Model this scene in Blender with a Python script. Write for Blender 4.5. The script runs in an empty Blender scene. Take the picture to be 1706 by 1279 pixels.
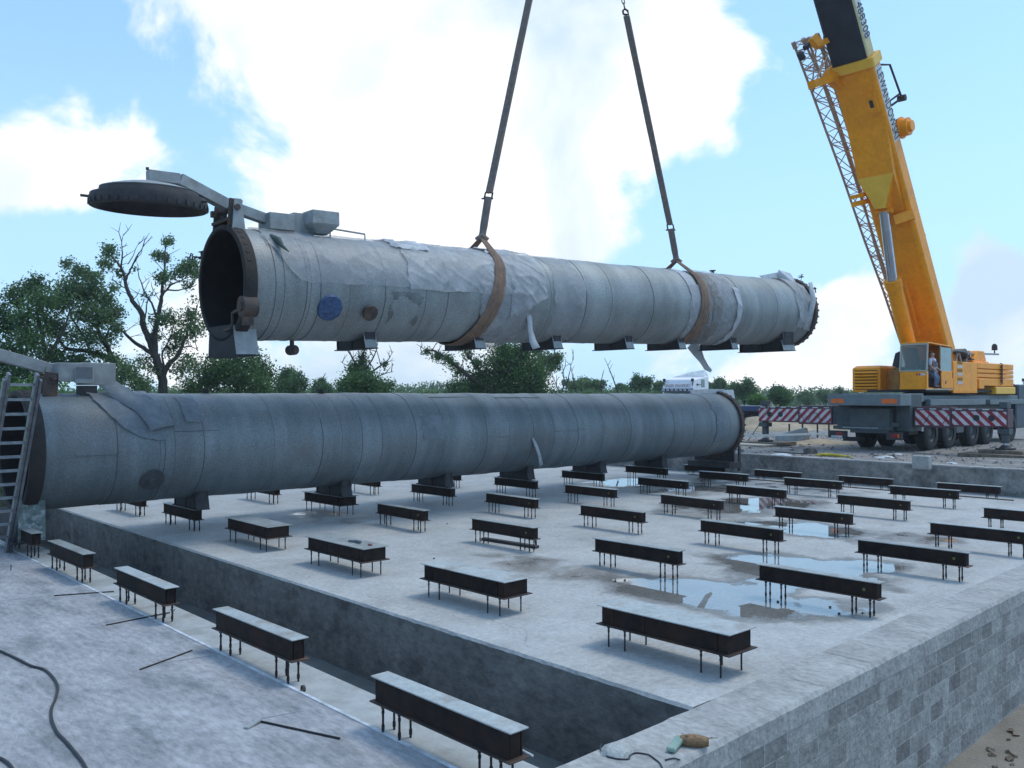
import bpy, bmesh, math, random
import numpy as np
from mathutils import Vector, Matrix, noise
random.seed(7); np.random.seed(7)
sc = bpy.context.scene
col = sc.collection
V = Vector
# ------------------------------------------------------------ camera
H = 2.9; FPX = 1463.0; PITCH = math.atan(17.5/FPX); HEAD = math.radians(47.2)
cd = bpy.data.cameras.new('camera'); cam = bpy.data.objects.new('camera', cd); col.objects.link(cam)
cam.location = (0, 0, H); cam.rotation_euler = (math.pi/2+PITCH, 0, HEAD-math.pi/2)
cd.sensor_width = 36; cd.lens = FPX/1706*36; cd.clip_end = 3000; cd.clip_start = .1
sc.camera = cam
CAM = V((0, 0, H))
FW = V((math.cos(HEAD)*math.cos(PITCH), math.sin(HEAD)*math.cos(PITCH), math.sin(PITCH)))
RT = V((math.sin(HEAD), -math.cos(HEAD), 0)); UP = RT.cross(FW)
def ray(px, py): return FW+RT*((px-853)/FPX)-UP*((py-639.5)/FPX)
def atz(px, py, z=0.): d = ray(px, py); return CAM+d*((z-H)/d.z)
def aty(px, py, y): d = ray(px, py); return CAM+d*(y/d.y)
def atx(px, py, x): d = ray(px, py); return CAM+d*(x/d.x)
def atd(px, py, dist): return CAM+ray(px, py)*dist
# ------------------------------------------------------------ light
SUN_EL, SUN_AZ = math.radians(64), math.radians(-25)
sd = bpy.data.lights.new('sun', 'SUN'); so = bpy.data.objects.new('sun', sd); col.objects.link(so)
sd.energy = 1.35; sd.angle = math.radians(16); sd.color = (1, .93, .80)
sdir = V((math.cos(SUN_EL)*math.cos(SUN_AZ), math.cos(SUN_EL)*math.sin(SUN_AZ), math.sin(SUN_EL)))
so.rotation_euler = sdir.to_track_quat('Z', 'Y').to_euler(); so.location = (0, 0, 60)
w = bpy.data.worlds.new('World'); sc.world = w; w.use_nodes = True
nt = w.node_tree; N = nt.nodes; Lk = nt.links
for n in list(N): N.remove(n)
def nd(t, **k):
    n = N.new(t)
    for a, b in k.items(): setattr(n, a, b)
    return n
def ma(op, a, b=None, c=None, clamp=False):
    n = N.new('ShaderNodeMath'); n.operation = op; n.use_clamp = clamp
    for i, x in enumerate((a, b, c)):
        if x is None: continue
        if isinstance(x, (int, float)): n.inputs[i].default_value = x
        else: Lk.new(x, n.inputs[i])
    return n.outputs[0]
sky = nd('ShaderNodeTexSky', sky_type='NISHITA', sun_disc=False)
sky.sun_elevation = SUN_EL; sky.sun_rotation = math.pi/2-SUN_AZ; sky.altitude = 0; sky.air_density = 1.0; sky.dust_density = 1.5; sky.ozone_density = 1.5
tc = nd('ShaderNodeTexCoord')
D = tc.outputs['Generated']
n1 = nd('ShaderNodeTexNoise'); n1.inputs['Scale'].default_value = 5.5; n1.inputs['Detail'].default_value = 9; n1.inputs['Roughness'].default_value = .58
n1.inputs['Distortion'].default_value = .35
Lk.new(D, n1.inputs['Vector'])
n2 = nd('ShaderNodeTexNoise'); n2.inputs['Scale'].default_value = 4.2; n2.inputs['Detail'].default_value = 7; n2.inputs['Roughness'].default_value = .5; n2.inputs['Distortion'].default_value = .3
Lk.new(D, n2.inputs['Vector'])
# where the clouds stand: (direction, half-angle in photo units, strength)
CL = [(440, 10, 190, .9), (620, 60, 260, 1.0), (850, 130, 290, 1.1), (1060, 60, 230, .9), (1180, 150, 110, .55), (700, 300, 170, .9), (560, 350, 90, .5), (860, 330, 120, .7),
      (1235, 70, 40, .3), (60, 250, 110, .8), (170, 270, 120, .9), (250, 240, 60, .4), (20, 320, 90, .5), (420, 430, 90, .35), (950, 400, 90, .45),
      (1440, 520, 100, .8), (1380, 590, 110, .5), (1660, 450, 110, 1.15), (1690, 540, 120, .85), (1600, 600, 120, .6), (1460, 480, 70, .6), (1500, 640, 160, .35),
      (650, 640, 260, .5), (900, 620, 300, .5), (300, 640, 300, .4), (1200, 640, 240, .4), (-300, 100, 300, .8), (2300, 200, 260, .7), (853, -900, 500, .6), (2000, -600, 300, .6), (-400, -700, 300, .6)]
acc = None
for px, py, r, s in CL:
    d = ray(px, py).normalized(); e = (ray(px+r, py).normalized()-d).length
    vm = nd('ShaderNodeVectorMath', operation='DISTANCE'); Lk.new(D, vm.inputs[0]); vm.inputs[1].default_value = d
    q = ma('MULTIPLY', ma('SUBTRACT', 1.0, ma('DIVIDE', vm.outputs['Value'], e*1.35), clamp=True), s)
    acc = q if acc is None else ma('ADD', acc, q)
m = ma('ADD', ma('MULTIPLY', ma('SUBTRACT', n1.outputs[0], .5), 3.3), ma('MULTIPLY', acc, 1.25))
mr = nd('ShaderNodeMapRange', interpolation_type='SMOOTHSTEP'); Lk.new(m, mr.inputs[0])
mr.inputs[1].default_value = .38; mr.inputs[2].default_value = .86; mr.inputs[4].default_value = .97
bl = nd('ShaderNodeMapRange'); Lk.new(n2.outputs[0], bl.inputs[0]); bl.inputs[1].default_value = .33; bl.inputs[2].default_value = .55
cc = nd('ShaderNodeMixRGB'); Lk.new(bl.outputs[0], cc.inputs[0]); cc.inputs[1].default_value = (.54, .68, .81, 1); cc.inputs[2].default_value = (.98, .985, 1.0, 1)
# thin high veil brightening towards the horizon
sx = nd('ShaderNodeSeparateXYZ'); Lk.new(D, sx.inputs[0])
hz = nd('ShaderNodeMapRange', interpolation_type='SMOOTHSTEP'); Lk.new(sx.outputs[2], hz.inputs[0])
hz.inputs[1].default_value = -.02; hz.inputs[2].default_value = .42; hz.inputs[3].default_value = .88; hz.inputs[4].default_value = .34
veil = nd('ShaderNodeMixRGB'); Lk.new(hz.outputs[0], veil.inputs[0])
skm = nd('ShaderNodeMixRGB', blend_type='MULTIPLY'); skm.inputs[0].default_value = 1; Lk.new(sky.outputs[0], skm.inputs[1]); skm.inputs[2].default_value = (.115, .172, .205, 1)
Lk.new(skm.outputs[0], veil.inputs[1]); veil.inputs[2].default_value = (.50, .755, 1.02, 1)
mx = nd('ShaderNodeMixRGB'); Lk.new(mr.outputs[0], mx.inputs[0]); Lk.new(veil.outputs[0], mx.inputs[1]); Lk.new(cc.outputs[0], mx.inputs[2])
bg = nd('ShaderNodeBackground'); Lk.new(mx.outputs[0], bg.inputs[0]); bg.inputs[1].default_value = 1.1
wo = nd('ShaderNodeOutputWorld'); Lk.new(bg.outputs[0], wo.inputs[0])
sc.view_settings.view_transform = 'Standard'; sc.view_settings.look = 'None'; sc.view_settings.exposure = .2; sc.view_settings.gamma = 1

# ------------------------------------------------------------ materials
MATS = {}
def mat(name, c1, c2=None, rough=.8, metal=0., scale=3., bump=0., bscale=40., dirt=None, dscale=1., damt=.5, stretch=(1, 1, 1), var=0., det=6, spec=.5, grain=None):
    if name in MATS: return MATS[name]
    m = bpy.data.materials.new(name); m.use_nodes = True; t = m.node_tree; n = t.nodes; l = t.links
    p = n['Principled BSDF']; p.inputs['Roughness'].default_value = rough; p.inputs['Metallic'].default_value = metal
    p.inputs['Specular IOR Level'].default_value = spec
    tc = n.new('ShaderNodeTexCoord'); mp = n.new('ShaderNodeMapping'); mp.inputs['Scale'].default_value = stretch
    l.new(tc.outputs['Object'], mp.inputs[0]); vec = mp.outputs[0]
    if var:
        oi = n.new('ShaderNodeObjectInfo'); cb = n.new('ShaderNodeVectorMath'); cb.operation = 'ADD'
        l.new(vec, cb.inputs[0]); sm = n.new('ShaderNodeMath'); sm.operation = 'MULTIPLY'; sm.inputs[1].default_value = 50
        l.new(oi.outputs['Random'], sm.inputs[0]); l.new(sm.outputs[0], cb.inputs[1]); vec = cb.outputs[0]
    if c2 is None: c2 = tuple(x*.75 for x in c1)
    no = n.new('ShaderNodeTexNoise'); no.inputs['Scale'].default_value = scale; no.inputs['Detail'].default_value = det; no.inputs['Roughness'].default_value = .6
    l.new(vec, no.inputs[0])
    r = n.new('ShaderNodeMapRange'); r.inputs[1].default_value = .35; r.inputs[2].default_value = .65; l.new(no.outputs[0], r.inputs[0])
    mi = n.new('ShaderNodeMixRGB'); l.new(r.outputs[0], mi.inputs[0]); mi.inputs[1].default_value = (*c1, 1); mi.inputs[2].default_value = (*c2, 1)
    out = mi.outputs[0]
    if dirt:
        d = n.new('ShaderNodeTexNoise'); d.inputs['Scale'].default_value = dscale; d.inputs['Detail'].default_value = 8; d.inputs['Roughness'].default_value = .65
        l.new(vec, d.inputs[0]); dr = n.new('ShaderNodeMapRange'); dr.inputs[1].default_value = .5; dr.inputs[2].default_value = .68; dr.inputs[4].default_value = damt
        l.new(d.outputs[0], dr.inputs[0]); m2 = n.new('ShaderNodeMixRGB'); l.new(dr.outputs[0], m2.inputs[0]); l.new(out, m2.inputs[1]); m2.inputs[2].default_value = (*dirt, 1); out = m2.outputs[0]
    if grain:
        g = n.new('ShaderNodeTexNoise'); g.inputs['Scale'].default_value = grain[0]; g.inputs['Detail'].default_value = 8; g.inputs['Roughness'].default_value = .72; l.new(vec, g.inputs[0])
        gr = n.new('ShaderNodeMapRange'); l.new(g.outputs[0], gr.inputs[0]); gr.inputs[1].default_value = .36; gr.inputs[2].default_value = .64; gr.inputs[3].default_value = 1-grain[1]; gr.inputs[4].default_value = 1+grain[1]*.6
        gm = n.new('ShaderNodeMixRGB'); gm.blend_type = 'MULTIPLY'; gm.inputs[0].default_value = 1; l.new(out, gm.inputs[1]); l.new(gr.outputs[0], gm.inputs[2]); out = gm.outputs[0]
    if var:
        vr = n.new('ShaderNodeMapRange'); l.new(oi.outputs['Random'], vr.inputs[0]); vr.inputs[3].default_value = .72; vr.inputs[4].default_value = 1.12
        vm_ = n.new('ShaderNodeMixRGB'); vm_.blend_type = 'MULTIPLY'; vm_.inputs[0].default_value = 1; l.new(out, vm_.inputs[1]); l.new(vr.outputs[0], vm_.inputs[2]); out = vm_.outputs[0]
    l.new(out, p.inputs['Base Color'])
    if bump:
        b = n.new('ShaderNodeBump'); b.inputs['Strength'].default_value = bump; b.inputs['Distance'].default_value = .02
        bn = n.new('ShaderNodeTexNoise'); bn.inputs['Scale'].default_value = bscale; bn.inputs['Detail'].default_value = 6; l.new(vec, bn.inputs[0])
        l.new(bn.outputs[0], b.inputs['Height']); l.new(b.outputs[0], p.inputs['Normal'])
    m['vec'] = 0
    MATS[name] = m; return m

# ------------------------------------------------------------ mesh builder
class MB:
    def __init__(s): s.v = []; s.f = []
    def add(s, vs, fs, M=None):
        o = len(s.v)
        s.v += [tuple(M @ V(p)) if M else tuple(p) for p in vs]; s.f += [tuple(i+o for i in f) for f in fs]; return s
    def box(s, c, d, M=None, taper=1.):
        x, y, z = d[0]/2, d[1]/2, d[2]/2; cx, cy, cz = c; t = taper
        vs = [(cx+a*x*(t if e > 0 else 1), cy+b*y*(t if e > 0 else 1), cz+e*z) for e in (-1, 1) for a, b in ((-1, -1), (1, -1), (1, 1), (-1, 1))]
        return s.add(vs, [(3, 2, 1, 0), (4, 5, 6, 7), (0, 1, 5, 4), (1, 2, 6, 5), (2, 3, 7, 6), (3, 0, 4, 7)], M)
    def bx(s, a, b, M=None): return s.box([(a[i]+b[i])/2 for i in range(3)], [abs(b[i]-a[i]) for i in range(3)], M)
    def tube(s, pts, rs, n=8, cap=True, M=None):
        pts = [V(p) for p in pts]
        if isinstance(rs, (int, float)): rs = [rs]*len(pts)
        t0 = (pts[1]-pts[0]).normalized(); u = t0.orthogonal().normalized(); vs = []; fs = []
        for i, p in enumerate(pts):
            t = (pts[min(i+1, len(pts)-1)]-pts[max(i-1, 0)]).normalized()
            u = (u-t*u.dot(t)); u = u.normalized() if u.length > 1e-6 else t.orthogonal().normalized(); b = t.cross(u)
            for k in range(n):
                a = 2*math.pi*k/n; vs.append(p+(u*math.cos(a)+b*math.sin(a))*rs[i])
        for i in range(len(pts)-1):
            for k in range(n): fs.append((i*n+k, i*n+(k+1) % n, (i+1)*n+(k+1) % n, (i+1)*n+k))
        if cap: fs.append(tuple(range(n))[::-1]); fs.append(tuple((len(pts)-1)*n+k for k in range(n)))
        return s.add(vs, fs, M)
    def bar(s, a, b, wd, th, up=(0, 0, 1), M=None):
        a, b = V(a), V(b); t = (b-a).normalized(); u = V(up); sd_ = t.cross(u).normalized() if t.cross(u).length > 1e-4 else t.orthogonal().normalized(); u = sd_.cross(t)
        vs = [p+sd_*i*wd/2+u*j*th/2 for p in (a, b) for i, j in ((-1, -1), (1, -1), (1, 1), (-1, 1))]
        return s.add(vs, [(0, 1, 2, 3), (7, 6, 5, 4), (0, 4, 5, 1), (1, 5, 6, 2), (2, 6, 7, 3), (3, 7, 4, 0)], M)
    def prism(s, poly, h, M=None):
        n = len(poly); vs = [(x, y, 0) for x, y in poly]+[(x, y, h) for x, y in poly]
        return s.add(vs, [tuple(range(n))[::-1], tuple(range(n, 2*n))]+[(i, (i+1) % n, (i+1) % n+n, i+n) for i in range(n)], M)
    def lathe(s, prof, n=48, M=None, close=False, fn=None):
        vs = []; fs = []                                  # prof: (x, r) about local x
        for i, (x, r) in enumerate(prof):
            for k in range(n):
                a = 2*math.pi*k/n; rr = r+(fn(x, a) if fn else 0); vs.append((x, math.sin(a)*rr, math.cos(a)*rr))
        m_ = len(prof)
        for i in range(m_-1 if not close else m_):
            j = (i+1) % m_
            for k in range(n): fs.append((i*n+k, i*n+(k+1) % n, j*n+(k+1) % n, j*n+k))
        return s.add(vs, fs, M)
    def build(s, name, m, parent=None, smooth=0, bevel=0, M=None):
        me = bpy.data.meshes.new(name); me.from_pydata(s.v, [], s.f); me.update()
        bm = bmesh.new(); bm.from_mesh(me); bmesh.ops.recalc_face_normals(bm, faces=bm.faces); bm.to_mesh(me); bm.free()
        if smooth:
            me.polygons.foreach_set('use_smooth', [True]*len(me.polygons)); me.set_sharp_from_angle(angle=math.radians(smooth))
        o = bpy.data.objects.new(name, me); col.objects.link(o)
        for q in (m if isinstance(m, (list, tuple)) else [m]): me.materials.append(q)
        if parent: o.parent = parent
        if M is not None: o.matrix_local = M
        if bevel:
            b = o.modifiers.new('bevel', 'BEVEL'); b.width = bevel; b.segments = 1; b.limit_method = 'ANGLE'; b.angle_limit = math.radians(50)
        return o
def split(o, name=None):
    """every loose piece of a mesh becomes an object of its own under the same parent"""
    me = o.data; n = len(me.vertices); par = list(range(n))
    def find(a):
        while par[a] != a: par[a] = par[par[a]]; a = par[a]
        return a
    for e in me.edges: par[find(e.vertices[0])] = find(e.vertices[1])
    grp = {}
    for p in me.polygons: grp.setdefault(find(p.vertices[0]), []).append(p)
    name = name or o.name.split('.')[0]; sm = me.polygons[0].use_smooth
    for ps in grp.values():
        idx = {}; vs = []; fs = []
        for p in ps:
            f = []
            for v in p.vertices:
                if v not in idx: idx[v] = len(vs); vs.append(tuple(me.vertices[v].co))
                f.append(idx[v])
            fs.append(f)
        m2 = bpy.data.meshes.new(name); m2.from_pydata(vs, [], fs); m2.update(); m2.materials.append(me.materials[0])
        if sm: m2.polygons.foreach_set('use_smooth', [True]*len(fs)); m2.set_sharp_from_angle(angle=math.radians(40))
        q = bpy.data.objects.new(name, m2); col.objects.link(q); q.parent = o.parent; q.matrix_local = o.matrix_local.copy()
    bpy.data.objects.remove(o)
def tag(o, label=None, cat=None, group=None, kind=None):
    if label: o['label'] = label
    if cat: o['category'] = cat
    if group: o['group'] = group
    if kind: o['kind'] = kind
    return o
def empty(name, M, *a, **k):
    o = bpy.data.objects.new(name, None); col.objects.link(o)
    o.matrix_world = M if isinstance(M, Matrix) else Matrix.Translation(M); o.empty_display_size = .3
    if a or k: tag(o, *a, **k)
    return o
def children(o): return [c for c in col.objects if c.parent == o]
def fn3(x, y, z=0, s=1.): return noise.noise(V((x*s, y*s, z*s)))

# ------------------------------------------------------------ concrete with standing water
def slab_material(name, blobs, c1, c2, rimcol, frost=None):
    m = mat(name, c1, c2, rough=.85, scale=1.3, det=9, bump=.5, bscale=18, dirt=rimcol, dscale=.55, damt=.45)
    t = m.node_tree; n = t.nodes; l = t.links; p = n['Principled BSDF']; base = p.inputs['Base Color'].links[0].from_socket
    geo = n.new('ShaderNodeNewGeometry'); nn = n.new('ShaderNodeTexNoise'); nn.inputs['Scale'].default_value = .9; nn.inputs['Detail'].default_value = 7; nn.inputs['Roughness'].default_value = .62
    l.new(geo.outputs['Position'], nn.inputs[0])
    def mth(op, a, b, clamp=False):
        q = n.new('ShaderNodeMath'); q.operation = op; q.use_clamp = clamp
        for i, x in enumerate((a, b)):
            if isinstance(x, (int, float)): q.inputs[i].default_value = x
            else: l.new(x, q.inputs[i])
        return q.outputs[0]
    # coarse grain
    g = n.new('ShaderNodeTexNoise'); g.inputs['Scale'].default_value = 14; g.inputs['Detail'].default_value = 8; g.inputs['Roughness'].default_value = .7; l.new(geo.outputs['Position'], g.inputs[0])
    gr = n.new('ShaderNodeMapRange'); l.new(g.outputs[0], gr.inputs[0]); gr.inputs[1].default_value = .3; gr.inputs[2].default_value = .7; gr.inputs[3].default_value = .74; gr.inputs[4].default_value = 1.14
    gm = n.new('ShaderNodeMixRGB'); gm.blend_type = 'MULTIPLY'; gm.inputs[0].default_value = 1; l.new(base, gm.inputs[1]); l.new(gr.outputs[0], gm.inputs[2]); base = gm.outputs[0]
    for sc_, lo, hi, a_, b_ in ((55, .3, .7, .82, 1.12), (2.6, .35, .62, .80, 1.06)):
        g2 = n.new('ShaderNodeTexNoise'); g2.inputs['Scale'].default_value = sc_; g2.inputs['Detail'].default_value = 6; g2.inputs['Roughness'].default_value = .7; l.new(geo.outputs['Position'], g2.inputs[0])
        q2 = n.new('ShaderNodeMapRange'); l.new(g2.outputs[0], q2.inputs[0]); q2.inputs[1].default_value = lo; q2.inputs[2].default_value = hi; q2.inputs[3].default_value = a_; q2.inputs[4].default_value = b_
        m3 = n.new('ShaderNodeMixRGB'); m3.blend_type = 'MULTIPLY'; m3.inputs[0].default_value = 1; l.new(base, m3.inputs[1]); l.new(q2.outputs[0], m3.inputs[2]); base = m3.outputs[0]
    # hairline cracks
    vo = n.new('ShaderNodeTexVoronoi'); vo.feature = 'DISTANCE_TO_EDGE'; vo.inputs['Scale'].default_value = .22; dn = n.new('ShaderNodeTexNoise'); dn.inputs['Scale'].default_value = 1.3; dn.inputs['Detail'].default_value = 8; l.new(geo.outputs['Position'], dn.inputs[0])
    va = n.new('ShaderNodeVectorMath'); va.operation = 'MULTIPLY_ADD'; l.new(dn.outputs['Color'], va.inputs[0]); va.inputs[1].default_value = (.9, .9, .9); l.new(geo.outputs['Position'], va.inputs[2]); l.new(va.outputs[0], vo.inputs['Vector'])
    cr = n.new('ShaderNodeMapRange'); l.new(vo.outputs['Distance'], cr.inputs[0]); cr.inputs[1].default_value = 0; cr.inputs[2].default_value = .0016; cr.inputs[3].default_value = .62; cr.inputs[4].default_value = 1
    m4 = n.new('ShaderNodeMixRGB'); m4.blend_type = 'MULTIPLY'; m4.inputs[0].default_value = 1; l.new(base, m4.inputs[1]); l.new(cr.outputs[0], m4.inputs[2]); base = m4.outputs[0]
    acc = None
    for cx, cy, rx, ry, st in blobs:
        mp = n.new('ShaderNodeMapping'); mp.vector_type = 'POINT'; mp.inputs['Location'].default_value = (-cx/rx, -cy/ry, 0); mp.inputs['Scale'].default_value = (1/rx, 1/ry, 0)
        l.new(geo.outputs['Position'], mp.inputs[0]); ln = n.new('ShaderNodeVectorMath'); ln.operation = 'LENGTH'; l.new(mp.outputs[0], ln.inputs[0])
        q = mth('MULTIPLY', mth('SUBTRACT', 1.5, ln.outputs['Value'], True), st); acc = q if acc is None else mth('MAXIMUM', acc, q)
    f = mth('ADD', acc, mth('MULTIPLY', mth('SUBTRACT', nn.outputs[0], .5), 1.5))
    wet = n.new('ShaderNodeMapRange'); wet.interpolation_type = 'SMOOTHSTEP'; l.new(f, wet.inputs[0]); wet.inputs[1].default_value = .22; wet.inputs[2].default_value = .5
    wat = n.new('ShaderNodeMapRange'); l.new(f, wat.inputs[0]); wat.inputs[1].default_value = .50; wat.inputs[2].default_value = .62
    mi = n.new('ShaderNodeMixRGB'); mi.blend_type = 'MULTIPLY'; l.new(wet.outputs[0], mi.inputs[0]); l.new(base, mi.inputs[1]); mi.inputs[2].default_value = (.50, .48, .46, 1)
    l.new(mi.outputs[0], p.inputs['Base Color'])
    rr = n.new('ShaderNodeMapRange'); l.new(wat.outputs[0], rr.inputs[0]); rr.inputs[3].default_value = .85; rr.inputs[4].default_value = .015
    rr2 = mth('SUBTRACT', rr.outputs[0], mth('MULTIPLY', mth('MULTIPLY', wet.outputs[0], mth('SUBTRACT', 1, wat.outputs[0])), .45)); l.new(rr2, p.inputs['Roughness'])
    l.new(mth('MULTIPLY', wat.outputs[0], .25), p.inputs['Coat Weight']); p.inputs['Coat Roughness'].default_value = .01; p.inputs['Coat IOR'].default_value = 1.6
    bmp = [x for x in n if x.type == 'BUMP'][0]; l.new(mth('MULTIPLY', mth('SUBTRACT', 1, wat.outputs[0]), .5), bmp.inputs['Strength'])
    if frost:
        pass
    return m
def pd(px0, py0, px1, py1, st=1., k=1.):   # puddle given by two opposite ends in photo pixels, turned into a ground ellipse
    a, b = atz(px0, py0), atz(px1, py1); c = (a+b)/2
    return (c.x, c.y, max(abs(a.x-b.x)/2*k, .35), max(abs(a.y-b.y)/2*k, .35), st)
puddles = []
def P(px, py, rx, ry, st=1.): q = atz(px, py); puddles.append((q.x, q.y, rx, ry, st))
P(1180, 990, 1.0, 1.5, .95); P(1330, 948, 1.1, 1.6, .95); P(1420, 945, 1.0, .8, .8); P(1390, 1010, .8, .8, .62); P(1080, 975, .7, .9, .6); P(1270, 975, .9, .7, .7)
P(1280, 838, 1.4, 1.3, 1.); P(1330, 880, 1.1, 1.6, .85); P(1200, 846, 1.8, 1.6, .7); P(1480, 893, 1.3, 1.6, .45); P(1050, 803, 1.6, 1.3, .95)
P(1150, 812, 2.5, 2.4, .55); P(890, 940, .8, 1.2, .48); P(970, 955, .8, 1.0, .42); P(1330, 815, 2.6, 2.2, .5); P(508, 855, .5, .4, .55); P(540, 862, 1.1, 1.4, .30); P(1250, 800, 3, 3, .45)
M_SLAB = slab_material('concrete_slab_wet', puddles, (.50, .49, .475), (.41, .402, .39), (.28, .265, .25))
M_FORE = mat('concrete_frosted', (.38, .372, .385), (.26, .256, .268), rough=.9, scale=1.6, det=12, bump=.7, bscale=14, dirt=(.13, .145, .15), dscale=1.9, damt=.75, stretch=(1.35, .45, 1), grain=(13, .28))
M_LEDGE = mat('concrete_ledge', (.40, .40, .39), (.31, .31, .30), rough=.9, scale=3, det=9, bump=.5, bscale=20, dirt=(.2, .19, .17), dscale=1.3, damt=.7)
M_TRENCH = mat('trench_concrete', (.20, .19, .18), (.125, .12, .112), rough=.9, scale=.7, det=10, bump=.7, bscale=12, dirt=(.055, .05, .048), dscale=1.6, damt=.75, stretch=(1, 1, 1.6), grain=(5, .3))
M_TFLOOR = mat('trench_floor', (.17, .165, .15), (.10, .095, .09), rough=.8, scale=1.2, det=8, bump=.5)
def block_material():
    m = mat('concrete_block_wall', (.33, .322, .31), (.24, .235, .225), rough=.95, scale=2.0, det=10, bump=.8, bscale=16, dirt=(.11, .105, .10), dscale=1.3, damt=.35, grain=(10, .25))
    t = m.node_tree; n = t.nodes; l = t.links; p = n['Principled BSDF']; base = p.inputs['Base Color'].links[0].from_socket
    tc = n.new('ShaderNodeTexCoord'); sx = n.new('ShaderNodeSeparateXYZ'); l.new(tc.outputs['Object'], sx.inputs[0])
    ad = n.new('ShaderNodeMath'); ad.operation = 'ADD'; l.new(sx.outputs[0], ad.inputs[0]); l.new(sx.outputs[1], ad.inputs[1])
    cb = n.new('ShaderNodeCombineXYZ'); l.new(ad.outputs[0], cb.inputs[0]); l.new(sx.outputs[2], cb.inputs[1])
    br = n.new('ShaderNodeTexBrick'); l.new(cb.outputs[0], br.inputs[0]); br.inputs['Scale'].default_value = 1.; br.inputs['Brick Width'].default_value = .42; br.inputs['Row Height'].default_value = .21
    br.inputs['Mortar Size'].default_value = .008; br.inputs['Color1'].default_value = (1.2, 1.2, 1.2, 1); br.inputs['Color2'].default_value = (.50, .48, .49, 1); br.inputs['Mortar'].default_value = (1.4, 1.4, 1.4, 1); br.inputs['Bias'].default_value = -.25
    wn = n.new('ShaderNodeTexNoise'); wn.inputs['Scale'].default_value = .5; l.new(tc.outputs['Object'], wn.inputs[0])
    wr = n.new('ShaderNodeMapRange'); l.new(wn.outputs[0], wr.inputs[0]); wr.inputs[1].default_value = .42; wr.inputs[2].default_value = .6; wr.inputs[3].default_value = .6; wr.inputs[4].default_value = 1.
    mm = n.new('ShaderNodeMixRGB'); mm.blend_type = 'MULTIPLY'; l.new(wr.outputs[0], mm.inputs[0]); l.new(base, mm.inputs[1]); l.new(br.outputs[0], mm.inputs[2]); l.new(mm.outputs[0], p.inputs['Base Color'])
    b0 = [x for x in n if x.type == 'BUMP'][0]; b1 = n.new('ShaderNodeBump'); b1.inputs['Strength'].default_value = .8; b1.inputs['Distance'].default_value = .012; b1.invert = True
    l.new(br.outputs['Fac'], b1.inputs['Height']); l.new(b0.outputs[0], b1.inputs['Normal']); l.new(b1.outputs[0], p.inputs['Normal'])
    return m
M_BLOCK = block_material()
M_COPING = mat('wall_top_render', (.42, .41, .395), (.29, .283, .275), rough=.95, scale=1.6, det=10, bump=.7, bscale=14, dirt=(.25, .235, .22), dscale=.9, damt=.65, stretch=(1.1, .6, 1), grain=(14, .26))
M_GRAVEL = mat('gravel_ground', (.26, .24, .225), (.17, .155, .145), rough=1, scale=6, det=12, bump=1., bscale=25, dirt=(.16, .14, .12), dscale=.35, damt=.6)
M_DIRT = mat('brown_dirt', (.30, .23, .17), (.19, .14, .10), rough=1, scale=4, det=12, bump=1., bscale=18, dirt=(.12, .10, .07), dscale=1.2, damt=.6)

# ------------------------------------------------------------ setting
GZ = .62
def sheet(name, xs, ys, fz, m, label=None, jit=0):
    mb = MB(); nx, ny = len(xs), len(ys)
    mb.v = [(x, y, fz(x, y)) for x in xs for y in ys]
    mb.f = [(i*ny+j, (i+1)*ny+j, (i+1)*ny+j+1, i*ny+j+1) for i in range(nx-1) for j in range(ny-1)]
    o = mb.build(name, m, smooth=40); o['kind'] = 'structure'; return o
def gfar(x, y):
    z = GZ
    if x < 29.5 and y < 26.5: z = -1.7
    else:
        k = min(1, max(0, (x-30)/3)) if y < 26 else 1
        z += .05*fn3(x, y, 0, .35)*k+.03*fn3(x, y, 3, 1.6)*k
        d = math.hypot(x, y)
        if d > 70: z += -min(d-70, 200)*.004
    if y < 4.3 and x < 40: z = min(z, -1.45+max(0, (x-24))*.12+.07*fn3(x, y, 5, .7)+.03*fn3(x, y, 8, 2.5))
    return z
xs = [-900, -300, -100, -40, -20, -10, -5, 0]+[i*.6 for i in range(1, 49)]+[29.45, 29.55]+[30+i*.55 for i in range(55)]+[62, 66, 72, 80, 90, 105, 130, 170, 240, 400, 900]
ys = [-900, -300, -100, -40, -20, -10, -5, -2, 0, 1, 2, 3, 3.5, 4.0, 4.25, 4.35]+[5+i*.6 for i in range(35)]+[26.45, 26.55]+[27.5+i*.9 for i in range(20)]+[48, 55, 65, 80, 100, 130, 180, 260, 450, 900]
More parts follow.
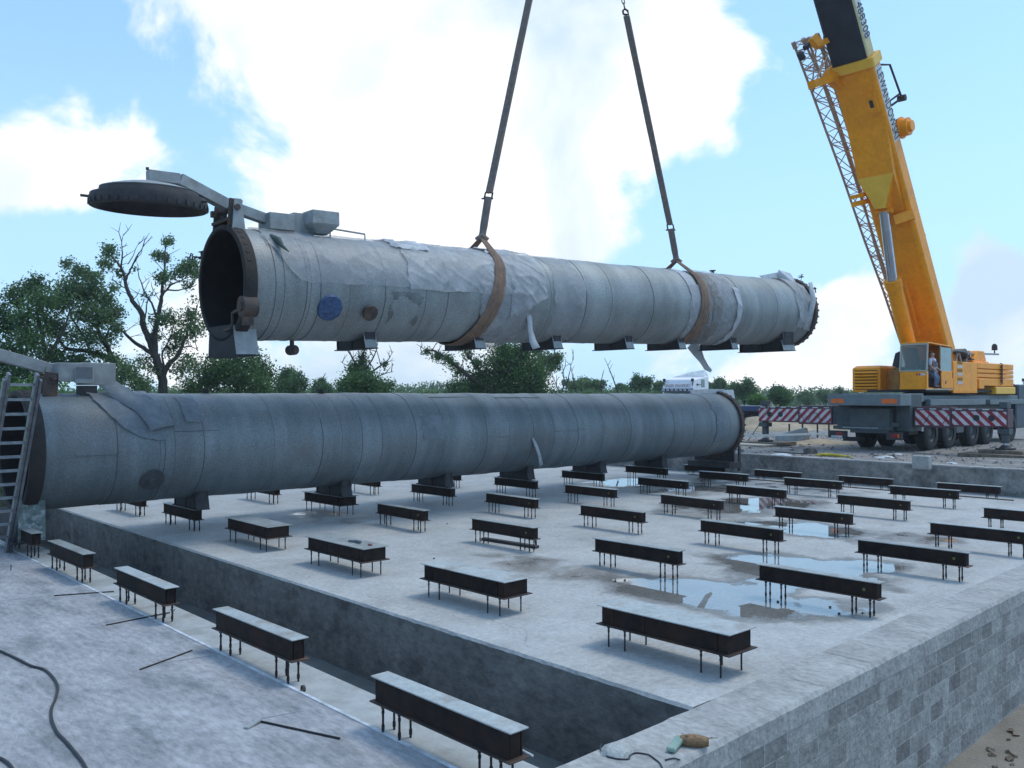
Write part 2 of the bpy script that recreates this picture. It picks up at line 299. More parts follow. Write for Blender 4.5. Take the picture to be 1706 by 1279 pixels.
def ground_mat():
    m = mat('site_ground', (.27, .25, .235), (.175, .16, .15), rough=1, scale=2.2, det=14, bump=1., bscale=22, dirt=(.17, .145, .12), dscale=.3, damt=.65)
    t = m.node_tree; n = t.nodes; l = t.links; p = n['Principled BSDF']; base = p.inputs['Base Color'].links[0].from_socket
    geo = n.new('ShaderNodeNewGeometry'); ln = n.new('ShaderNodeVectorMath'); ln.operation = 'DISTANCE'; l.new(geo.outputs['Position'], ln.inputs[0]); ln.inputs[1].default_value = (38, 14, 0)
    no = n.new('ShaderNodeTexNoise'); no.inputs['Scale'].default_value = .12; no.inputs['Detail'].default_value = 6; l.new(geo.outputs['Position'], no.inputs[0])
    a = n.new('ShaderNodeMath'); a.operation = 'MULTIPLY_ADD'; l.new(no.outputs[0], a.inputs[0]); a.inputs[1].default_value = 30; l.new(ln.outputs['Value'], a.inputs[2])
    r = n.new('ShaderNodeMapRange'); l.new(a.outputs[0], r.inputs[0]); r.inputs[1].default_value = 42; r.inputs[2].default_value = 55
    n2 = n.new('ShaderNodeTexNoise'); n2.inputs['Scale'].default_value = 1.5; n2.inputs['Detail'].default_value = 8; l.new(geo.outputs['Position'], n2.inputs[0])
    g = n.new('ShaderNodeMixRGB'); l.new(n2.outputs[0], g.inputs[0]); g.inputs[1].default_value = (.06, .11, .025, 1); g.inputs[2].default_value = (.16, .19, .06, 1)
    mi = n.new('ShaderNodeMixRGB'); l.new(r.outputs[0], mi.inputs[0]); l.new(base, mi.inputs[1]); l.new(g.outputs[0], mi.inputs[2])
    # brown dirt below the block wall
    sx = n.new('ShaderNodeSeparateXYZ'); l.new(geo.outputs['Position'], sx.inputs[0]); r2 = n.new('ShaderNodeMapRange'); l.new(sx.outputs[2], r2.inputs[0]); r2.inputs[1].default_value = -1.; r2.inputs[2].default_value = .2; r2.inputs[3].default_value = 1; r2.inputs[4].default_value = 0
    m2 = n.new('ShaderNodeMixRGB'); l.new(r2.outputs[0], m2.inputs[0]); l.new(mi.outputs[0], m2.inputs[1]); m2.inputs[2].default_value = (.22, .19, .155, 1)
    m3 = n.new('ShaderNodeMixRGB'); m3.blend_type = 'MULTIPLY'; m3.inputs[0].default_value = .6; l.new(m2.outputs[0], m3.inputs[1]); rr = n.new('ShaderNodeMapRange'); l.new(n2.outputs[0], rr.inputs[0]); rr.inputs[1].default_value = .3; rr.inputs[2].default_value = .7; rr.inputs[3].default_value = .6; rr.inputs[4].default_value = 1.3; l.new(rr.outputs[0], m3.inputs[2])
    l.new(m3.outputs[0], p.inputs['Base Color']); return m
M_GROUND = ground_mat()
sheet('ground', xs, ys, gfar, M_GROUND)
def rough_edge(x0, x1, y0, y1, z0, z1, name, m, amp=.012, step=.12, side='x0'):
    """block of concrete whose left (x0) upper edge is slightly broken"""
    mb = MB(); n = int((y1-y0)/step); vs = []
    for i in range(n+1):
        y = y0+(y1-y0)*i/n; d = amp*(fn3(y, 0, 0, 5)+fn3(y, 3, 0, 17)*.7) if 0 < i < n else 0
        vs += [(x0+d*.3, y, z0), (x0+d, y, z1-.02-abs(d)*.6), (x0+.015+d, y, z1), (x1, y, z1), (x1, y, z0)]
    fs = []
    for i in range(n):
        for k in range(5): a = i*5+k; b = i*5+(k+1) % 5; fs.append((a, b, b+5, a+5))
    fs += [(0, 1, 2, 3, 4), tuple(n*5+k for k in range(5))[::-1]]
    mb.v = vs; mb.f = fs; return mb.build(name, m)
# main slab, two materials: wet top, dark trench face
def main_slab():
    mb = MB(); x0, x1, y0, y1 = 6.775, 26.35, 4.86, 26.3; n = 220; vs = []; fs = []; mi = []
    for i in range(n+1):
        y = y0+(y1-y0)*i/n; d = .014*(fn3(y, 0, 0, 4)+fn3(y, 3, 0, 14)) if 0 < i < n else 0
        vs += [(x0, y, -1.1), (x0+d*.4, y, -.03-abs(d)), (x0+.02+d, y, 0), (x1, y, 0), (x1, y, -.35)]
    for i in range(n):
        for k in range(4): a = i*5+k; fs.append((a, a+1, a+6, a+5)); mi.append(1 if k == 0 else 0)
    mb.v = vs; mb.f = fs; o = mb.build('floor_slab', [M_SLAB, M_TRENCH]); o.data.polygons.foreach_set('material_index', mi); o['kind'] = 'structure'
main_slab()
# wall line of the near wall runs very slightly oblique
def wy_in(x): return 4.86+(x-6.77)*.026
def wy_out(x): return 4.22+(x-6.28)*.029
def near_wall():
    x0, x1 = -3.0, 29.2; n = 260
    top = MB(); face = MB(); vt = []; vf = []
    for i in range(n+1):
        x = x0+(x1-x0)*i/n; e = .012*(fn3(x, 9, 0, 3)+fn3(x, 2, 0, 12)); e2 = .01*(fn3(x, 5, 0, 3.3)+fn3(x, 7, 0, 11))
        yi, yo = wy_in(x), wy_out(x); tz = .004
        vt += [(x, yi-.0, -1.1), (x, yi+e2*.5, -.03), (x, yi-.02+e2, tz), (x, yo+.03+e, tz+.004*fn3(x, 1, 0, 2)), (x, yo+e*.6, -.035-abs(e)), (x, yo, -.225)]
        vf += [(x, yo+.004, -.225), (x, yo+.004, -1.75)]
    top.v = vt; top.f = [(i*6+k, i*6+k+1, i*6+k+7, i*6+k+6) for i in range(n) for k in range(5)]
    root = empty('block_wall', V((12, 4.5, 0)), 'low grey concrete block wall with a pale rendered top, nearest the viewer at lower right', 'wall')
    inv = root.matrix_world.inverted() if False else Matrix.Translation((-12, -4.5, 0))
    top.v = [tuple(inv @ V(p)) for p in top.v]; top.build('coping', M_COPING, root, smooth=30)
    face.v = [tuple(inv @ V(p)) for p in vf]; face.f = [(i*2, i*2+1, i*2+3, i*2+2) for i in range(n)]
    face.build('block_face', M_BLOCK, root)
    # joints across the coping, shallow dark saw cuts
    j = MB()
    for x in (8.2, 9.05, 9.3, 10.9, 12.4, 14.1, 16.2, 18.5):
        y0, y1 = wy_out(x)+.03, wy_out(x)+.03+random.uniform(.18, .62)
        pts = [V((x+.02*fn3(y0+t*(y1-y0), x, 0, 6), y0+t*(y1-y0), .0075)) for t in [k/8 for k in range(9)]]
        for a, b in zip(pts, pts[1:]): j.add([a+V((-.0035, 0, 0)), a+V((.0035, 0, 0)), b+V((.0035, 0, 0)), b+V((-.0035, 0, 0))], [(0, 1, 2, 3)], inv)
    j.build('crack', mat('crack_dark', (.13, .12, .11)), root)
near_wall()
o = rough_edge(4.315, 4.812, 4.84, 26.0, -1.1, .001, 'ledge', M_LEDGE, amp=.0); o['kind'] = 'structure'
mb = MB(); mb.add([(-6, 4.9, .003), (4.30, 4.9, .003), (4.30, 22.0, .003), (4.30, 26, .003), (-6, 26, .003), (-6, 4.9, -1), (4.30, 4.9, -1), (4.30, 26, -1)], [(0, 1, 2, 3, 4), (0, 5, 6, 1), (1, 6, 7, 3, 2)])
o = mb.build('near_slab', M_FORE); o['kind'] = 'structure'
mb = MB(); mb.add([(-20, -20, -.02), (-6.0, -20, -.02), (-6.0, 30, -.02), (-20, 30, -.02)], [(0, 1, 2, 3)])
mb.add([(-6, -20, 0.0), (4.3, -20, 0.0), (4.3, 4.9, 0.0), (-6, 4.9, 0.0)], [(0, 1, 2, 3)]); o = mb.build('yard_slab', M_FORE); o['kind'] = 'structure'
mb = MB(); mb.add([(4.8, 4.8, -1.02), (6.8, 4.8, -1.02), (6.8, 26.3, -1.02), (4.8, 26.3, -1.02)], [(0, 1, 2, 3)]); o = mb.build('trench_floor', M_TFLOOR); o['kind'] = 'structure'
mb = MB(); mb.add([(26.3, 4.9, -.2), (29.3, 4.9, -.2), (29.3, 26.4, -.2), (26.3, 26.4, -.2)], [(0, 1, 2, 3)]); o = mb.build('far_ledge', M_SLAB); o['kind'] = 'structure'
# raised form strip along the slab's far edge and pale strip along the near slab's edge
mb = MB(); mb.bx((4.30, 4.9, -.01), (4.335, 26, .012)); mb.build('edge_strip', mat('edge_strip_paint', (.62, .63, .66), (.35, .36, .38), scale=5), None)['kind'] = 'structure'
mb = MB(); mb.bx((26.30, 8.3, -.02), (26.36, 19, .03)); mb.build('slab_kerb', mat('kerb_dark', (.12, .1, .085), (.08, .07, .06)))['kind'] = 'structure'
# far retaining wall and back wall
def wallbox(a, b, label, nm='block_wall'):
    c = V(((a[0]+b[0])/2, (a[1]+b[1])/2, a[2])); root = empty(nm, c, label, 'wall'); T = Matrix.Translation(-c)
    mb = MB(); mb.bx(a, (b[0], b[1], b[2]-.05), T); mb.build('block_face', M_BLOCK2, root)
    mb = MB(); mb.bx((a[0]-.012, a[1], b[2]-.05), (b[0], b[1], b[2]), T); mb.build('coping', M_COPING, root, bevel=.01)
M_BLOCK2 = mat('far_wall_concrete', (.30, .28, .26), (.20, .19, .18), rough=.95, scale=1.8, det=10, bump=.6, bscale=14, dirt=(.12, .11, .1), dscale=.9, damt=.7, grain=(4, .4))
wallbox((29.2, 4.9, -.3), (29.5, 26.4, GZ+.03), 'low stained concrete retaining wall at the far side of the slab, in front of the crane')
wallbox((10.5, 26.3, -.3), (29.19, 26.6, GZ+.03), 'low concrete retaining wall behind the tank lying on supports')

# ------------------------------------------------------------ steel beam supports
M_WEB = mat('rusty_web', (.034, .021, .017), (.015, .011, .010), rough=.8, scale=5, bump=.2, dirt=(.055, .025, .014), dscale=2.2, damt=.5, spec=.2, var=1)
M_PLATE = mat('primed_plate', (.42, .445, .44), (.33, .355, .355), rough=.55, scale=3, bump=.08, dirt=(.24, .19, .15), dscale=2.8, damt=.7, var=1, metal=.15, grain=(18, .18))
M_RUSTFL = mat('rusty_flange', (.06, .036, .028), (.03, .022, .02), rough=.75, scale=6, dirt=(.20, .09, .04), dscale=3, damt=.6, var=1)
M_ROD = mat('threaded_rod', (.035, .028, .028), (.02, .018, .02), rough=.6, metal=.4, scale=20, var=1)
M_YEL = mat('yellow_mark', (.22, .24, .04), (.14, .15, .03), rough=.8)
def make_beam(wide, short=False):
    Wd = .50 if wide else .185; Ln = 1.79; zt, zb = .47, .245; zg = 0
    root = empty('beam_support', V((0, 0, 0)))
    MB().box((Wd/2, 0, zt-.006), (Wd, Ln, .012)).build('top_plate', M_PLATE, root, bevel=.002)
    mb = MB(); iy = .045; ww = Wd-.05 if wide else Wd-.05
    zc = (zt-.012+zb+.012)/2; zh = zt-zb-.024
    for xx in ((.028, Wd-.028) if not wide else (.05, Wd-.05)): mb.box((xx, 0, zc), (.012, Ln-2*iy, zh))
    for yy in (-Ln/2+iy+.008, Ln/2-iy-.008, 0, Ln/4, -Ln/4):
        mb.box((Wd/2, yy, zc), (Wd-.085 if not wide else Wd-.115, .012, zh-.001))
    if wide:
        for yy in (-Ln/2+.2, 0.25, Ln/2-.2): mb.box((.040, yy, zc), (.008, .05, zh-.002))
    mb.build('web', M_WEB, root)
    MB().box((Wd/2, 0, zb+.006), (Wd+.02, Ln+.01, .012)).build('bottom_flange', M_RUSTFL, root, bevel=.002)
    for sy in (-1, 1):
        for dy in (.14, .38):
            for xx in ((.05, Wd-.07) if wide else (.035, Wd-.035)):
                mb = MB(); x = xx; y = sy*(Ln/2-dy); mb.tube([(x, y, -.02), (x, y, zb)], .0105, 6)
                mb.tube([(x, y, zb-.03), (x, y, zb-.001)], .018, 6); mb.tube([(x, y, zb-.075), (x, y, zb-.05)], .014, 6)
                if not wide: mb.tube([(x, y, .03), (x, y, .075)], .015, 6)
                mb.build('leg', M_ROD, root)
    return root
def copy_tree(o, parent=None):
    c = o.copy(); col.objects.link(c); c.parent = parent
    for ch in children(o): copy_tree(ch, c)
    return c
BW = make_beam(True); BN = make_beam(False); used = set()
colnames = {'L': 'on the ledge between frosted slab and trench', 'm': 'first row beyond the trench', 'n': 'second row beyond the trench', 'o': 'third row beyond the trench',
            'p': 'fourth row beyond the trench', 'q': 'fifth row beyond the trench', 'r': 'sixth row beyond the trench', 's': 'farthest row, along the far wall'}
ordn = {0: 'nearest the block wall', 1: 'second from the block wall', 2: 'third from the block wall', 3: 'fourth from the block wall', 4: 'fifth from the block wall', 5: 'behind the lying tank'}
cols = dict(L=(4.30, [5.54, 8.77, 11.96, 15.14, 17.9], 0), m=(7.66, [5.94, 9.31, 12.63, 15.77, 18.98, 22.1], 0), n=(11.15, [5.99, 9.13, 12.37, 15.64, 18.93, 22.1], 0), o=(14.27, [6.05, 9.22, 12.35, 15.52, 18.61, 22.0], 0),
            p=(17.2, [6.05, 9.33, 12.43, 15.62, 18.53, 21.9], 0), q=(20.3, [6.15, 9.44, 12.61, 15.64, 18.74], 0), r=(23.35, [9.54, 12.62, 15.64, 18.64], 0), s=(27.2, [9.8, 12.9, 16.0, 19.0], -.2))
for c, (x, ylist, z) in cols.items():
    for i, y in enumerate(ylist):
        wide = (c == 'm' and i < 4) or (c == 'n' and i == 3 and False) or (c == 'n' and i == 4)
        src = BW if wide else BN
        b = src if src not in used else copy_tree(src); used.add(src)
        b.location = (x+random.uniform(-.015, .015), y+random.uniform(-.02, .02), z); b.rotation_euler = (random.uniform(-.004, .004), random.uniform(-.004, .004), random.uniform(-.012, .012))
        j = i+1 if c == 'r' or c == 's' else i
        if c == 's': j = i
        if c in 'rs' : lab = {0: 'rightmost in view', 1: 'second from the right', 2: 'third from the right', 3: 'under the lying tank'}[i]
        else: lab = ordn[j]
        if c == 'L': lab = {0: 'nearest the viewer', 1: 'second from the viewer', 2: 'third from the viewer', 3: 'fourth from the viewer', 4: 'farthest, beside the ladder'}[i]
        if c in 'mnopq' and i == 4: lab = 'directly under the lying tank'
        tag(b, ('wide ' if wide else 'narrow ')+'beam support, '+colnames[c]+', '+lab, 'beam support', 'steel beam supports on threaded legs')
        if not wide and c in 'nopqr' and i in (0, 1, 2, 3):
            mk = MB(); mk.tube([V((-.0005+.02, -.89+.22, .36)), V((.0195, -.89+.22, .36))], .016, 12)
            mk = MB(); mk.lathe([(0.0, .008), (0.0, .019), (-.0015, .019), (-.0015, .008)], 14, Matrix.Translation((.021, -.68, .355)), close=True)
            mk.build('paint_mark', M_YEL, b)

# ------------------------------------------------------------ vessels
def clad_mat(name, c1, c2, dirt, rust=.35, damt=.5):
    m = mat(name, c1, c2, rough=.55, metal=.25, scale=1.1, det=8, bump=.12, bscale=3, dirt=dirt, dscale=.8, damt=damt, stretch=(1.6, .35, .35))
    t = m.node_tree; n = t.nodes; l = t.links; p = n['Principled BSDF']; base = p.inputs['Base Color'].links[0].from_socket
    tc = n.new('ShaderNodeTexCoord'); no = n.new('ShaderNodeTexNoise'); no.inputs['Scale'].default_value = .55; no.inputs['Detail'].default_value = 10; no.inputs['Roughness'].default_value = .7; l.new(tc.outputs['Object'], no.inputs[0])
    mr = n.new('ShaderNodeMapRange'); l.new(no.outputs[0], mr.inputs[0]); mr.inputs[1].default_value = .50; mr.inputs[2].default_value = .72; mr.inputs[4].default_value = rust
    mi = n.new('ShaderNodeMixRGB'); l.new(mr.outputs[0], mi.inputs[0]); l.new(base, mi.inputs[1]); mi.inputs[2].default_value = (.15, .10, .085, 1)
    g = n.new('ShaderNodeTexNoise'); g.inputs['Scale'].default_value = 30; g.inputs['Detail'].default_value = 4; l.new(tc.outputs['Object'], g.inputs[0])
    gr = n.new('ShaderNodeMapRange'); l.new(g.outputs[0], gr.inputs[0]); gr.inputs[1].default_value = .3; gr.inputs[2].default_value = .7; gr.inputs[3].default_value = .78; gr.inputs[4].default_value = 1.18
    mm = n.new('ShaderNodeMixRGB'); mm.blend_type = 'MULTIPLY'; mm.inputs[0].default_value = 1; l.new(mi.outputs[0], mm.inputs[1]); l.new(gr.outputs[0], mm.inputs[2]); l.new(mm.outputs[0], p.inputs['Base Color'])
    return m
M_CLADT = clad_mat('cladding_sheet', (.30, .32, .32), (.225, .24, .242), (.14, .145, .14))
M_CLADL = clad_mat('cladding_sheet_dull', (.225, .25, .258), (.145, .168, .178), (.11, .115, .12), rust=.36)
M_SEAM = mat('seam_dark_line', (.13, .14, .15), (.06, .065, .07), rough=.7, scale=1.5)  # dark lines along the sheet seams and lap joints
M_DARKIN = mat('dark_interior', (.018, .013, .012), (.010, .008, .008), rough=.95, scale=3, bump=.4)  # near-black all over the inside of the tanks
M_RUST = mat('rusted_steel', (.085, .06, .05), (.045, .035, .033), rough=.85, scale=4, bump=.4, bscale=25, dirt=(.22, .11, .06), dscale=3, damt=.5)
M_FLANGE = mat('dark_flange', (.036, .027, .024), (.018, .015, .014), rough=.85, scale=4, bump=.4, bscale=25, dirt=(.075, .048, .036), dscale=2, damt=.5)  # very dark brown for the door rims
M_BLKST = mat('dark_stand_steel', (.028, .025, .027), (.016, .014, .016), rough=.8, scale=4)  # near-black for the stand under the hanging tank's door end
M_DKSTEEL = mat('dark_steel', (.045, .041, .043), (.025, .022, .025), rough=.75, scale=5, bump=.2, dirt=(.075, .05, .04), dscale=3, damt=.4)
M_GREYP = mat('grey_painted_steel', (.32, .335, .335), (.23, .24, .24), rough=.6, scale=4, dirt=(.18, .16, .14), dscale=3, damt=.6)
M_WHITEP = mat('white_painted_sheet', (.60, .62, .64), (.48, .5, .52), rough=.55, scale=4, dirt=(.3, .3, .29), dscale=2, damt=.5)
M_GREEN = mat('faded_green_steel', (.15, .19, .17), (.08, .1, .1), rough=.7, scale=8, dirt=(.5, .5, .5), dscale=9, damt=.6)
M_BLUE = mat('blue_tarp', (.045, .10, .22), (.02, .045, .11), rough=.5, scale=9, bump=.8, bscale=9)
def film_mat(name, c, alpha):
    m = mat(name, c, tuple(x*.86 for x in c), rough=.5, scale=.9, det=12, bump=.22, bscale=14, dirt=tuple(x*.78 for x in c), dscale=1.6, damt=.35, spec=.4, grain=(16, .12))
    t = m.node_tree; n = t.nodes; l = t.links; p = n['Principled BSDF']
    tc = n.new('ShaderNodeTexCoord'); no = n.new('ShaderNodeTexNoise'); no.inputs['Scale'].default_value = 2.2; no.inputs['Detail'].default_value = 12; no.inputs['Roughness'].default_value = .65; l.new(tc.outputs['Object'], no.inputs[0])
    mr = n.new('ShaderNodeMapRange'); l.new(no.outputs[0], mr.inputs[0]); mr.inputs[1].default_value = .35; mr.inputs[2].default_value = .65; mr.inputs[3].default_value = alpha-.2; mr.inputs[4].default_value = min(1, alpha+.15)
    l.new(mr.outputs[0], p.inputs['Alpha']); return m
M_FILM = film_mat('clear_film', (.43, .435, .45), .48); M_FILM2 = film_mat('milky_film', (.45, .455, .47), .68); M_FILM3 = film_mat('shaded_film', (.22, .245, .27), .8); M_STAIN = film_mat('rust_stain_film', (.19, .12, .09), .30); M_GRIME = film_mat('grime_film', (.08, .075, .072), .28); M_STRIP = film_mat('torn_strip', (.50, .51, .54), .88)  # the film for the lying tank has its shade put into the colour
M_SLING = mat('sling_webbing', (.20, .165, .145), (.13, .105, .095), rough=.95, scale=9, det=8, bump=.5, bscale=30, dirt=(.34, .17, .09), dscale=2.2, damt=.5)
M_SLINGO = mat('sling_webbing_rusty', (.24, .145, .095), (.15, .10, .075), rough=.95, scale=6, det=9, bump=.6, bscale=30, dirt=(.13, .09, .075), dscale=5, damt=.7)

R = 1.11
def shell_fn(seed, dent=.010):
    def f(x, a):
        return dent*(noise.noise(V((x*.7+seed, math.cos(a)*1.3, math.sin(a)*1.3)))+.6*noise.noise(V((x*2.2+seed, math.cos(a)*3, math.sin(a)*3))))
    return f
def film(root, x0, x1, a0, a1, seed, m, off=.02, rag=.12, nx=84, na=84, sag=0, wr=.022, name='plastic_wrap', edge=None):
    """wrinkled film hugging the shell between two stations and two angles (0 = top, +90 = camera side)"""
    mb = MB(); vs = []
    for i in range(nx+1):
        for j in range(na+1):
            u, v = i/nx, j/na
            e0 = rag*(noise.noise(V((v*5, seed, 1)))+.5*noise.noise(V((v*17, seed, 2)))); e1 = rag*(noise.noise(V((v*5, seed, 5)))+.5*noise.noise(V((v*19, seed, 6))))
            x = (x0+e0)*(1-u)+(x1+e1)*u
            b0 = 14*rag*(noise.noise(V((u*6, seed, 8)))+.5*noise.noise(V((u*21, seed, 9)))); b1 = 14*rag*(noise.noise(V((u*5, seed, 11)))+.6*noise.noise(V((u*18, seed, 12))))
            if edge: b1 += edge(u)
            a = math.radians((a0+b0)*(1-v)+(a1+b1)*v)
            wrk = .75*wr*(1.3*(1-min(1, 2.2*abs(noise.noise(V((x*1.1+a*1.3+seed, a*1.2-x*.5, 3))))))**2.5+.8*(1-min(1, 2.2*abs(noise.noise(V((x*2.4-a*2.6, a*1.5+seed, 4))))))**3+.5*noise.noise(V((x*.8+seed, a, 7)))+.3)
            r = R+off+wrk+sag*max(0, -math.cos(a))**2*math.sin(math.pi*u)
            vs.append((x, -math.sin(a)*r, math.cos(a)*r))
    mb.v = vs; n = na+1; mb.f = [(i*n+j, (i+1)*n+j, (i+1)*n+j+1, i*n+j+1) for i in range(nx) for j in range(na)]
    o = mb.build(name, m, root, smooth=60); return o
def seam(mb, x, r=None, w_=.012, a0=0, a1=360, n=72, fn=None, h=.005):
    prof = []; r = r or R; k0 = a0; N_ = max(6, int(n*(a1-a0)/360)); vs = []; fs = []
    for i in range(N_+1):
        a = math.radians(a0+(a1-a0)*i/N_); rr = r+(fn(x, -a) if fn else 0)+h
        for xx in (x-w_/2, x+w_/2): vs.append((xx, -math.sin(a)*rr, math.cos(a)*rr))
        for xx in (x+w_/2, x-w_/2): vs.append((xx, -math.sin(a)*(rr-.03), math.cos(a)*(rr-.03)))
    for i in range(N_):
        for k in range(4): q = i*4; fs.append((q+k, q+(k+1) % 4, q+4+(k+1) % 4, q+4+k))
    mb.add(vs, fs)
def strip(root, pts, w0, w1, m, name='torn_strip', nrm=(0, -1, 0)):
    mb = MB(); vs = []; n = len(pts)
    for i, p in enumerate(pts):
        p = V(p); wd = w0+(w1-w0)*i/(n-1); wd *= 1+.15*math.sin(i*2.3)
        d = (V(pts[min(i+1, n-1)])-V(pts[max(0, i-1)])).normalized(); s_ = d.cross(V(nrm)).normalized()
        k = .03*math.sin(i*1.7)
        for q in (-.5, 0, .5): vs.append(p+s_*wd*q+V(nrm)*(k+(.02 if q == 0 else 0)))
    for i in range(n-1):
        for k in range(2): fs = (i*3+k, i*3+k+1, i*3+k+4, i*3+k+3); mb.f.append(fs)
    mb.v = [tuple(v) for v in vs]; o = mb.build(name, m, root, smooth=60)
    so_ = o.modifiers.new('thick', 'SOLIDIFY'); so_.thickness = .004; return o
def saddle(root, x, zbase, hw=.62, wx=.30, big=False, m=None):
    """cradle: base plate, curved web plate and two raised end gussets"""
    mb = MB(); z0 = zbase
    mb.box((x, 0, z0+.012), (wx, 2*hw+.12, .024))
    prof = [(-hw, z0+.024), (hw, z0+.024)]
    def plate(xx, th):
        pts = [(-hw, z0+.024), (hw, z0+.024)]
        top = []
        for k in range(13):
            y = hw-2*hw*k/12; top.append((y, -math.sqrt(max(0.01, R*R-y*y))+.01))
        poly = pts+top
        vs = [(xx-th/2, y, z) for y, z in poly]+[(xx+th/2, y, z) for y, z in poly]; n = len(poly)
        mb.add(vs, [tuple(range(n)), tuple(range(n, 2*n))[::-1]]+[(i, (i+1) % n, (i+1) % n+n, i+n) for i in range(n)])
    plate(x-wx*.32, .014); plate(x+wx*.32, .014)
    for y in (-hw+.02, hw-.02, 0):
        zt = -math.sqrt(R*R-y*y)+.01; mb.bx((x-wx/2+.02, y-.012, z0+.024), (x+wx/2-.02, y+.012, zt))
    o = mb.build('saddle', m or M_DKSTEEL, root, bevel=.003)
    g = MB()                                # lighter bent end plate on the camera side
    g.add([(x-wx/2, -hw-.02, z0+.02), (x+wx/2, -hw-.02, z0+.02), (x+wx/2, -hw+.06, z0+.36), (x-wx/2, -hw+.06, z0+.36), (x-wx/2, -hw-.035, z0+.02), (x+wx/2, -hw-.035, z0+.02), (x+wx/2, -hw+.045, z0+.36), (x-wx/2, -hw+.045, z0+.36)],
          [(0, 1, 2, 3), (7, 6, 5, 4), (0, 4, 5, 1), (1, 5, 6, 2), (2, 6, 7, 3), (3, 7, 4, 0)])
    g.build('end_plate', M_GREYP if m is None else m, o); return o
def door_end(root, top, dx=0):
    fl = MB()
    fl.lathe([(x_+dx, r_) for x_, r_ in [(-.02, R+.02), (0, R+.05), (.22, R+.06), (.25, R+.01), (.25, R-.07), (0.02, R-.07), (-.02, R-.04)]], 96, close=True)
    flo = fl.build('door_flange', M_FLANGE, root, smooth=35)
    tb = MB()
    for k in range(40):
        a = 2*math.pi*k/40; Mx = Matrix.Rotation(a, 4, 'X')
        tb.box((.10+dx, 0, R+.056), (.08, .05, .012), Mx)
    tb.build('locking_teeth', M_FLANGE, flo)
def lathe_in(root, L, dx=0):
    mb = MB(); mb.lathe([(0.0+dx, R-.075), (1, R-.09), (3, R-.12), (6, R-.13), (6.02, 0.01)], 64); mb.build('interior', M_DARKIN, root, smooth=40)
    mb = MB()
    for x in (.9, 1.8, 2.7, 3.7, 4.7): mb.lathe([(x, R-.12), (x, R-.16), (x+.03, R-.16), (x+.03, R-.12)], 48, close=True)
    for s_ in (-.35, .35): mb.bx((.1, s_-.03, -R+.17), (6, s_+.03, -R+.25))
    mb.build('interior_rail', M_DARKIN, root, smooth=40)
# frame of the hanging vessel
x2r = 14.0
A_ = V((7.55, 16.59, 5.08)); ax = V((.9990, -.0348, .0326)).normalized()
def frame(o, a):
    y = V((0, 0, 1)).cross(a).normalized(); z = a.cross(y); M = Matrix((a, y, z)).transposed().to_4x4(); M.translation = o; return M
MT = frame(A_, ax)
LT = 20.3
VT = empty('autoclave_tank', MT, 'long grey clad cylindrical tank hanging in slings, partly wrapped in torn plastic film', 'tank', 'long clad autoclave tanks')
f1 = shell_fn(3.3, .016)
seamsT = [.62, .80, 1.28, 1.36, 1.58, 2.25, 3.1, 4.15, 4.75, 5.7, 6.6, 7.9, 9.15, 10.1, 11.8, 13.6, 14.3, 15.1, 15.9, 17.9, 19.4]
def shell(root, L, seams, f, m, x0=.25):
    prof = []; rr = R
    xs_ = sorted(set([x0, L-.25]+[x0+i*.25 for i in range(int((L-x0-.25)/.25)+1)]+[s for s in seams]+[s+.004 for s in seams]))
    ns = 0
    for x in xs_:
        k = sum(1 for s in seams if s < x-1e-6) % 2
        prof.append((x, R+(.006 if k else 0)))
    mb = MB(); mb.lathe(prof, 96, fn=f); return mb.build('cladding', m, root, smooth=50)
shT = shell(VT, LT, seamsT, f1, M_CLADT)
mb = MB()
for i, s in enumerate(seamsT): seam(mb, s, R+.004, (.007, .012, .006)[i % 3], 0, 360, fn=f1, h=.006)
mb.build('cladding_seams', M_SEAM, shT)
door_end(VT, True); lathe_in(VT, LT)
def far_end(root, L, m):
    mb = MB(); mb.lathe([(L-.28, R-.02), (L-.28, R+.09), (L-.20, R+.10), (L-.12, R+.10), (L-.10, R+.0), (L-.02, R-.04), (L+.12, R-.25), (L+.26, R-.6), (L+.33, .01)], 96)
    fo = mb.build('end_head', M_RUST, root, smooth=35)
    tb = MB()
    for k in range(36): tb.box((L-.11, 0, R+.07), (.12, .06, .06), Matrix.Rotation(2*math.pi*k/36, 4, 'X'))
    tb.build('head_bolts', M_DKSTEEL, fo)
far_end(VT, LT, M_CLADT)
# stand under the door end
mb = MB(); mb.add([(-.02, -.62, -.82), (-.02, .62, -.82), (-.02, .72, -1.42), (-.02, -.66, -1.42), (.04, -.62, -.82), (.04, .62, -.82), (.04, .72, -1.42), (.04, -.66, -1.42)],
       [(0, 1, 2, 3), (7, 6, 5, 4), (0, 4, 5, 1), (1, 5, 6, 2), (2, 6, 7, 3), (3, 7, 4, 0)])
mb.box((.18, .02, -1.43), (.5, 1.5, .03)); mb.box((.30, .0, -1.28), (.02, 1.2, .28)); st = mb.build('door_stand', M_BLKST, VT, bevel=.003)
mb = MB(); mb.add([(-.05, -.60, -.85), (.40, -.60, -.85), (.40, -.72, -1.41), (-.05, -.72, -1.41), (-.05, -.62, -.85), (.40, -.62, -.85), (.40, -.74, -1.41), (-.05, -.74, -1.41)],
       [(0, 1, 2, 3), (7, 6, 5, 4), (0, 4, 5, 1), (1, 5, 6, 2), (2, 6, 7, 3), (3, 7, 4, 0)]); mb.build('stand_plate', M_GREYP, st)
for s_, big in ((3.0, 0), (6.0, 0), (8.55, 0), (11.3, 0), (13.6, 0), (16.2, 0)):
    saddle(VT, s_, -1.30)
sdl = saddle(VT, 18.9, -1.36, hw=.85, wx=.7)
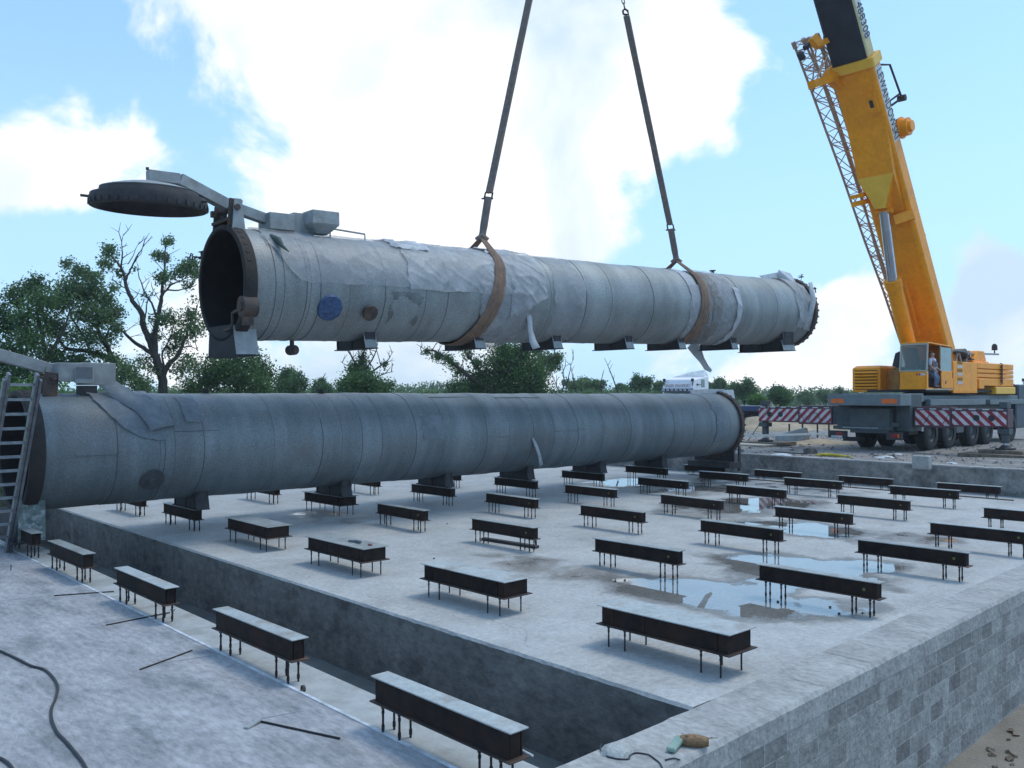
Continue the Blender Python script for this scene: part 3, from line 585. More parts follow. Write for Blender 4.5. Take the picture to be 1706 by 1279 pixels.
# manhole with blue cover, drain nozzle, valves, handles
Mm = Matrix.Translation((2.35, 0, 0)) @ Matrix.Rotation(math.radians(180-65), 4, 'X')   # toward the camera, slightly below mid
def radial(x, deg, r0):   # frame on the shell: z outward, deg from top towards the camera side
    a = math.radians(deg); n_ = V((0, -math.sin(a), math.cos(a))); xx = V((1, 0, 0)); yy = n_.cross(xx); M = Matrix((xx, yy, n_)).transposed().to_4x4(); M.translation = V((x, 0, 0))+n_*r0; return M
mb = MB(); vs = []; Mr = radial(1.82, 116, R-.02)
for i in range(14):
    for k in range(40):
        a = 2*math.pi*k/40; rr = .285*(i/13); z = .06+.035*math.cos(i/13*1.5)+.018*noise.noise(V((math.cos(a)*i*.4, math.sin(a)*i*.4, 2)))+.012*math.sin(a*9)*(i/13)**2
        if i == 13: z = -.02
        vs.append(Mr @ V((math.cos(a)*rr, math.sin(a)*rr, z)))
mb.v = [tuple(v) for v in vs]; mb.f = [(i*40+k, i*40+(k+1) % 40, (i+1)*40+(k+1) % 40, (i+1)*40+k) for i in range(13) for k in range(40)]
mb.build('manhole_cover', M_BLUE, VT, smooth=50)
mb = MB(); mb.tube([(1.4, -.15, -R), (1.4, -.15, -R-.14)], .045, 10); mb.tube([(1.4, -.26, -R-.2), (1.4, -.04, -R-.2)], .105, 16); mb.tube([(1.4, -.29, -R-.2), (1.4, -.01, -R-.2)], .06, 12); mb.build('drain_nozzle', M_RUST, VT, smooth=40)
Mr = radial(2.72, 118, R); mb = MB(); mb.tube([(0, 0, -.02), (0, 0, .10)], .13, 18, M=Mr); mb.tube([(0, 0, .10), (0, 0, .14)], .17, 18, M=Mr); mb.build('flanged_nozzle', M_RUST, VT, smooth=40)
def valve(root, p0, d, name='valve', sc_=1.):
    mb = MB(); p0 = V(p0); d = V(d).normalized(); mb.tube([p0, p0+d*.30*sc_], .012*sc_, 8); c = p0+d*.30*sc_
    mb.tube([c-V((0, .09, 0))*sc_, c+V((0, .09, 0))*sc_], .028*sc_, 10); mb.tube([c, c+d*.10*sc_], .022*sc_, 8)
    mb.tube([c+d*.10*sc_-V((.0, 0.07, 0))*sc_, c+d*.10*sc_+V((0, .07, 0))*sc_], .012*sc_, 6)
    mb.tube([c-V((.16, 0, 0))*sc_, c+V((.05, 0, 0))*sc_], .014*sc_, 8)
    mb.lathe([(-.17*sc_, .05*sc_), (-.17*sc_, .062*sc_), (-.185*sc_, .062*sc_), (-.185*sc_, .05*sc_)], 14, Matrix.Translation(c), close=True)
    return mb.build(name, M_DKSTEEL, root, smooth=40)
valve(VT, (.10, 1.16, .30), (0, .12, 1), sc_=1.25)
# locking gear lower right of the opening
mb = MB(); mb.tube([(-.06, -1.02, -.52), (.22, -1.02, -.52)], .20, 20); mb.tube([(-.10, -1.02, -.52), (-.05, -1.02, -.52)], .09, 14); mb.bar((-.05, -.62, -.62), (-.05, -1.0, -.55), .05, .05); mb.bar((-.06, -.62, -.60), (-.06, -.60, -.92), .04, .04)
mb.bar((-.07, -.60, -.90), (-.07, -.25, -.93), .05, .05); mb.box((.05, -1.06, -.78), (.2, .1, .2)); mb.build('locking_gear', M_RUST, VT, smooth=40)
# hinge tower, arm and lid of the open door
mb = MB()
mb.bar((.10, -.42, 1.0), (.16, -.42, 1.62), .05, .26, up=(1, 0, 0)); mb.bar((.10, .30, 1.0), (.16, .30, 1.56), .05, .26, up=(1, 0, 0)); mb.box((.12, -.05, 1.22), (.30, .8, .06)); mb.tube([(.14, -.55, 1.45), (.14, .45, 1.45)], .06, 12)
for k in range(6): mb.box((random.uniform(-.02, .25), random.uniform(-.4, .3), random.uniform(1.25, 1.5)), (.08, .10, .12))
tower = mb.build('hinge_tower', M_RUST, VT, bevel=.004)
mb = MB(); mb.add([(.02, -.52, .95), (.30, -.56, .80), (.24, -.50, 1.62), (.10, -.50, 1.62), (.02, -.49, .95), (.30, -.53, .80), (.24, -.47, 1.62), (.10, -.47, 1.62)], [(0, 1, 2, 3), (7, 6, 5, 4), (0, 4, 5, 1), (1, 5, 6, 2), (2, 6, 7, 3), (3, 7, 4, 0)]); mb.build('side_plate', M_GREYP, tower)
def in_T(p): return MT.inverted() @ V(p)
lidc = in_T(CAM+ray(249, 334)*16.2)
arm = MB(); hp = V((.16, -.05, 1.55)); q0 = hp; q1 = lidc+V((.55, 0, .46)); q2 = lidc+V((-.02, 0, .46))
arm.bar(V((.95, -.05, 1.36)), q0, .20, .20); arm.bar(q0, q1, .20, .22); arm.bar(q1, q2, .20, .20); armo = arm.build('door_arm', M_GREYP, VT, bevel=.008)
lid = MB(); tilt = Matrix.Translation(lidc) @ Matrix.Rotation(math.radians(4.0), 4, RT) @ Matrix.Rotation(math.radians(3.5), 4, 'Y') @ Matrix.Rotation(math.radians(-90), 4, 'Y')
# lathe axis x -> points up after rotation
LR = 1.0
lid.lathe([(.32, .01), (.31, .25), (.25, .55), (.16, .85), (.08, LR-.12), (.06, LR), (-.04, LR+.03), (-.16, LR+.0), (-.17, LR-.10), (-.10, LR-.13), (-.02, LR-.2), (.05, .7), (.12, .3), (.13, .01)], 72, tilt)
lo = lid.build('door_lid', M_DKSTEEL, VT, smooth=35)
cap_ = MB(); cap_.lathe([(.345, .01), (.335, .25), (.275, .55), (.185, .85), (.125, LR-.22), (.09, LR-.2)], 72, tilt); cap_.build('lid_dome', M_GREYP, lo, smooth=35)
tb = MB()
for k in range(36): tb.box((-.10, 0, LR+.025), (.08, .07, .022), tilt @ Matrix.Rotation(2*math.pi*k/36, 4, 'X'))
tb.build('lid_teeth', M_DKSTEEL, lo)
ey = MB(); e0 = tilt @ V((.17, .0, .0)); bpt = lidc+V((-.25, .62, .25))
bpt = in_T(CAM+ray(188, 313)*16.0)
ey.tube([bpt+V((0.0, .07, -.06)), bpt+V((0, .07, .05)), bpt+V((0, .04, .10)), bpt+V((0, -.04, .10)), bpt+V((0, -.07, .05)), bpt+V((0, -.07, -.06))], .014, 8); ey.box(bpt+V((0, 0, -.08)), (.12, .26, .02)); ey.build('lifting_eye', M_DKSTEEL, lo, smooth=40)
ey = MB(); ey.tube([tilt @ V((-.02, .2, 1.0)), tilt @ V((-.02, .2, 1.13))], .025, 8); ey.tube([tilt @ V((-.02, -.75, -.68)), tilt @ V((-.02, -.83, -.75))], .025, 8); ey.tube([q2+V((0, 0, .1)), q2+V((0, 0, .15))], .03, 8); ey.build('lid_pin', M_DKSTEEL, lo, smooth=40)
# counterweight boxes and handrail on top
def pl(px, py, d): return in_T(CAM+ray(px, py)*d)
mb = MB(); mb.box((1.18, -.05, 1.30), (.55, .55, .34)); mb.box((1.72, -.02, 1.32), (.5, .45, .42)); bxm = mb.build('counterweight_box', M_GREYP, VT, bevel=.01)
mb = MB(); mb.box((2.02, -.35, 1.42), (.62, .52, .28)); mb.add([(1.71, -.61, 1.28), (2.33, -.61, 1.28), (2.33, -.09, 1.28), (1.71, -.09, 1.28), (1.85, -.45, 1.10), (2.15, -.45, 1.10), (2.15, -.2, 1.10), (1.85, -.2, 1.10)], [(4, 5, 6, 7), (0, 4, 5, 1), (1, 5, 6, 2), (2, 6, 7, 3), (3, 7, 4, 0), (0, 1, 2, 3)])
mb.build('motor_housing', M_GREYP, VT, bevel=.012)
mb = MB(); mb.tube([(2.3, -.25, 1.08), (2.3, -.25, 1.27), (3.15, -.25, 1.22), (3.15, -.25, 1.06)], .022, 8); mb.build('handrail', M_GREYP, VT, smooth=40)
mb = MB(); mb.tube([(16.0, 0, 1.1), (16.0, 0, 1.2)], .05, 8); mb.tube([(16.0, 0, 1.2), (16.0, 0, 1.23)], .10, 12); mb.tube([(2.0, 0, 1.1), (2.0, 0, 1.2)], .05, 8); mb.build('top_nozzle', M_DKSTEEL, VT, smooth=40)
# raised plates + valve at the far end
def sail(root, L):
    mb = MB()
    mb.add([(L-1.7, -.1, 1.10), (L-.30, -.1, 1.08), (L-.40, -.1, 1.42), (L-1.9, -.1, 1.18), (L-1.7, -.13, 1.10), (L-.30, -.13, 1.08), (L-.40, -.13, 1.42), (L-1.9, -.13, 1.18)], [(0, 1, 2, 3), (7, 6, 5, 4), (0, 4, 5, 1), (1, 5, 6, 2), (2, 6, 7, 3), (3, 7, 4, 0)])
    mb.add([(L-.8, -.16, 1.00), (L-.22, -.6, .80), (L-.34, -.30, 1.34), (L-.9, -.2, 1.42), (L-.8, -.18, .97), (L-.22, -.62, .78), (L-.34, -.33, 1.32), (L-.9, -.23, 1.42)], [(0, 1, 2, 3), (7, 6, 5, 4), (0, 4, 5, 1), (1, 5, 6, 2), (2, 6, 7, 3), (3, 7, 4, 0)])
    return mb.build('head_cover_plate', M_WHITEP, root, bevel=.004)
sail(VT, LT)
valve(VT, (LT-.1, -.55, .95), (0, -.2, 1), sc_=.8)
mb = MB(); mb.tube([(LT-.1, -.95, .7), (LT+.05, -1.0, .8), (LT+.1, -1.0, .62)], .02, 6); mb.bar((LT-.2, -.9, .78), (LT+.12, -1.0, .76), .05, .05); mb.build('clamp', M_DKSTEEL, VT)
# plastic film
film(VT, .55, 3.9, -30, 84, 1, M_FILM, edge=lambda u: -40*math.exp(-(u/.10)**2)+6)
film(VT, 3.7, 6.8, -25, 92, 2, M_FILM2, wr=.03, edge=lambda u: 0)
film(VT, 5.7, 7.2, 60, 200, 3, M_FILM, sag=.11, wr=.02)
film(VT, 6.6, 7.75, -20, 122, 4, M_FILM2, wr=.045, edge=lambda u: -30*u)
film(VT, 8.05, 9.1, -5, 175, 5, M_FILM, off=.014, wr=.008, edge=lambda u: -20*u)
film(VT, 13.45, 13.85, -10, 150, 6, M_STRIP, off=.014, wr=.012, rag=.08, nx=12)
film(VT, 13.4, 14.4, 60, 185, 7, M_FILM, off=.02, wr=.02, rag=.15)
film(VT, 14.5, 15.7, 10, 175, 8, M_FILM, off=.02, wr=.025, rag=.1)
film(VT, 15.6, 15.85, 60, 170, 9, M_STRIP, off=.03, wr=.04, rag=.05, nx=12)
film(VT, 19.1, 19.95, -20, 120, 10, M_FILM2, off=.02, wr=.035, rag=.16)
film(VT, 3.6, 4.5, -30, 40, 11, M_STRIP, off=.02, wr=.05, rag=.2, nx=50)
film(VT, 6.3, 7.0, -30, 30, 12, M_STRIP, off=.02, wr=.05, rag=.2, nx=50)
def tpath(pxs, d0, d1):
    n_ = len(pxs); return [in_T(atd(p[0], p[1], d0+(d1-d0)*i/(n_-1))) for i, p in enumerate(pxs)]
ssx = [(878, 512), (881, 530), (884, 550), (889, 568), (893, 580)]
dd = ((V((15.3, 14.85, 5.1))-CAM).dot(FW))
strip(VT, tpath(ssx, dd, dd), .12, .24, M_STRIP)
strip(VT, tpath([(1152, 572), (1160, 585), (1170, 600), (1178, 612), (1184, 618)], 29, 29.2), .55, .12, M_STRIP)
strip(VT, tpath([(1350, 470), (1354, 500), (1350, 530), (1344, 550)], 29.3, 29.5), .25, .4, M_STRIP)
# wrinkled green rag by the flange
Mr = radial(.78, 42, R+.03); mb = MB(); mb.tube([Mr @ V(p) for p in ((-.05, .1, .02), (.02, -.12, .06), (.03, -.3, .05), (.12, -.45, .03))], [.035, .07, .04, .012], 7); mb.build('green_rag', mat('green_rag_cloth', (.10, .14, .12), (.06, .08, .07), bump=.5), VT, smooth=70)
# rust stains on the shell around the sling: stained ring sheets
film(VT, x2r+.05, x2r+.85, 5, 175, 15, M_STAIN, off=.045, wr=.006, rag=.12, nx=20, name='rust_stain')
film(VT, 3.25, 4.0, 95, 165, 16, M_GRIME, off=.004, wr=.002, rag=.12, nx=30, name='grime_patch')

# ---- lying vessel
ML = frame(V((4.82, 18.5, 1.817)), V((1, 0, 0))); LL = 22.6
VL = empty('autoclave_tank', ML, 'long dull grey clad cylindrical tank lying on a row of beam supports', 'tank', 'long clad autoclave tanks')
f2 = shell_fn(11.3, .022); seamsL = [1.05, 1.85, 1.95, 2.15, 2.75, 4.3, 5.5, 6.0, 6.55, 7.1, 8.1, 8.95, 10.4, 11.2, 12.1, 12.9, 13.9, 15.0, 16.3, 17.4, 18.5, 19.6, 20.9, 21.7]
shL = shell(VL, LL, seamsL, f2, M_CLADL, x0=-.20)
mb = MB()
for i, s in enumerate(seamsL): seam(mb, s, R+.004, .006 if i % 3 else .012, random.choice((0, 20, 60)), random.choice((360, 150, 200)), fn=f2)
mb.build('cladding_seams', M_SEAM, shL)
door_end(VL, False, -.45); lathe_in(VL, LL, -.45); far_end(VL, LL, M_CLADL)
for xg in (7.75, 11.25, 14.35, 17.3, 20.4, 23.45): saddle(VL, xg-4.82, .49-1.817, hw=.60, wx=.28, m=M_DKSTEEL)
mb = MB(); mb.box((22.35, 0, -1.44), (.75, 1.8, .20)); mb.box((22.65, -.86, -1.22), (.12, .05, .9)); mb.box((22.35, 0, -1.12), (.05, 1.7, .42)); mb.build('end_stand', M_DKSTEEL, VL, bevel=.004)
mb = MB(); mb.add([(-.55, -.66, -.85), (-.10, -.66, -.85), (-.10, -.70, -1.62), (-.55, -.70, -1.62), (-.55, -.69, -.85), (-.10, -.69, -.85), (-.10, -.73, -1.62), (-.55, -.73, -1.62)], [(0, 1, 2, 3), (7, 6, 5, 4), (0, 4, 5, 1), (1, 5, 6, 2), (2, 6, 7, 3), (3, 7, 4, 0)])
mb.build('stand_plate', M_GREEN, VL); mb = MB(); mb.box((-.35, 0, -1.35), (.4, 1.35, .5)); mb.box((-.35, 0, -1.62), (.6, 1.5, .04)); mb.build('door_stand', M_DKSTEEL, VL, bevel=.004)
film(VL, .75, 1.95, 5, 62, 21, M_FILM3, wr=.03, edge=lambda u: -50*(1-u)**3+18)
mb = MB()
for a, b in (((1.05, 30), (2.0, 66)),): pass
strip(VL, [(1.0, -.2, 1.42), (1.25, -.5, 1.12), (1.6, -.85, .85), (1.85, -1.05, .6), (1.9, -1.14, .42)], .3, .55, M_FILM3, nrm=(0, -.8, .6), name='plastic_wrap')
strip(VL, [V((12.05, -R-.01, -.12)), V((12.15, -R-.03, -.35)), V((12.3, -R-.04, -.62)), V((12.42, -R+.0, -.9))], .08, .15, M_STRIP)
film(VL, 8.3, 8.95, 60, 92, 22, M_FILM3, off=.01, wr=.01, rag=.1, nx=16, na=16)
film(VL, 2.4, 2.75, 20, 62, 23, M_FILM3, off=.01, wr=.02, rag=.08, nx=14, na=20)
film(VL, 20.9, 21.4, 50, 120, 24, M_FILM3, off=.008, wr=.01, rag=.15)
mb = MB()
for x0_, x1_, dg in ((.3, 1.05, 93), (2.15, 3.1, 72), (10.4, 11.2, 92), (11.2, 12.9, 27), (8.95, 10.4, 25), (12.9, 13.9, 88), (13.9, 15.0, 86)):
    Mr = radial((x0_+x1_)/2, dg, R+.009); mb.box((0, 0, 0), (x1_-x0_, .010, .012), Mr)
mb.build('lap_joint', M_SEAM, VL)
Mr = radial(1.75, 122, R-.02); mb = MB(); mb.tube([(0, 0, 0), (0, 0, .06)], .24, 24, M=Mr); mb.tube([(0, 0, .06), (0, 0, .11)], .07, 12, M=Mr); mb.build('blind_flange', mat('dark_cover', (.085, .085, .088), (.05, .05, .055), rough=.8), VL, smooth=40)  # dark grey disc low on the tank side
mb = MB()
for x in (3.25, 6.1): mb.tube([(x, 0, 1.08), (x, 0, 1.17)], .06, 10); mb.tube([(x, 0, 1.17), (x, 0, 1.20)], .12, 14)
mb.tube([(12.1, .3, 1.05), (12.1, .3, 1.13)], .1, 12); mb.build('top_nozzle', M_DKSTEEL, VL, smooth=40)
def in_L(p): return ML.inverted() @ V(p)
mb = MB(); mb.bar((.05, -.35, 1.0), (.10, -.35, 1.5), .05, .25, up=(1, 0, 0)); mb.bar((.05, .35, 1.0), (.10, .35, 1.5), .05, .25, up=(1, 0, 0)); mb.tube([(.1, -.5, 1.4), (.1, .5, 1.4)], .05, 10); mb.build('hinge_tower', M_RUST, VL, bevel=.004)
mb = MB(); mb.bar((.9, 0, 1.50), (.05, 0, 1.60), .20, .20); mb.bar((.05, 0, 1.60), (-2.6, 0, 2.35), .22, .22); mb.bar((-2.6, 0, 2.35), (-3.3, 0, 2.35), .2, .2); mb.build('door_arm', M_GREYP, VL, bevel=.008)
tl = Matrix.Translation((-3.2, 0, 1.95)) @ Matrix.Rotation(math.radians(-90), 4, 'Y'); mb = MB()
mb.lathe([(.32, .01), (.31, .25), (.25, .55), (.16, .85), (.08, LR-.12), (.06, LR), (-.04, LR+.03), (-.16, LR+.0), (-.17, LR-.10), (-.02, LR-.2), (.13, .01)], 60, tl); mb.build('door_lid', M_DKSTEEL, VL, smooth=35)
c0 = in_L(aty(112, 620, 18.3)); c1 = in_L(aty(158, 623, 18.3))
mb = MB(); mb.box(c0, (.42, .4, .36)); mb.box(c1+V((.02, 0, 0)), (.64, .34, .44)); mb.box((c0+c1)/2+V((-.02, -.25, -.05)), (.34, .06, .30)); mb.build('counterweight_box', M_GREYP, VL, bevel=.01)
mb = MB(); mb.box((c0+c1)/2+V((-.03, -.285, .0)), (.30, .01, .22)); mb.build('dark_plate', mat('dark_grey_sheet', (.16, .17, .19)), VL)
mb = MB(); mb.box(c1+V((-.15, .0, -.34)), (.30, .3, .22)); mb.build('box_bracket', M_DKSTEEL, VL)
# white cover plates at the far end
mb = MB(); p0 = in_L(aty(1178, 648, 18.4)); 
def quadp(mb, pts, th=.02):
    a = [V(p) for p in pts]; n_ = (a[1]-a[0]).cross(a[2]-a[0]).normalized()*th; n = len(a); mb.add(a+[p+n_ for p in a], [tuple(range(n)), tuple(range(n, 2*n))[::-1]]+[(i, (i+1) % n, (i+1) % n+n, i+n) for i in range(n)])
quadp(mb, [in_L(aty(1150, 655, 18.5)), in_L(aty(1178, 655, 18.5)), in_L(aty(1178, 648, 18.5)), in_L(aty(1150, 649, 18.5))], .05)
quadp(mb, [in_L(aty(1170, 650, 18.7)), in_L(aty(1222, 649, 18.2)), in_L(aty(1226, 676, 18.0)), in_L(aty(1196, 672, 18.3))], .03)
quadp(mb, [in_L(aty(1172, 657, 18.6)), in_L(aty(1203, 657, 18.4)), in_L(aty(1203, 648, 18.4)), in_L(aty(1172, 648, 18.6))], .12)
mb.build('head_cover_plate', M_WHITEP, VL)

# ------------------------------------------------------------ hook, slings
HK = V((17.3, 16.2, 19.7))
def band(mb, pts, wd, th, sidev=None):
    pts = [V(p) for p in pts]; n = len(pts); vs = []
    for i, p in enumerate(pts):
        t = (pts[min(i+1, n-1)]-pts[max(i-1, 0)]).normalized(); s_ = V(sidev[i] if isinstance(sidev, list) else sidev); s_ = (s_-t*s_.dot(t)).normalized(); u = t.cross(s_)
        w_ = wd[i] if isinstance(wd, list) else wd
        m_ = 8
        for k in range(m_):
            a = 2*math.pi*k/m_; vs.append(p+s_*math.cos(a)*w_/2+u*math.sin(a)*th/2)
    mb.add(vs, [(i*8+k, i*8+(k+1) % 8, (i+1)*8+(k+1) % 8, (i+1)*8+k) for i in range(n-1) for k in range(8)]+[tuple(range(8))[::-1], tuple((n-1)*8+k for k in range(8))])
def make_sling(xs_, choke, shack, topP, label, chain, sl=.3):
    root = empty('lifting_sling', choke, label, 'sling', 'lifting slings'); T = Matrix.Translation(-choke)
    # ring round the shell
    c = MT @ V((xs_, 0, 0)); yv = (MT.to_3x3() @ V((0, 1, 0))); zv = (MT.to_3x3() @ V((0, 0, 1))); Rr = R+.055
    ch = choke; loc = in_T(ch); yc, zc = loc.y, loc.z; dist = math.hypot(yc, zc); ang = math.atan2(-yc, zc); half = math.acos(min(.999, Rr/dist))
    a_front = ang+half; a_back = ang-half
    mb = MB(); nn = 60
    for kk, off in enumerate((-.14, -.05, .05, .14)):
        pts = [ch+ax*off*.25]; ws = [.09]
        for i in range(nn+1):
            a = a_front+(2*math.pi-2*half)*i/nn; k = math.sin(math.pi*i/nn)
            rr_ = Rr+(.012 if kk == 1 else 0)
            slant = -sl*(1-math.cos(a))/2+.1
            pts.append(c+ax*(off*(.45+.8*k)+slant-.10+(loc.x-xs_)*0+.018*noise.noise(V((i*.35, kk*3, 0))))-yv*math.sin(a)*rr_+zv*math.cos(a)*rr_); ws.append(.135+.04*noise.noise(V((i*.2, kk, 5))))
        pts.append(ch+ax*off*.25); ws.append(.09)
        side = [ax]*len(pts); band(mb, pts, ws, .055, side)
    mb.v = [tuple(T @ V(p)) for p in mb.v]; mb.build('choker_loop', M_SLINGO, root, smooth=60)
    mb = MB(); s_ = RT
    d = (shack-ch).normalized()
    band(mb, [ch-d*.05, ch+d*.15, ch+d*.3, shack-d*.05], [.20, .17, .19, .19], .09, s_); mb.tube([ch-s_*.13+V((0, 0, -.06)), ch+V((0, 0, .06)), ch+s_*.13+V((0, 0, -.06))], .075, 10)
    mb.v = [tuple(T @ V(p)) for p in mb.v]; mb.build('lower_strop', M_SLING, root, smooth=60)
    mb = MB(); d2 = (topP-shack).normalized(); u2 = d2; s2 = RT
    mb.tube([shack-s2*.09-u2*.10, shack-s2*.09+u2*.06, shack-s2*.05+u2*.12, shack+s2*.05+u2*.12, shack+s2*.09+u2*.06, shack+s2*.09-u2*.10], .022, 8); mb.tube([shack-s2*.16-u2*.09, shack+s2*.13-u2*.09], .022, 8)
    mb.v = [tuple(T @ V(p)) for p in mb.v]; mb.build('shackle', M_DKSTEEL, root, smooth=40)
    mb = MB(); n_ = 24; pts = [shack+u2*.06+(topP-shack-u2*.1)*(i/n_) for i in range(n_+1)]
    for o_ in (-.035, .035): band(mb, [p+RT*o_ for p in pts], [.115+.012*noise.noise(V((i*.7, o_*50, 0))) for i in range(n_+1)], .085, RT)
    mb.v = [tuple(T @ V(p)) for p in mb.v]; mb.build('upper_strop', M_SLING, root, smooth=60)
    mb = MB(); p = topP; d3 = (HK-topP).normalized(); Ln = (HK-topP).length; k = 0
    if chain:
        mb.tube([p-s2*.07, p+d3*.1-s2*.07, p+d3*.16, p+d3*.1+s2*.07, p+s2*.07, p-s2*.07], .03, 8)
        nl = int(Ln/.16)
        for i in range(nl):
            c_ = p+d3*(.16+i*(Ln-.16)/nl); uu = s2 if i % 2 else d3.cross(s2).normalized()
            mb.tube([c_+uu*.035, c_+uu*.035+d3*.13, c_+d3*.16, c_-uu*.035+d3*.13, c_-uu*.035, c_-d3*.03, c_+uu*.035], .014, 6)
        mb.v = [tuple(T @ V(q)) for q in mb.v]; mb.build('chain', M_DKSTEEL, root, smooth=40)
    return root
ch1 = aty(803, 396, 16.25); sh1 = aty(814, 325, 16.25); ch2 = aty(1127, 434, 16.0); sh2 = aty(1117, 378, 16.0); tp2 = aty(1043, 24, 16.1)
x1 = in_T(ch1).x; x2 = in_T(ch2).x
make_sling(x1+.02, ch1, sh1, HK+V((0, 0, -.2)), 'thick brown webbing sling, the left one, choked round the hanging tank', False, .85)
make_sling(x2+.10, ch2, sh2, tp2, 'thick grey webbing sling on a chain, the right one, choked round the hanging tank', True)
# ------------------------------------------------------------ crane
M_CY = mat('crane_yellow', (.98, .345, .004), (.92, .31, .004), rough=.42, scale=1.5, dirt=(.62, .23, .01), dscale=1.1, damt=.4, spec=.4, grain=(6, .14))
M_CYL = mat('crane_yellow_pale', (.88, .50, .06), (.8, .42, .03), rough=.45, scale=2)
M_CG = mat('carrier_grey', (.075, .09, .095), (.05, .06, .065), rough=.6, scale=3, dirt=(.08, .08, .08), dscale=2, damt=.5)
M_CGL = mat('carrier_light_grey', (.17, .20, .21), (.13, .155, .165), rough=.6, scale=3, dirt=(.16, .16, .15), dscale=2, damt=.5)
M_BLK = mat('black_parts', (.018, .018, .02), (.03, .03, .032), rough=.65, scale=4)
M_TYRE = mat('tyre_rubber', (.03, .029, .028), (.018, .018, .018), rough=.9, scale=5, dirt=(.06, .055, .05), dscale=2, damt=.5, bump=.3)
M_HUB = mat('hub_grey', (.07, .078, .078), (.045, .05, .05), rough=.7)
M_CHROME = mat('chrome_rod', (.55, .57, .66), (.45, .47, .55), rough=.22, metal=.95, scale=2)
M_BOOM2 = mat('boom_dark_under', (.028, .032, .045), (.018, .02, .03), rough=.5, scale=2, spec=.35)  # near-black colour for the underside and far side of the upper sections
M_BOOMS = mat('boom_cream_side', (.62, .50, .24), (.5, .42, .22), rough=.5)
M_LET = mat('lettering_black', (.02, .02, .025), (.03, .03, .03), rough=.5)
M_LETW = mat('lettering_grey', (.62, .62, .60), (.55, .55, .54), rough=.5)
M_ORG = mat('orange_reflector', (.80, .16, .02), (.7, .13, .02), rough=.35)
M_RED = mat('red_lens', (.30, .02, .02), (.2, .01, .01), rough=.3)
M_GLASSG = mat('cab_glass', (.10, .16, .15), (.07, .11, .11), rough=.06, spec=1.)
def glass():
    m = bpy.data.materials.new('tinted_glass'); m.use_nodes = True; p = m.node_tree.nodes['Principled BSDF']
    p.inputs['Base Color'].default_value = (.10, .16, .15, 1); p.inputs['Roughness'].default_value = .04; p.inputs['Alpha'].default_value = .5; p.inputs['Specular IOR Level'].default_value = 1.; return m
M_GL = glass()
def stripe_mat(name, sgn):
    m = bpy.data.materials.new(name); m.use_nodes = True; t = m.node_tree; n = t.nodes; l = t.links; p = n['Principled BSDF']; p.inputs['Roughness'].default_value = .45
    tc = n.new('ShaderNodeTexCoord'); sx = n.new('ShaderNodeSeparateXYZ'); l.new(tc.outputs['Object'], sx.inputs[0])
    a = n.new('ShaderNodeMath'); a.operation = 'MULTIPLY_ADD'; l.new(sx.outputs[1], a.inputs[0]); a.inputs[1].default_value = sgn; l.new(sx.outputs[2], a.inputs[2])
    q = n.new('ShaderNodeMath'); q.operation = 'DIVIDE'; l.new(a.outputs[0], q.inputs[0]); q.inputs[1].default_value = .37
    f = n.new('ShaderNodeMath'); f.operation = 'FRACT'; l.new(q.outputs[0], f.inputs[0]); g = n.new('ShaderNodeMath'); g.operation = 'GREATER_THAN'; g.inputs[1].default_value = .5; l.new(f.outputs[0], g.inputs[0])
    mi = n.new('ShaderNodeMixRGB'); l.new(g.outputs[0], mi.inputs[0]); mi.inputs[1].default_value = (.68, .62, .62, 1); mi.inputs[2].default_value = (.36, .015, .04, 1)
    no = n.new('ShaderNodeTexNoise'); no.inputs['Scale'].default_value = 5; l.new(tc.outputs['Object'], no.inputs[0]); r = n.new('ShaderNodeMapRange'); l.new(no.outputs[0], r.inputs[0]); r.inputs[1].default_value = .3; r.inputs[2].default_value = .7; r.inputs[3].default_value = .7; r.inputs[4].default_value = 1.05
    mm = n.new('ShaderNodeMixRGB'); mm.blend_type = 'MULTIPLY'; mm.inputs[0].default_value = 1; l.new(mi.outputs[0], mm.inputs[1]); l.new(r.outputs[0], mm.inputs[2]); l.new(mm.outputs[0], p.inputs['Base Color']); return m
M_STR = stripe_mat('red_white_stripes_right', -1.); M_STL = stripe_mat('red_white_stripes_left', 1.)
CR0 = V((38.0, 16.1, GZ)); TC = Matrix.Translation(-CR0)
CR = empty('mobile_crane', CR0, 'large yellow telescopic mobile crane on grey multi-axle carrier with outriggers out', 'crane')
YN, YF = 14.67, 17.65; YM = (YN+YF)/2
def part(mb, name, m, parent=CR, **k):
    mb.v = [tuple(V(p)-CR0) for p in mb.v]; return mb.build(name, m, parent, **k)
# carrier
mb = MB(); mb.bx((34.5, 15.35, 1.35), (49.5, 16.95, 2.35)); mb.bx((36.3, YN+.5, 1.9), (49.5, YF-.5, 2.60)); part(mb, 'chassis', M_CG, bevel=.02)
mb = MB(); mb.bx((34.0, YN, 2.46), (35.0, YF, 2.92)); mb.bx((35.0, YN+.1, 2.60), (36.4, YF-.1, 2.94)); part(mb, 'rear_deck', M_CGL, bevel=.015)
mb = MB(); mb.bx((36.4, YN+.25, 2.62), (50.5, YF-.1, 2.86)); mb.bx((36.9, YN+.02, 2.44), (43.0, YN+.24, 2.70)); mb.bx((43.6, YN+.02, 2.44), (50.5, YN+.24, 2.66)); part(mb, 'side_deck', M_CGL, bevel=.015)
mb = MB(); mb.bx((34.9, YN+.02, 1.45), (36.0, YN+.55, 2.90)); mb.bx((34.9, YF-.55, 1.45), (36.0, YF-.02, 2.45)); part(mb, 'outrigger_housing', M_CG, bevel=.015)
mb = MB(); mb.bx((34.6, YN+.4, 1.62), (35.4, YF-.1, 1.78)); mb.bx((34.45, YN+.55, 1.48), (34.7, YF, 1.62)); part(mb, 'rear_step', M_CG, bevel=.01)
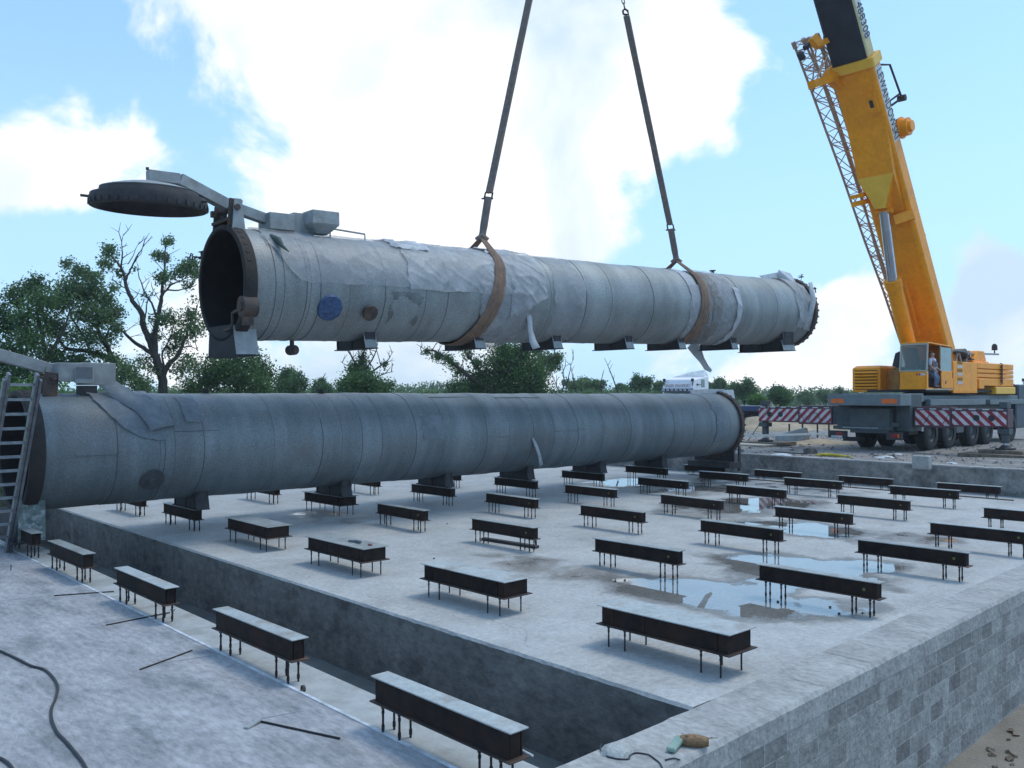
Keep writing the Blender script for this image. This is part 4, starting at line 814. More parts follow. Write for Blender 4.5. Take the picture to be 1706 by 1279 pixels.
mb = MB(); mb.bx((34.9, YN+.56, 1.78), (34.98, YF-.56, 2.44)); part(mb, 'rear_recess_shade', M_BLK)  # black sheet paints in the shade of the recess below the deck
mb = MB()
for i in range(22): y = 17.2-i*.068; mb.bx((34.440, y, 1.54), (34.4495, y+.03, 1.575))
part(mb, 'step_marking', M_WHITEP)
for y0, y1 in ((16.95, 17.50), (14.80, 15.40)):
    mb = MB(); mb.bx((33.985, y0, 2.55), (33.999, y1, 2.73)); part(mb, 'reflector', M_ORG)
for y0, y1, lr in ((17.0, 17.75, 0), (14.75, 15.35, 1)):
    mb = MB(); mb.bx((34.25, y0, 1.12), (34.42, y1, 1.42)); o = part(mb, 'tail_lamp_bracket', M_DKSTEEL, bevel=.01)
    mb = MB(); mb.bx((34.235, y0+.15, 1.22), (34.25, y0+.42, 1.36)); part(mb, 'tail_lamp', M_RED, CR)
    if lr == 1: mb = MB(); mb.bx((34.232, y0+.08, 1.22), (34.2445, y0+.14, 1.36)); part(mb, 'indicator_lamp', M_ORG, CR)
mb = MB(); mb.bx((34.23, 17.15, 1.14), (34.245, 17.62, 1.22)); part(mb, 'number_plate', M_WHITEP)
mb = MB(); mb.bx((34.9, 16.7, .98), (35.3, 17.45, 1.14)); mb.bx((35.3, 14.9, 1.3), (36.2, 15.3, 1.6)); part(mb, 'mudguard', M_BLK)
def wheel(x, y, sgn):
    root = empty('wheel', V((x, y, GZ+.7))-CR0); root.parent = CR
    t = MB(); My = Matrix.Rotation(math.radians(90), 4, 'Z'); r = .70; hw = .23
    t.lathe([(-hw, .38), (-hw-.01, r-.16), (-hw+.02, r-.05), (-hw+.06, r), (hw-.06, r), (hw-.02, r-.05), (hw+.01, r-.16), (hw, .38)], 40, My)
    for k in range(36):
        for s_ in (-1, 1): t.box((s_*.10, 0, r+.006), (.15, .05, .03), My @ Matrix.Rotation(2*math.pi*(k+(.5 if s_ > 0 else 0))/36, 4, 'X'))
    t.build('tyre', M_TYRE, root, smooth=35)
    h = MB(); Mh = Matrix.Rotation(math.radians(90*sgn), 4, 'Z')
    h.lathe([(-.2, .36), (.18, .385), (.20, .36), (.08, .30), (.05, .18), (.14, .15), (.16, .01)], 28, Mh)
    for k in range(10): h.tube([V((.05, 0, .24)), V((.09, 0, .24))], .02, 6, M=Mh @ Matrix.Rotation(2*math.pi*k/10, 4, 'X'))
    h.build('rim', M_HUB, root, smooth=35)
for x in (37.0, 38.9, 41.5, 43.3, 46.4):
    wheel(x, YN+.24, -1); wheel(x, YF-.24, 1)
mb = MB()
for x in (37.0, 38.9, 41.5, 43.3, 46.4): mb.tube([(x, YN+.4, GZ+.7), (x, YF-.4, GZ+.7)], .14, 12); mb.box((x, YM, GZ+.7), (.5, .6, .45))
part(mb, 'axle', M_BLK, bevel=.02)
mb = MB(); mb.bx((39.8, YN+.1, 1.25), (40.6, YN+.7, 2.0)); mb.bx((36.0, YN+.05, 1.55), (36.35, YN+.3, 2.0)); part(mb, 'tool_box', M_CG, bevel=.02)
mb = MB(); mb.bx((35.98, YN+.0, 1.42), (36.12, YN+.05, 1.62)); part(mb, 'plate', M_WHITEP)
mb = MB(); mb.bx((47.3, YN+.1, 1.25), (50.2, YF-.1, 2.62)); mb.bx((48, YN+.2, 2.6), (50.5, YF-.2, 3.4)); part(mb, 'driving_cab', mat('carrier_navy', (.05, .065, .09), (.04, .05, .07), rough=.5), bevel=.05)
# outriggers
def outrigger(sgn, y_in, y_mid, y_out, m, zb):
    a, b = sorted((y_in, y_mid)); c, d = sorted((y_mid, y_out))
    mb = MB(); mb.bx((35.16, a, 1.62), (35.85, b, 2.42)); o = part(mb, 'outrigger_beam', M_RUSTRED, bevel=.01)
    mb = MB(); mb.bx((35.22, c, 1.68), (35.80, d, 2.36)); o2 = part(mb, 'outrigger_beam', M_RUSTRED, bevel=.01)
    mb = MB(); mb.bx((35.150, a+.06, 1.70), (35.158, b-.06, 2.28)); part(mb, 'striped_panel', m, CR)
    mb = MB(); mb.bx((35.210, c+.05, 1.74), (35.218, d-.02, 2.26)); part(mb, 'striped_panel', m, CR)
    mb = MB()
    for k in range(7):
        yy = min(y_in, y_out)+.25+k*(abs(y_out-y_in)-.5)/6; mb.bx((35.146, yy-.12, 2.32), (35.158, yy+.12, 2.36))
    part(mb, 'marker_strips', M_WHITEP, CR)
    mb = MB()
    for q in ((y_out*.72+y_mid*.28), (y_out*.45+y_mid*.55)): mb.tube([(35.205, q, 2.02), (35.24, q, 2.02)], .12, 16)
    part(mb, 'pin_hole', M_BLK, CR)
    mb = MB()
    for q in (y_mid, (y_in+y_mid)/2): mb.tube([(35.12, q-.28, 1.78), (35.10, q-.1, 2.1), (35.10, q+.08, 2.12), (35.12, q+.3, 1.76)], .012, 5)
    part(mb, 'hose', M_BLK, CR, smooth=60)
    ye = y_out-sgn*(-.16) if False else y_out+(.18 if y_out < 16 else -.18)
    mb = MB(); mb.tube([(35.5, ye, 1.1), (35.5, ye, 2.55)], .15, 16); mb.bx((35.28, ye-.2, 1.45), (35.72, ye+.2, 1.64)); mb.bx((35.3, ye-.14, 2.4), (35.7, ye+.14, 2.62)); part(mb, 'jack', M_CG, smooth=35)
    mb = MB(); mb.tube([(35.5, ye, zb+.1), (35.5, ye, 1.12)], .085, 14); part(mb, 'jack_rod', M_CHROME, smooth=35)
    mb = MB(); mb.tube([(35.5, ye, zb), (35.5, ye, zb+.06)], .34, 20); mb.tube([(35.5, ye, zb+.06), (35.5, ye, zb+.16)], [.22, .12], 16); part(mb, 'foot_pad', M_DKSTEEL, smooth=35)
    return ye
M_RUSTRED = mat('outrigger_dark_red', (.12, .05, .06), (.08, .045, .05), rough=.6)
yeR = outrigger(-1, YN-.02, 13.25, 11.28, M_STR, GZ+.24); yeL = outrigger(1, YF+.4, 19.6, 21.6, M_STL, GZ+.16)
mb = MB(); mb.bx((35.2, YF-.05, 1.66), (35.82, YF+.42, 2.38)); part(mb, 'outrigger_sleeve', M_CG)
# superstructure
mb = MB(); mb.tube([(41.2, YM, 2.86), (41.2, YM, 3.06)], 1.35, 40); mb.bx((36.9, YN+.2, 3.0), (44.8, YF-.3, 3.10)); part(mb, 'turntable', M_BLK, smooth=35)
mb = MB(); mb.bx((38.2, YN+.95, 3.10), (45.2, YF-.9, 3.75)); mb.bx((39.6, 15.55, 3.7), (44.5, 16.9, 4.2)); part(mb, 'turntable_frame', M_CY, bevel=.02)
# operator cab: hollow, side door open
cab = empty('cab', V((36.6, 14.7, 3.1))-CR0); cab.parent = CR
cabo = V((36.6, 14.7, 3.1))
def cpart(mb, name, m, **k): mb.v = [tuple(V(p)-cabo) for p in mb.v]; return mb.build(name, m, cab, **k)
x0c, x1c, y0c, y1c = 36.55, 39.2, 14.70, 15.82; zb_, zw, zt_ = 3.15, 3.86, 5.0
mb = MB()
mb.bx((x0c, y0c, zb_-.04), (x1c, y1c, zb_+.03))                       # floor
mb.bx((x0c, y0c+.05, zb_+.03), (x0c+.05, y1c, zw))                    # front apron
mb.bx((x0c, y1c-.04, zb_+.03), (x1c, y1c, zw))                        # far side lower
mb.bx((x1c-.05, y0c, zb_+.03), (x1c, y1c, zt_-.1))                    # back
mb.bx((x1c-1.22, y0c, zb_+.03), (x1c-.05, y0c+.04, zw))               # near side lower behind door
mb.bx((x0c, y0c, zb_+.03), (x0c+.16, y0c+.045, zw))
cpart(mb, 'body', M_CY, bevel=.01)
mb = MB(); f_ = .035
mb.bar((x0c+.02, y0c+.02, zw-.1), (x0c+.16, y0c+.02, zt_), .05, .06, up=(1, 0, 0)); mb.bar((x0c+.02, y1c-.02, zw), (x0c+.16, y1c-.02, zt_), .05, .06, up=(1, 0, 0))
mb.bar((x1c-1.22, y0c+.02, zw), (x1c-1.22, y0c+.02, zt_-.02), .05, .05, up=(1, 0, 0)); mb.bx((x0c+.0, y0c+.0, zw-.03), (x0c+.06, y1c, zw+.03)); mb.bx((x0c+.14, y0c, zt_-.06), (x0c+.2, y1c, zt_))
mb.bx((x0c-.03, y0c-.02, zb_-.07), (x1c, y0c+.05, zb_-.01)); cpart(mb, 'frame', mat('cab_trim', (.52, .47, .36), (.4, .37, .3), rough=.5), bevel=.008)
mb = MB(); mb.add([(x0c+.14, y0c, zt_), (x1c, y0c, zt_-.10), (x1c, y1c, zt_-.10), (x0c+.14, y1c, zt_), (x0c+.14, y0c, zt_+.05), (x1c, y0c, zt_-.03), (x1c, y1c, zt_-.03), (x0c+.14, y1c, zt_+.05)], [(0, 1, 2, 3), (7, 6, 5, 4), (0, 4, 5, 1), (1, 5, 6, 2), (2, 6, 7, 3), (3, 7, 4, 0)])
cpart(mb, 'roof', M_CY, bevel=.01)
mb = MB(); mb.add([(x0c+.02, y0c+.05, zw+.03), (x0c+.02, y1c-.05, zw+.03), (x0c+.15, y1c-.05, zt_-.05), (x0c+.15, y0c+.05, zt_-.05)], [(0, 1, 2, 3)]); cpart(mb, 'windscreen', M_GL)
mb = MB(); mb.bx((x1c-1.19, y0c+.012, zw+.02), (x1c-.08, y0c+.02, zt_-.12)); cpart(mb, 'side_window', mat('milky_window', (.20, .30, .29), (.16, .24, .24), rough=.1, spec=.8))
mb = MB(); mb.bx((x0c+.1, y1c-.03, zw), (x1c, y1c-.02, zt_-.1)); cpart(mb, 'far_window', M_GL)
mb = MB(); mb.bx((x1c-1.3, y0c-.05, zb_+.02), (x1c-.06, y0c-.012, zw+.02)); do = cpart(mb, 'sliding_door', M_CY, bevel=.01)
mb = MB(); mb.bx((x1c-.14, y0c-.06, 3.60), (x1c-.11, y0c-.05, 3.85)); mb.bx((x1c-.9, y0c-.06, 3.34), (x1c-.82, y0c-.052, 3.47)); cpart(mb, 'door_handle', M_BLK)
mb = MB(); mb.bx((37.55, 15.0, 3.2), (38.1, 15.5, 3.55)); mb.bx((38.0, 15.0, 3.5), (38.12, 15.5, 4.35)); mb.bx((37.5, 14.98, 3.50), (38.0, 15.52, 3.62)); cpart(mb, 'seat', M_BLK, bevel=.03)
mb = MB(); mb.bx((36.7, 15.1, 3.2), (36.95, 15.65, 3.95)); mb.tube([(36.95, 15.3, 3.9), (37.1, 15.3, 4.1)], .02, 6); cpart(mb, 'console', mat('green_console', (.10, .30, .20), (.06, .2, .15), rough=.4), bevel=.02)
mb = MB(); mb.bx((x0c-.006, y0c+.35, 3.68), (x0c-.001, y0c+.43, 3.76)); cpart(mb, 'sticker', mat('sticker_red', (.6, .1, .1)))
mb = MB(); mb.bx((x0c-.006, y0c+.26, 3.68), (x0c-.001, y0c+.31, 3.76)); cpart(mb, 'sticker', mat('sticker_navy', (.05, .06, .3)))
mb = MB(); mb.bx((x0c-.006, y0c+.05, 3.68), (x0c-.001, y0c+.24, 3.76)); cpart(mb, 'sticker', M_WHITEP)
# housings
mb = MB(); mb.bx((x1c+.02, YN, 3.02), (41.95, 15.55, 4.32)); mb.bx((x1c+.02, YN-.002, 2.96), (41.95, YN+.1, 3.03)); o = part(mb, 'side_housing', M_CY, bevel=.02)
mb = MB()
for z in (3.35, 3.72, 4.05): mb.bx((39.65, YN-.012, z), (40.2, YN-.004, z+.11))
part(mb, 'step_plate', M_WHITEP)
mb = MB()
for z in (3.50, 3.87, 4.20): mb.bx((39.65, YN-.008, z), (40.2, YN-.003, z+.13))
part(mb, 'step_recess_shade', mat('step_shadow', (.32, .17, .02)))  # flat plates, darkened to paint the shade inside the steps
mb = MB(); mb.bx((37.4, 17.0, 3.0), (40.6, 18.25, 4.05)); mb.add([(37.4, 17.0, 4.05), (40.6, 17.0, 4.05), (40.6, 18.25, 4.05), (37.4, 18.25, 4.05), (37.6, 17.1, 4.16), (40.6, 17.1, 4.16), (40.6, 18.15, 4.16), (37.6, 18.15, 4.16)], [(4, 5, 6, 7), (0, 4, 5, 1), (1, 5, 6, 2), (2, 6, 7, 3), (3, 7, 4, 0), (0, 1, 2, 3)]); eh = part(mb, 'engine_housing', M_CY, bevel=.02)
mb = MB()
for k in range(6): mb.add([(37.39, 17.12, 3.2+k*.135), (37.39, 18.15, 3.2+k*.135), (37.32, 18.15, 3.15+k*.135), (37.32, 17.12, 3.15+k*.135), (37.39, 17.12, 3.235+k*.135), (37.39, 18.15, 3.235+k*.135), (37.32, 18.15, 3.185+k*.135), (37.32, 17.12, 3.185+k*.135)], [(0, 1, 2, 3), (7, 6, 5, 4), (0, 4, 5, 1), (1, 5, 6, 2), (2, 6, 7, 3), (3, 7, 4, 0)])
part(mb, 'louvre', M_CY)
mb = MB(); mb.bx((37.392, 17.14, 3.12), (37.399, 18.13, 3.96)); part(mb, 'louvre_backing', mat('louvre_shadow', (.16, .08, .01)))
mb = MB(); mb.bx((38.0, 15.9, 3.1), (39.6, 17.0, 3.95)); mb.bx((38.3, 16.2, 3.95), (38.9, 16.9, 4.1)); part(mb, 'front_frame', mat('crane_orange', (.50, .22, .03), (.38, .16, .025), rough=.5, dirt=(.1, .05, .03), dscale=3, damt=.6), bevel=.02)
mb = MB(); mb.add([(36.7, 15.90, 4.0), (36.7, 16.18, 4.1), (36.7, 16.05, 4.62), (36.7, 15.88, 4.70), (36.95, 15.90, 4.0), (36.95, 16.18, 4.1), (36.95, 16.05, 4.62), (36.95, 15.88, 4.70)], [(0, 1, 2, 3), (7, 6, 5, 4), (0, 4, 5, 1), (1, 5, 6, 2), (2, 6, 7, 3), (3, 7, 4, 0)]); mb.tube([(36.8, 16.0, 4.1), (36.8, 16.15, 3.9)], .02, 6); part(mb, 'mirror', M_BLK, bevel=.03)
# rear gear: winch, hoses, beacon
mb = MB(); mb.tube([(42.0, 15.2, 4.62), (42.0, 16.9, 4.62)], .36, 20); mb.tube([(43.2, 15.2, 4.55), (43.2, 16.9, 4.55)], .36, 20); part(mb, 'winch_drum', mat('wire_rope', (.22, .20, .18), (.12, .11, .1), rough=.6, metal=.5, scale=30), smooth=35)
mb = MB()
for i in range(7):
    pts = [V((39.5+i*.35+.1*k, 14.95+.07*i, 4.42+.32*math.sin(math.pi*k/6)+.04*i)) for k in range(0, 17, 2)]
    pts = [V((39.3+.32*k, 14.9+.09*i, 4.5+.30*math.sin(math.pi*min(1, k/9+.1))+.03*math.sin(k*1.3+i))) for k in range(10)]
    mb.tube(pts, .035, 6)
part(mb, 'hydraulic_hose', M_BLK, smooth=60)
mb = MB()
for x in (40.3, 41.5): mb.bar((x, 15.0, 4.30), (x+.35, 15.0, 4.85), .06, .08); mb.bar((x+.35, 15.0, 4.85), (x+.7, 15.0, 4.32), .06, .08)
mb.bar((39.3, 15.1, 4.88), (43.4, 15.1, 4.72), .1, .06); part(mb, 'hose_bracket', M_GREYP)
mb = MB(); mb.bx((42.0, 14.85, 4.28), (43.9, 15.6, 4.42)); mb.add([(42.3, 14.95, 4.42), (43.9, 14.95, 4.42), (43.9, 16.9, 4.42), (42.3, 16.9, 4.42), (42.9, 14.95, 4.9), (43.6, 14.95, 4.9), (43.6, 16.9, 4.9), (42.9, 16.9, 4.9)], [(4, 5, 6, 7), (0, 4, 5, 1), (1, 5, 6, 2), (2, 6, 7, 3), (3, 7, 4, 0), (0, 1, 2, 3)]); part(mb, 'winch_frame', M_CY, bevel=.02)
mb = MB(); mb.bar((43.6, 15.0, 4.78), (45.6, 15.0, 4.82), .06, .08); part(mb, 'beacon_arm', M_GREYP)
mb = MB(); mb.tube([(45.1, 15.0, 4.86), (45.1, 15.0, 5.0)], .03, 6); mb.lathe([(0, .01), (0, .13), (.22, .12), (.30, .06), (.31, .01)], 16, Matrix.Translation((45.1, 15.0, 5.0)) @ Matrix.Rotation(math.radians(-90), 4, 'Y')); part(mb, 'beacon', M_DKSTEEL, smooth=40)
zz = [3.28, 3.66, 3.86, 4.06, 4.36]
for k in range(4):
    mb = MB(); mb.bx((42.1, YN+.05, zz[k]+.012), (46.8, YF-.05, zz[k+1]-.012)); part(mb, 'counterweight_slab', M_CY, bevel=.03)
mb = MB(); mb.bx((44.3, YN+.0, 2.92), (46.9, YF, 3.26)); part(mb, 'counterweight_base', M_CYL, bevel=.03)
mb = MB(); mb.bx((42.1, YN-.02, 3.16), (42.75, YN+.3, 3.6)); part(mb, 'valve_box', M_CY, bevel=.02)
mb = MB()
for i in range(11): mb.lathe([(-.02, .045), (-.02, .08), (.02, .08), (.02, .045)], 10, Matrix.Translation((45.0+.1*(i % 2), YN+.02, 4.30-i*.085)) @ Matrix.Rotation(i*1.57, 4, 'Z'), close=True)
part(mb, 'chain', mat('rusty_chain', (.16, .09, .08), (.1, .06, .06)), smooth=40)
# boom
BB = V((41.45, 16.15, 3.9)); TIP = V((17.3, 16.2, 40.0)); ba = (TIP-BB).normalized(); bs = V((0, -1, 0)); bs = (bs-ba*bs.dot(ba)).normalized(); bn = bs.cross(ba).normalized()   # bn: towards the underside
if bn.x > 0: bn = -bn
def BP(t, u, v): return BB+ba*t+bs*u+bn*v
def boomsec(mb, t0, t1, w_, d_, ch=.16, r=.5):
    prof = [(-w_/2, -d_/2+ch), (-w_/2+ch, -d_/2), (w_/2-ch, -d_/2), (w_/2, -d_/2+ch), (w_/2, d_/2-r*.6), (w_/2-r*.18, d_/2-r*.25), (w_/2-r*.55, d_/2), (-w_/2+r*.55, d_/2), (-w_/2+r*.18, d_/2-r*.25), (-w_/2, d_/2-r*.6)]
    n = len(prof); vs = [BP(t, u, v) for t in (t0, t1) for u, v in prof]; mb.add(vs, [tuple(range(n))[::-1], tuple(range(n, 2*n))]+[(i, (i+1) % n, (i+1) % n+n, i+n) for i in range(n)])
TL = (TIP-BB).length
def tpx(py):   # boom station whose centre shows at image height py
    lo, hi = 0., TL
    for _ in range(40):
        mid = (lo+hi)/2; q = BP(mid, 0, 0)-CAM; yy = 639.5-FPX*q.dot(UP)/q.dot(FW)
        if yy > py: lo = mid
        else: hi = mid
    return lo
T1 = tpx(100)
mb = MB(); boomsec(mb, -.6, T1, 1.70, .84, .10, .24); bm_ = part(mb, 'main_boom', M_CY, smooth=20)
mb = MB(); boomsec(mb, T1-.36, T1, 1.88, 1.02, .10, .24); part(mb, 'boom_collar', M_CYL, smooth=20)
tt = [T1, T1+9.5, T1+17, TL]
for k in range(3):
    mb = MB(); w_, d_ = 1.50-.17*k, .76-.08*k; boomsec(mb, tt[k]-.2, tt[k+1], w_, d_, .1, .22)
    o = part(mb, 'boom_section', [M_BOOM2, M_BOOMS], smooth=20)
    for p in o.data.polygons:
        if p.normal.dot(bs) > .8 or p.normal.dot(bn) < -.4: p.material_index = 1
    if k: mb = MB(); boomsec(mb, tt[k]-.4, tt[k], w_+.24, d_+.26, .1, .22); part(mb, 'boom_collar', M_CYL)
mb = MB(); mb.tube([BP(TL-.3, -.5, .2), BP(TL-.3, .5, .2)], .42, 24); mb.tube([BP(TL-.2, -.5, -.7), BP(TL-.2, .5, -.7)], .36, 20); part(mb, 'head_sheave', M_DKSTEEL, smooth=35)
mb = MB(); mb.add([BP(TL-1.2, -.45, .7), BP(TL+.3, -.45, .5), BP(TL+.3, -.45, -.9), BP(TL-1.2, -.45, -.8), BP(TL-1.2, .45, .7), BP(TL+.3, .45, .5), BP(TL+.3, .45, -.9), BP(TL-1.2, .45, -.8)], [(0, 1, 2, 3), (7, 6, 5, 4), (0, 4, 5, 1), (1, 5, 6, 2), (2, 6, 7, 3), (3, 7, 4, 0)]); part(mb, 'boom_head', M_CY)
mb = MB()
for dx in (-.15, 0, .15):
    for dy in (-.12, .12): mb.tube([BP(TL-.3, dy*2, .55), HK+V((dx, dy, 1.7))], .014, 5)
part(mb, 'hoist_rope', M_DKSTEEL)
# text on the boom's side
def text_mesh(s, size, origin, xd, yd, m, name, parent, inv0, ext=.006, fit=None):
    cu = bpy.data.curves.new('t', 'FONT'); cu.body = s; cu.size = size; cu.extrude = ext; cu.align_x = 'LEFT'; cu.align_y = 'CENTER'
    to = bpy.data.objects.new('t', cu); col.objects.link(to); bpy.context.view_layer.update()
    me = bpy.data.meshes.new_from_object(to.evaluated_get(bpy.context.evaluated_depsgraph_get())); bpy.data.objects.remove(to)
    xs_ = [v.co.x for v in me.vertices]; L_ = max(xs_)-min(xs_); k = fit/L_ if fit else 1
    xd, yd = V(xd).normalized(), V(yd).normalized(); zd = xd.cross(yd)
    for v in me.vertices: v.co = V(origin)+xd*(v.co.x-min(xs_))*k+yd*v.co.y+zd*v.co.z-inv0
    me.name = name; me.materials.clear(); me.materials.append(m); o = bpy.data.objects.new(name, me); col.objects.link(o); o.parent = parent; return o
ta, tb_ = T1-.42, tpx(238)
text_mesh('LEWANDOWSKI', .72, BP(ta-.2, .85+.008, -.06), -ba, -bn, M_LET, 'lettering', CR, CR0, fit=(ta-.2-tb_))
mb = MB(); mb.add([BP(ta-.05, .853, -.31), BP(tb_-.1, .853, -.31), BP(tb_-.1, .853, .22), BP(ta-.05, .853, .22)], [(0, 1, 2, 3)]); part(mb, 'lettering_panel', M_LETW)
t2, t3 = tpx(14), tpx(72)
text_mesh('488308', .70, BP(t2, .75+.010, -.04), -ba, -bn, M_LET, 'lettering', CR, CR0, fit=(t2-t3))
mb = MB(); mb.add([BP(t2+.2, .754, -.27), BP(t3, .754, -.27), BP(t3, .754, .20), BP(t2+.2, .754, .20)], [(0, 1, 2, 3)]); part(mb, 'lettering_panel', M_LETW)
# lift cylinder and its bracket
cyT = aty(1473, 352, 16.15); cyM = aty(1487, 467, 16.15); cyB = V((38.9, 16.15, 3.9)); 
mb = MB(); mb.tube([cyM, cyT], .20, 24); part(mb, 'cylinder_rod', M_CHROME, smooth=35)
mb = MB(); mb.tube([cyB, cyM], .31, 28); mb.tube([cyM-(cyM-cyB).normalized()*.35, cyM+(cyM-cyB).normalized()*.03], .35, 28); part(mb, 'lift_cylinder', M_CY, smooth=35)
tA, tB, tC = tpx(205), tpx(290), tpx(350); q = (cyT-BB); tq = q.dot(ba); vq = q.dot(bn)
mb = MB(); mb.add([BP(tA, -.80, .40), BP(tA, .80, .40), BP(tB+.3, .74, .80), BP(tB+.3, -.74, .80), BP(tq+.25, .20, vq+.25), BP(tq+.25, -.20, vq+.25), BP(tq-.1, .20, vq-.3), BP(tq-.1, -.2, vq-.3), BP(tC-.3, -.6, .43), BP(tC-.3, .6, .43)],
       [(0, 1, 2, 3), (3, 2, 4, 5), (5, 4, 6, 7), (7, 6, 9, 8), (0, 3, 8), (3, 5, 7, 8), (1, 9, 2), (2, 9, 6, 4)]); part(mb, 'cylinder_bracket', M_CY)
mb = MB(); mb.add([BP(tB+.28, .745, .815), BP(tB+.28, -.745, .815), BP(tq+.26, -.21, vq+.27), BP(tq+.26, .21, vq+.27)], [(0, 1, 2, 3)]); part(mb, 'bracket_lit_face', M_CYL)  # paler sheet paints bounced light onto this bracket facet
mb = MB(); mb.bar(BP(tC-.2, .2, .7), BP(tC-.2, .85, .3), .5, .4); mb.tube([cyT+bs*.35, cyT-bs*.35], .12, 14); part(mb, 'cylinder_pin', M_CY, smooth=35)
# small things along the boom
tk = tpx(232); mb = MB(); mb.tube([BP(tk, .65, -.75), BP(tk, 1.15, -.75)], .36, 24); mb.tube([BP(tk, 1.15, -.75), BP(tk, 1.28, -.75)], .22, 18); mb.tube([BP(tk, .80, -.75), BP(tk, .88, -.75)], .44, 24); part(mb, 'rope_drum', M_CY, smooth=35)
mb = MB(); mb.tube([BP(tk, .70, -.75), BP(tk, .79, -.75)], .40, 20); part(mb, 'drum_gap', M_BLK)
tj0, tj1 = tpx(112), tpx(192); mb = MB(); mb.tube([BP(tj0-.3, .7, -.6), BP(tj0-.5, .9, -1.0), BP(tj1, .9, -1.3)], .045, 8); mb.tube([BP(tj1, .9, -1.4), BP(tj1, .7, -.5)], .05, 8); mb.tube([BP(tj1+.2, .85, -1.25), BP(tj1+.2, .7, -.5)], .04, 8); mb.tube([BP(tj1, .75, -1.3), BP(tj1, 1.05, -1.3)], .13, 12); part(mb, 'linkage_rod', M_DKSTEEL, smooth=40)
mb = MB(); te = tpx(168); mb.box((0, 0, 0), (.1, .1, .1)) if False else None; mb.bar(BP(te-.45, .50, .47), BP(te+.35, .50, .47), .40, .14, up=bn); part(mb, 'rope_guide', M_CY)
mb = MB(); mb.bar(BP(te-.2, .50, .55), BP(te+.1, .50, .55), .14, .02, up=bn); part(mb, 'guide_slot', M_BLK)
mb = MB(); 
for py, u_, s_ in ((228, -.2, .22), (229, -.42, .12), (222, .35, .10)): te = tpx(py); mb.bar(BP(te-s_, u_, .425), BP(te+s_, u_, .425), s_*1.2, .012, up=bn)
part(mb, 'hatch_plate', mat('hatch_brown', (.45, .22, .03)))
mb = MB(); te = tpx(408); mb.bar(BP(te, .6, -.5), BP(te, .6, -.8), .12, .12); te = tpx(540); mb.bar(BP(te, .5, -.5), BP(te+.5, .5, -.75), .15, .3); part(mb, 'boom_fitting', M_CY)
mb = MB(); te = tpx(545); mb.tube([BP(te, -.3, .66), BP(te+2, -.3, .60)], .07, 10); mb.tube([BP(te, -.1, .62), BP(te+2.6, -.1, .57)], .05, 8); part(mb, 'hydraulic_line', M_CY, smooth=40)
# folded lattice jib hanging on the far side of the boom
def tri(a, b, f): return a+(b-a)*f
M_LAT = mat('lattice_paint', (.46, .30, .20), (.36, .25, .19), rough=.6, scale=3)
def yJ(f): return 17.25+.0*f
cA = [(1322, 72), (1352, 152), (1400, 283), (1440, 400), (1470, 480), (1507, 590)]; cB = [(1352, 58), (1393, 152), (1436, 290), (1462, 400), (1484, 480), (1512, 590)]
nseg = 36
def along(pl_, f):
    f *= len(pl_)-1; i = min(int(f), len(pl_)-2); g = f-i; return (pl_[i][0]+(pl_[i+1][0]-pl_[i][0])*g, pl_[i][1]+(pl_[i+1][1]-pl_[i][1])*g)
rows = []
for i in range(nseg+1):
    f = i/nseg; dp = V((0, .62-.3*f, 0)); a2 = aty(*along(cA, f), 17.3+dp.y); qb = along(cB, f); b = aty(qb[0]+10, qb[1], 17.3); rows.append((a2-dp, b, a2, b+dp))
mb = MB(); st_ = 0
for k in range(4): mb.tube([r[k] for r in rows], .052, 6)
for i in range(nseg):
    r, s_ = rows[i], rows[i+1]; z = i % 2
    for (a, b) in ((0, 1), (2, 3), (0, 2), (1, 3)):
        if z: mb.tube([r[a], s_[b]], .022, 5)
        else: mb.tube([r[b], s_[a]], .022, 5)
    if i % 4 == 0:
        for (a, b) in ((0, 1), (2, 3), (0, 2), (1, 3)): mb.tube([r[a], r[b]], .024, 5)
for k in range(4): mb.tube([rows[0][k]+(rows[0][k]-rows[1][k]).normalized()*.05, rows[0][k]-(rows[0][k]-rows[1][k]).normalized()*.22], .09, 8)
part(mb, 'lattice_jib', M_LAT, smooth=40)
# second inner lattice and its head
mb = MB(); in0 = [aty(*p, 17.5) for p in ((1368, 78), (1392, 150), (1424, 250))]; in1 = [aty(*p, 17.3) for p in ((1384, 82), (1410, 170), (1438, 262))]
for c_ in (in0, in1): mb.tube(c_, .06, 6)
for f in [k/12 for k in range(12)]:
    a = aty(1368+56*f, 78+172*f, 17.5); b = aty(1384+54*(f+.08), 82+180*(f+.08), 17.3); mb.tube([a, b], .025, 5)
for a, b in (((1352, 152), (1392, 62)), ((1362, 60), (1352, 150)), ((1362, 62), (1400, 110)), ((1326, 86), (1354, 76)), ((1372, 60), (1376, 120)), ((1340, 118), (1385, 84)), ((1355, 152), (1372, 96))): mb.tube([aty(*a, 17.2), aty(*b, 17.3)], .032, 5)
part(mb, 'lattice_head', M_LAT, smooth=40)
mb = MB()
for a, b, t_ in (((1352, 141), (1390, 128), .30), ((1376, 122), (1398, 142), .34), ((1422, 328), (1448, 322), .16), ((1424, 340), (1452, 333), .20), ((1352, 62), (1366, 76), .30), ((1364, 76), (1380, 66), .22)):
    mb.bar(aty(*a, 17.0), aty(*b, 16.8), .35, t_)
part(mb, 'jib_bracket', M_CY, bevel=.02)
mb = MB()
for a, b in (((1342, 80), (1346, 74)), ((1332, 88), (1338, 98)), ((1386, 118), (1394, 130))): mb.bar(aty(*a, 17.0), aty(*b, 17.0), .2, .16)
part(mb, 'jib_pin', M_BLK)
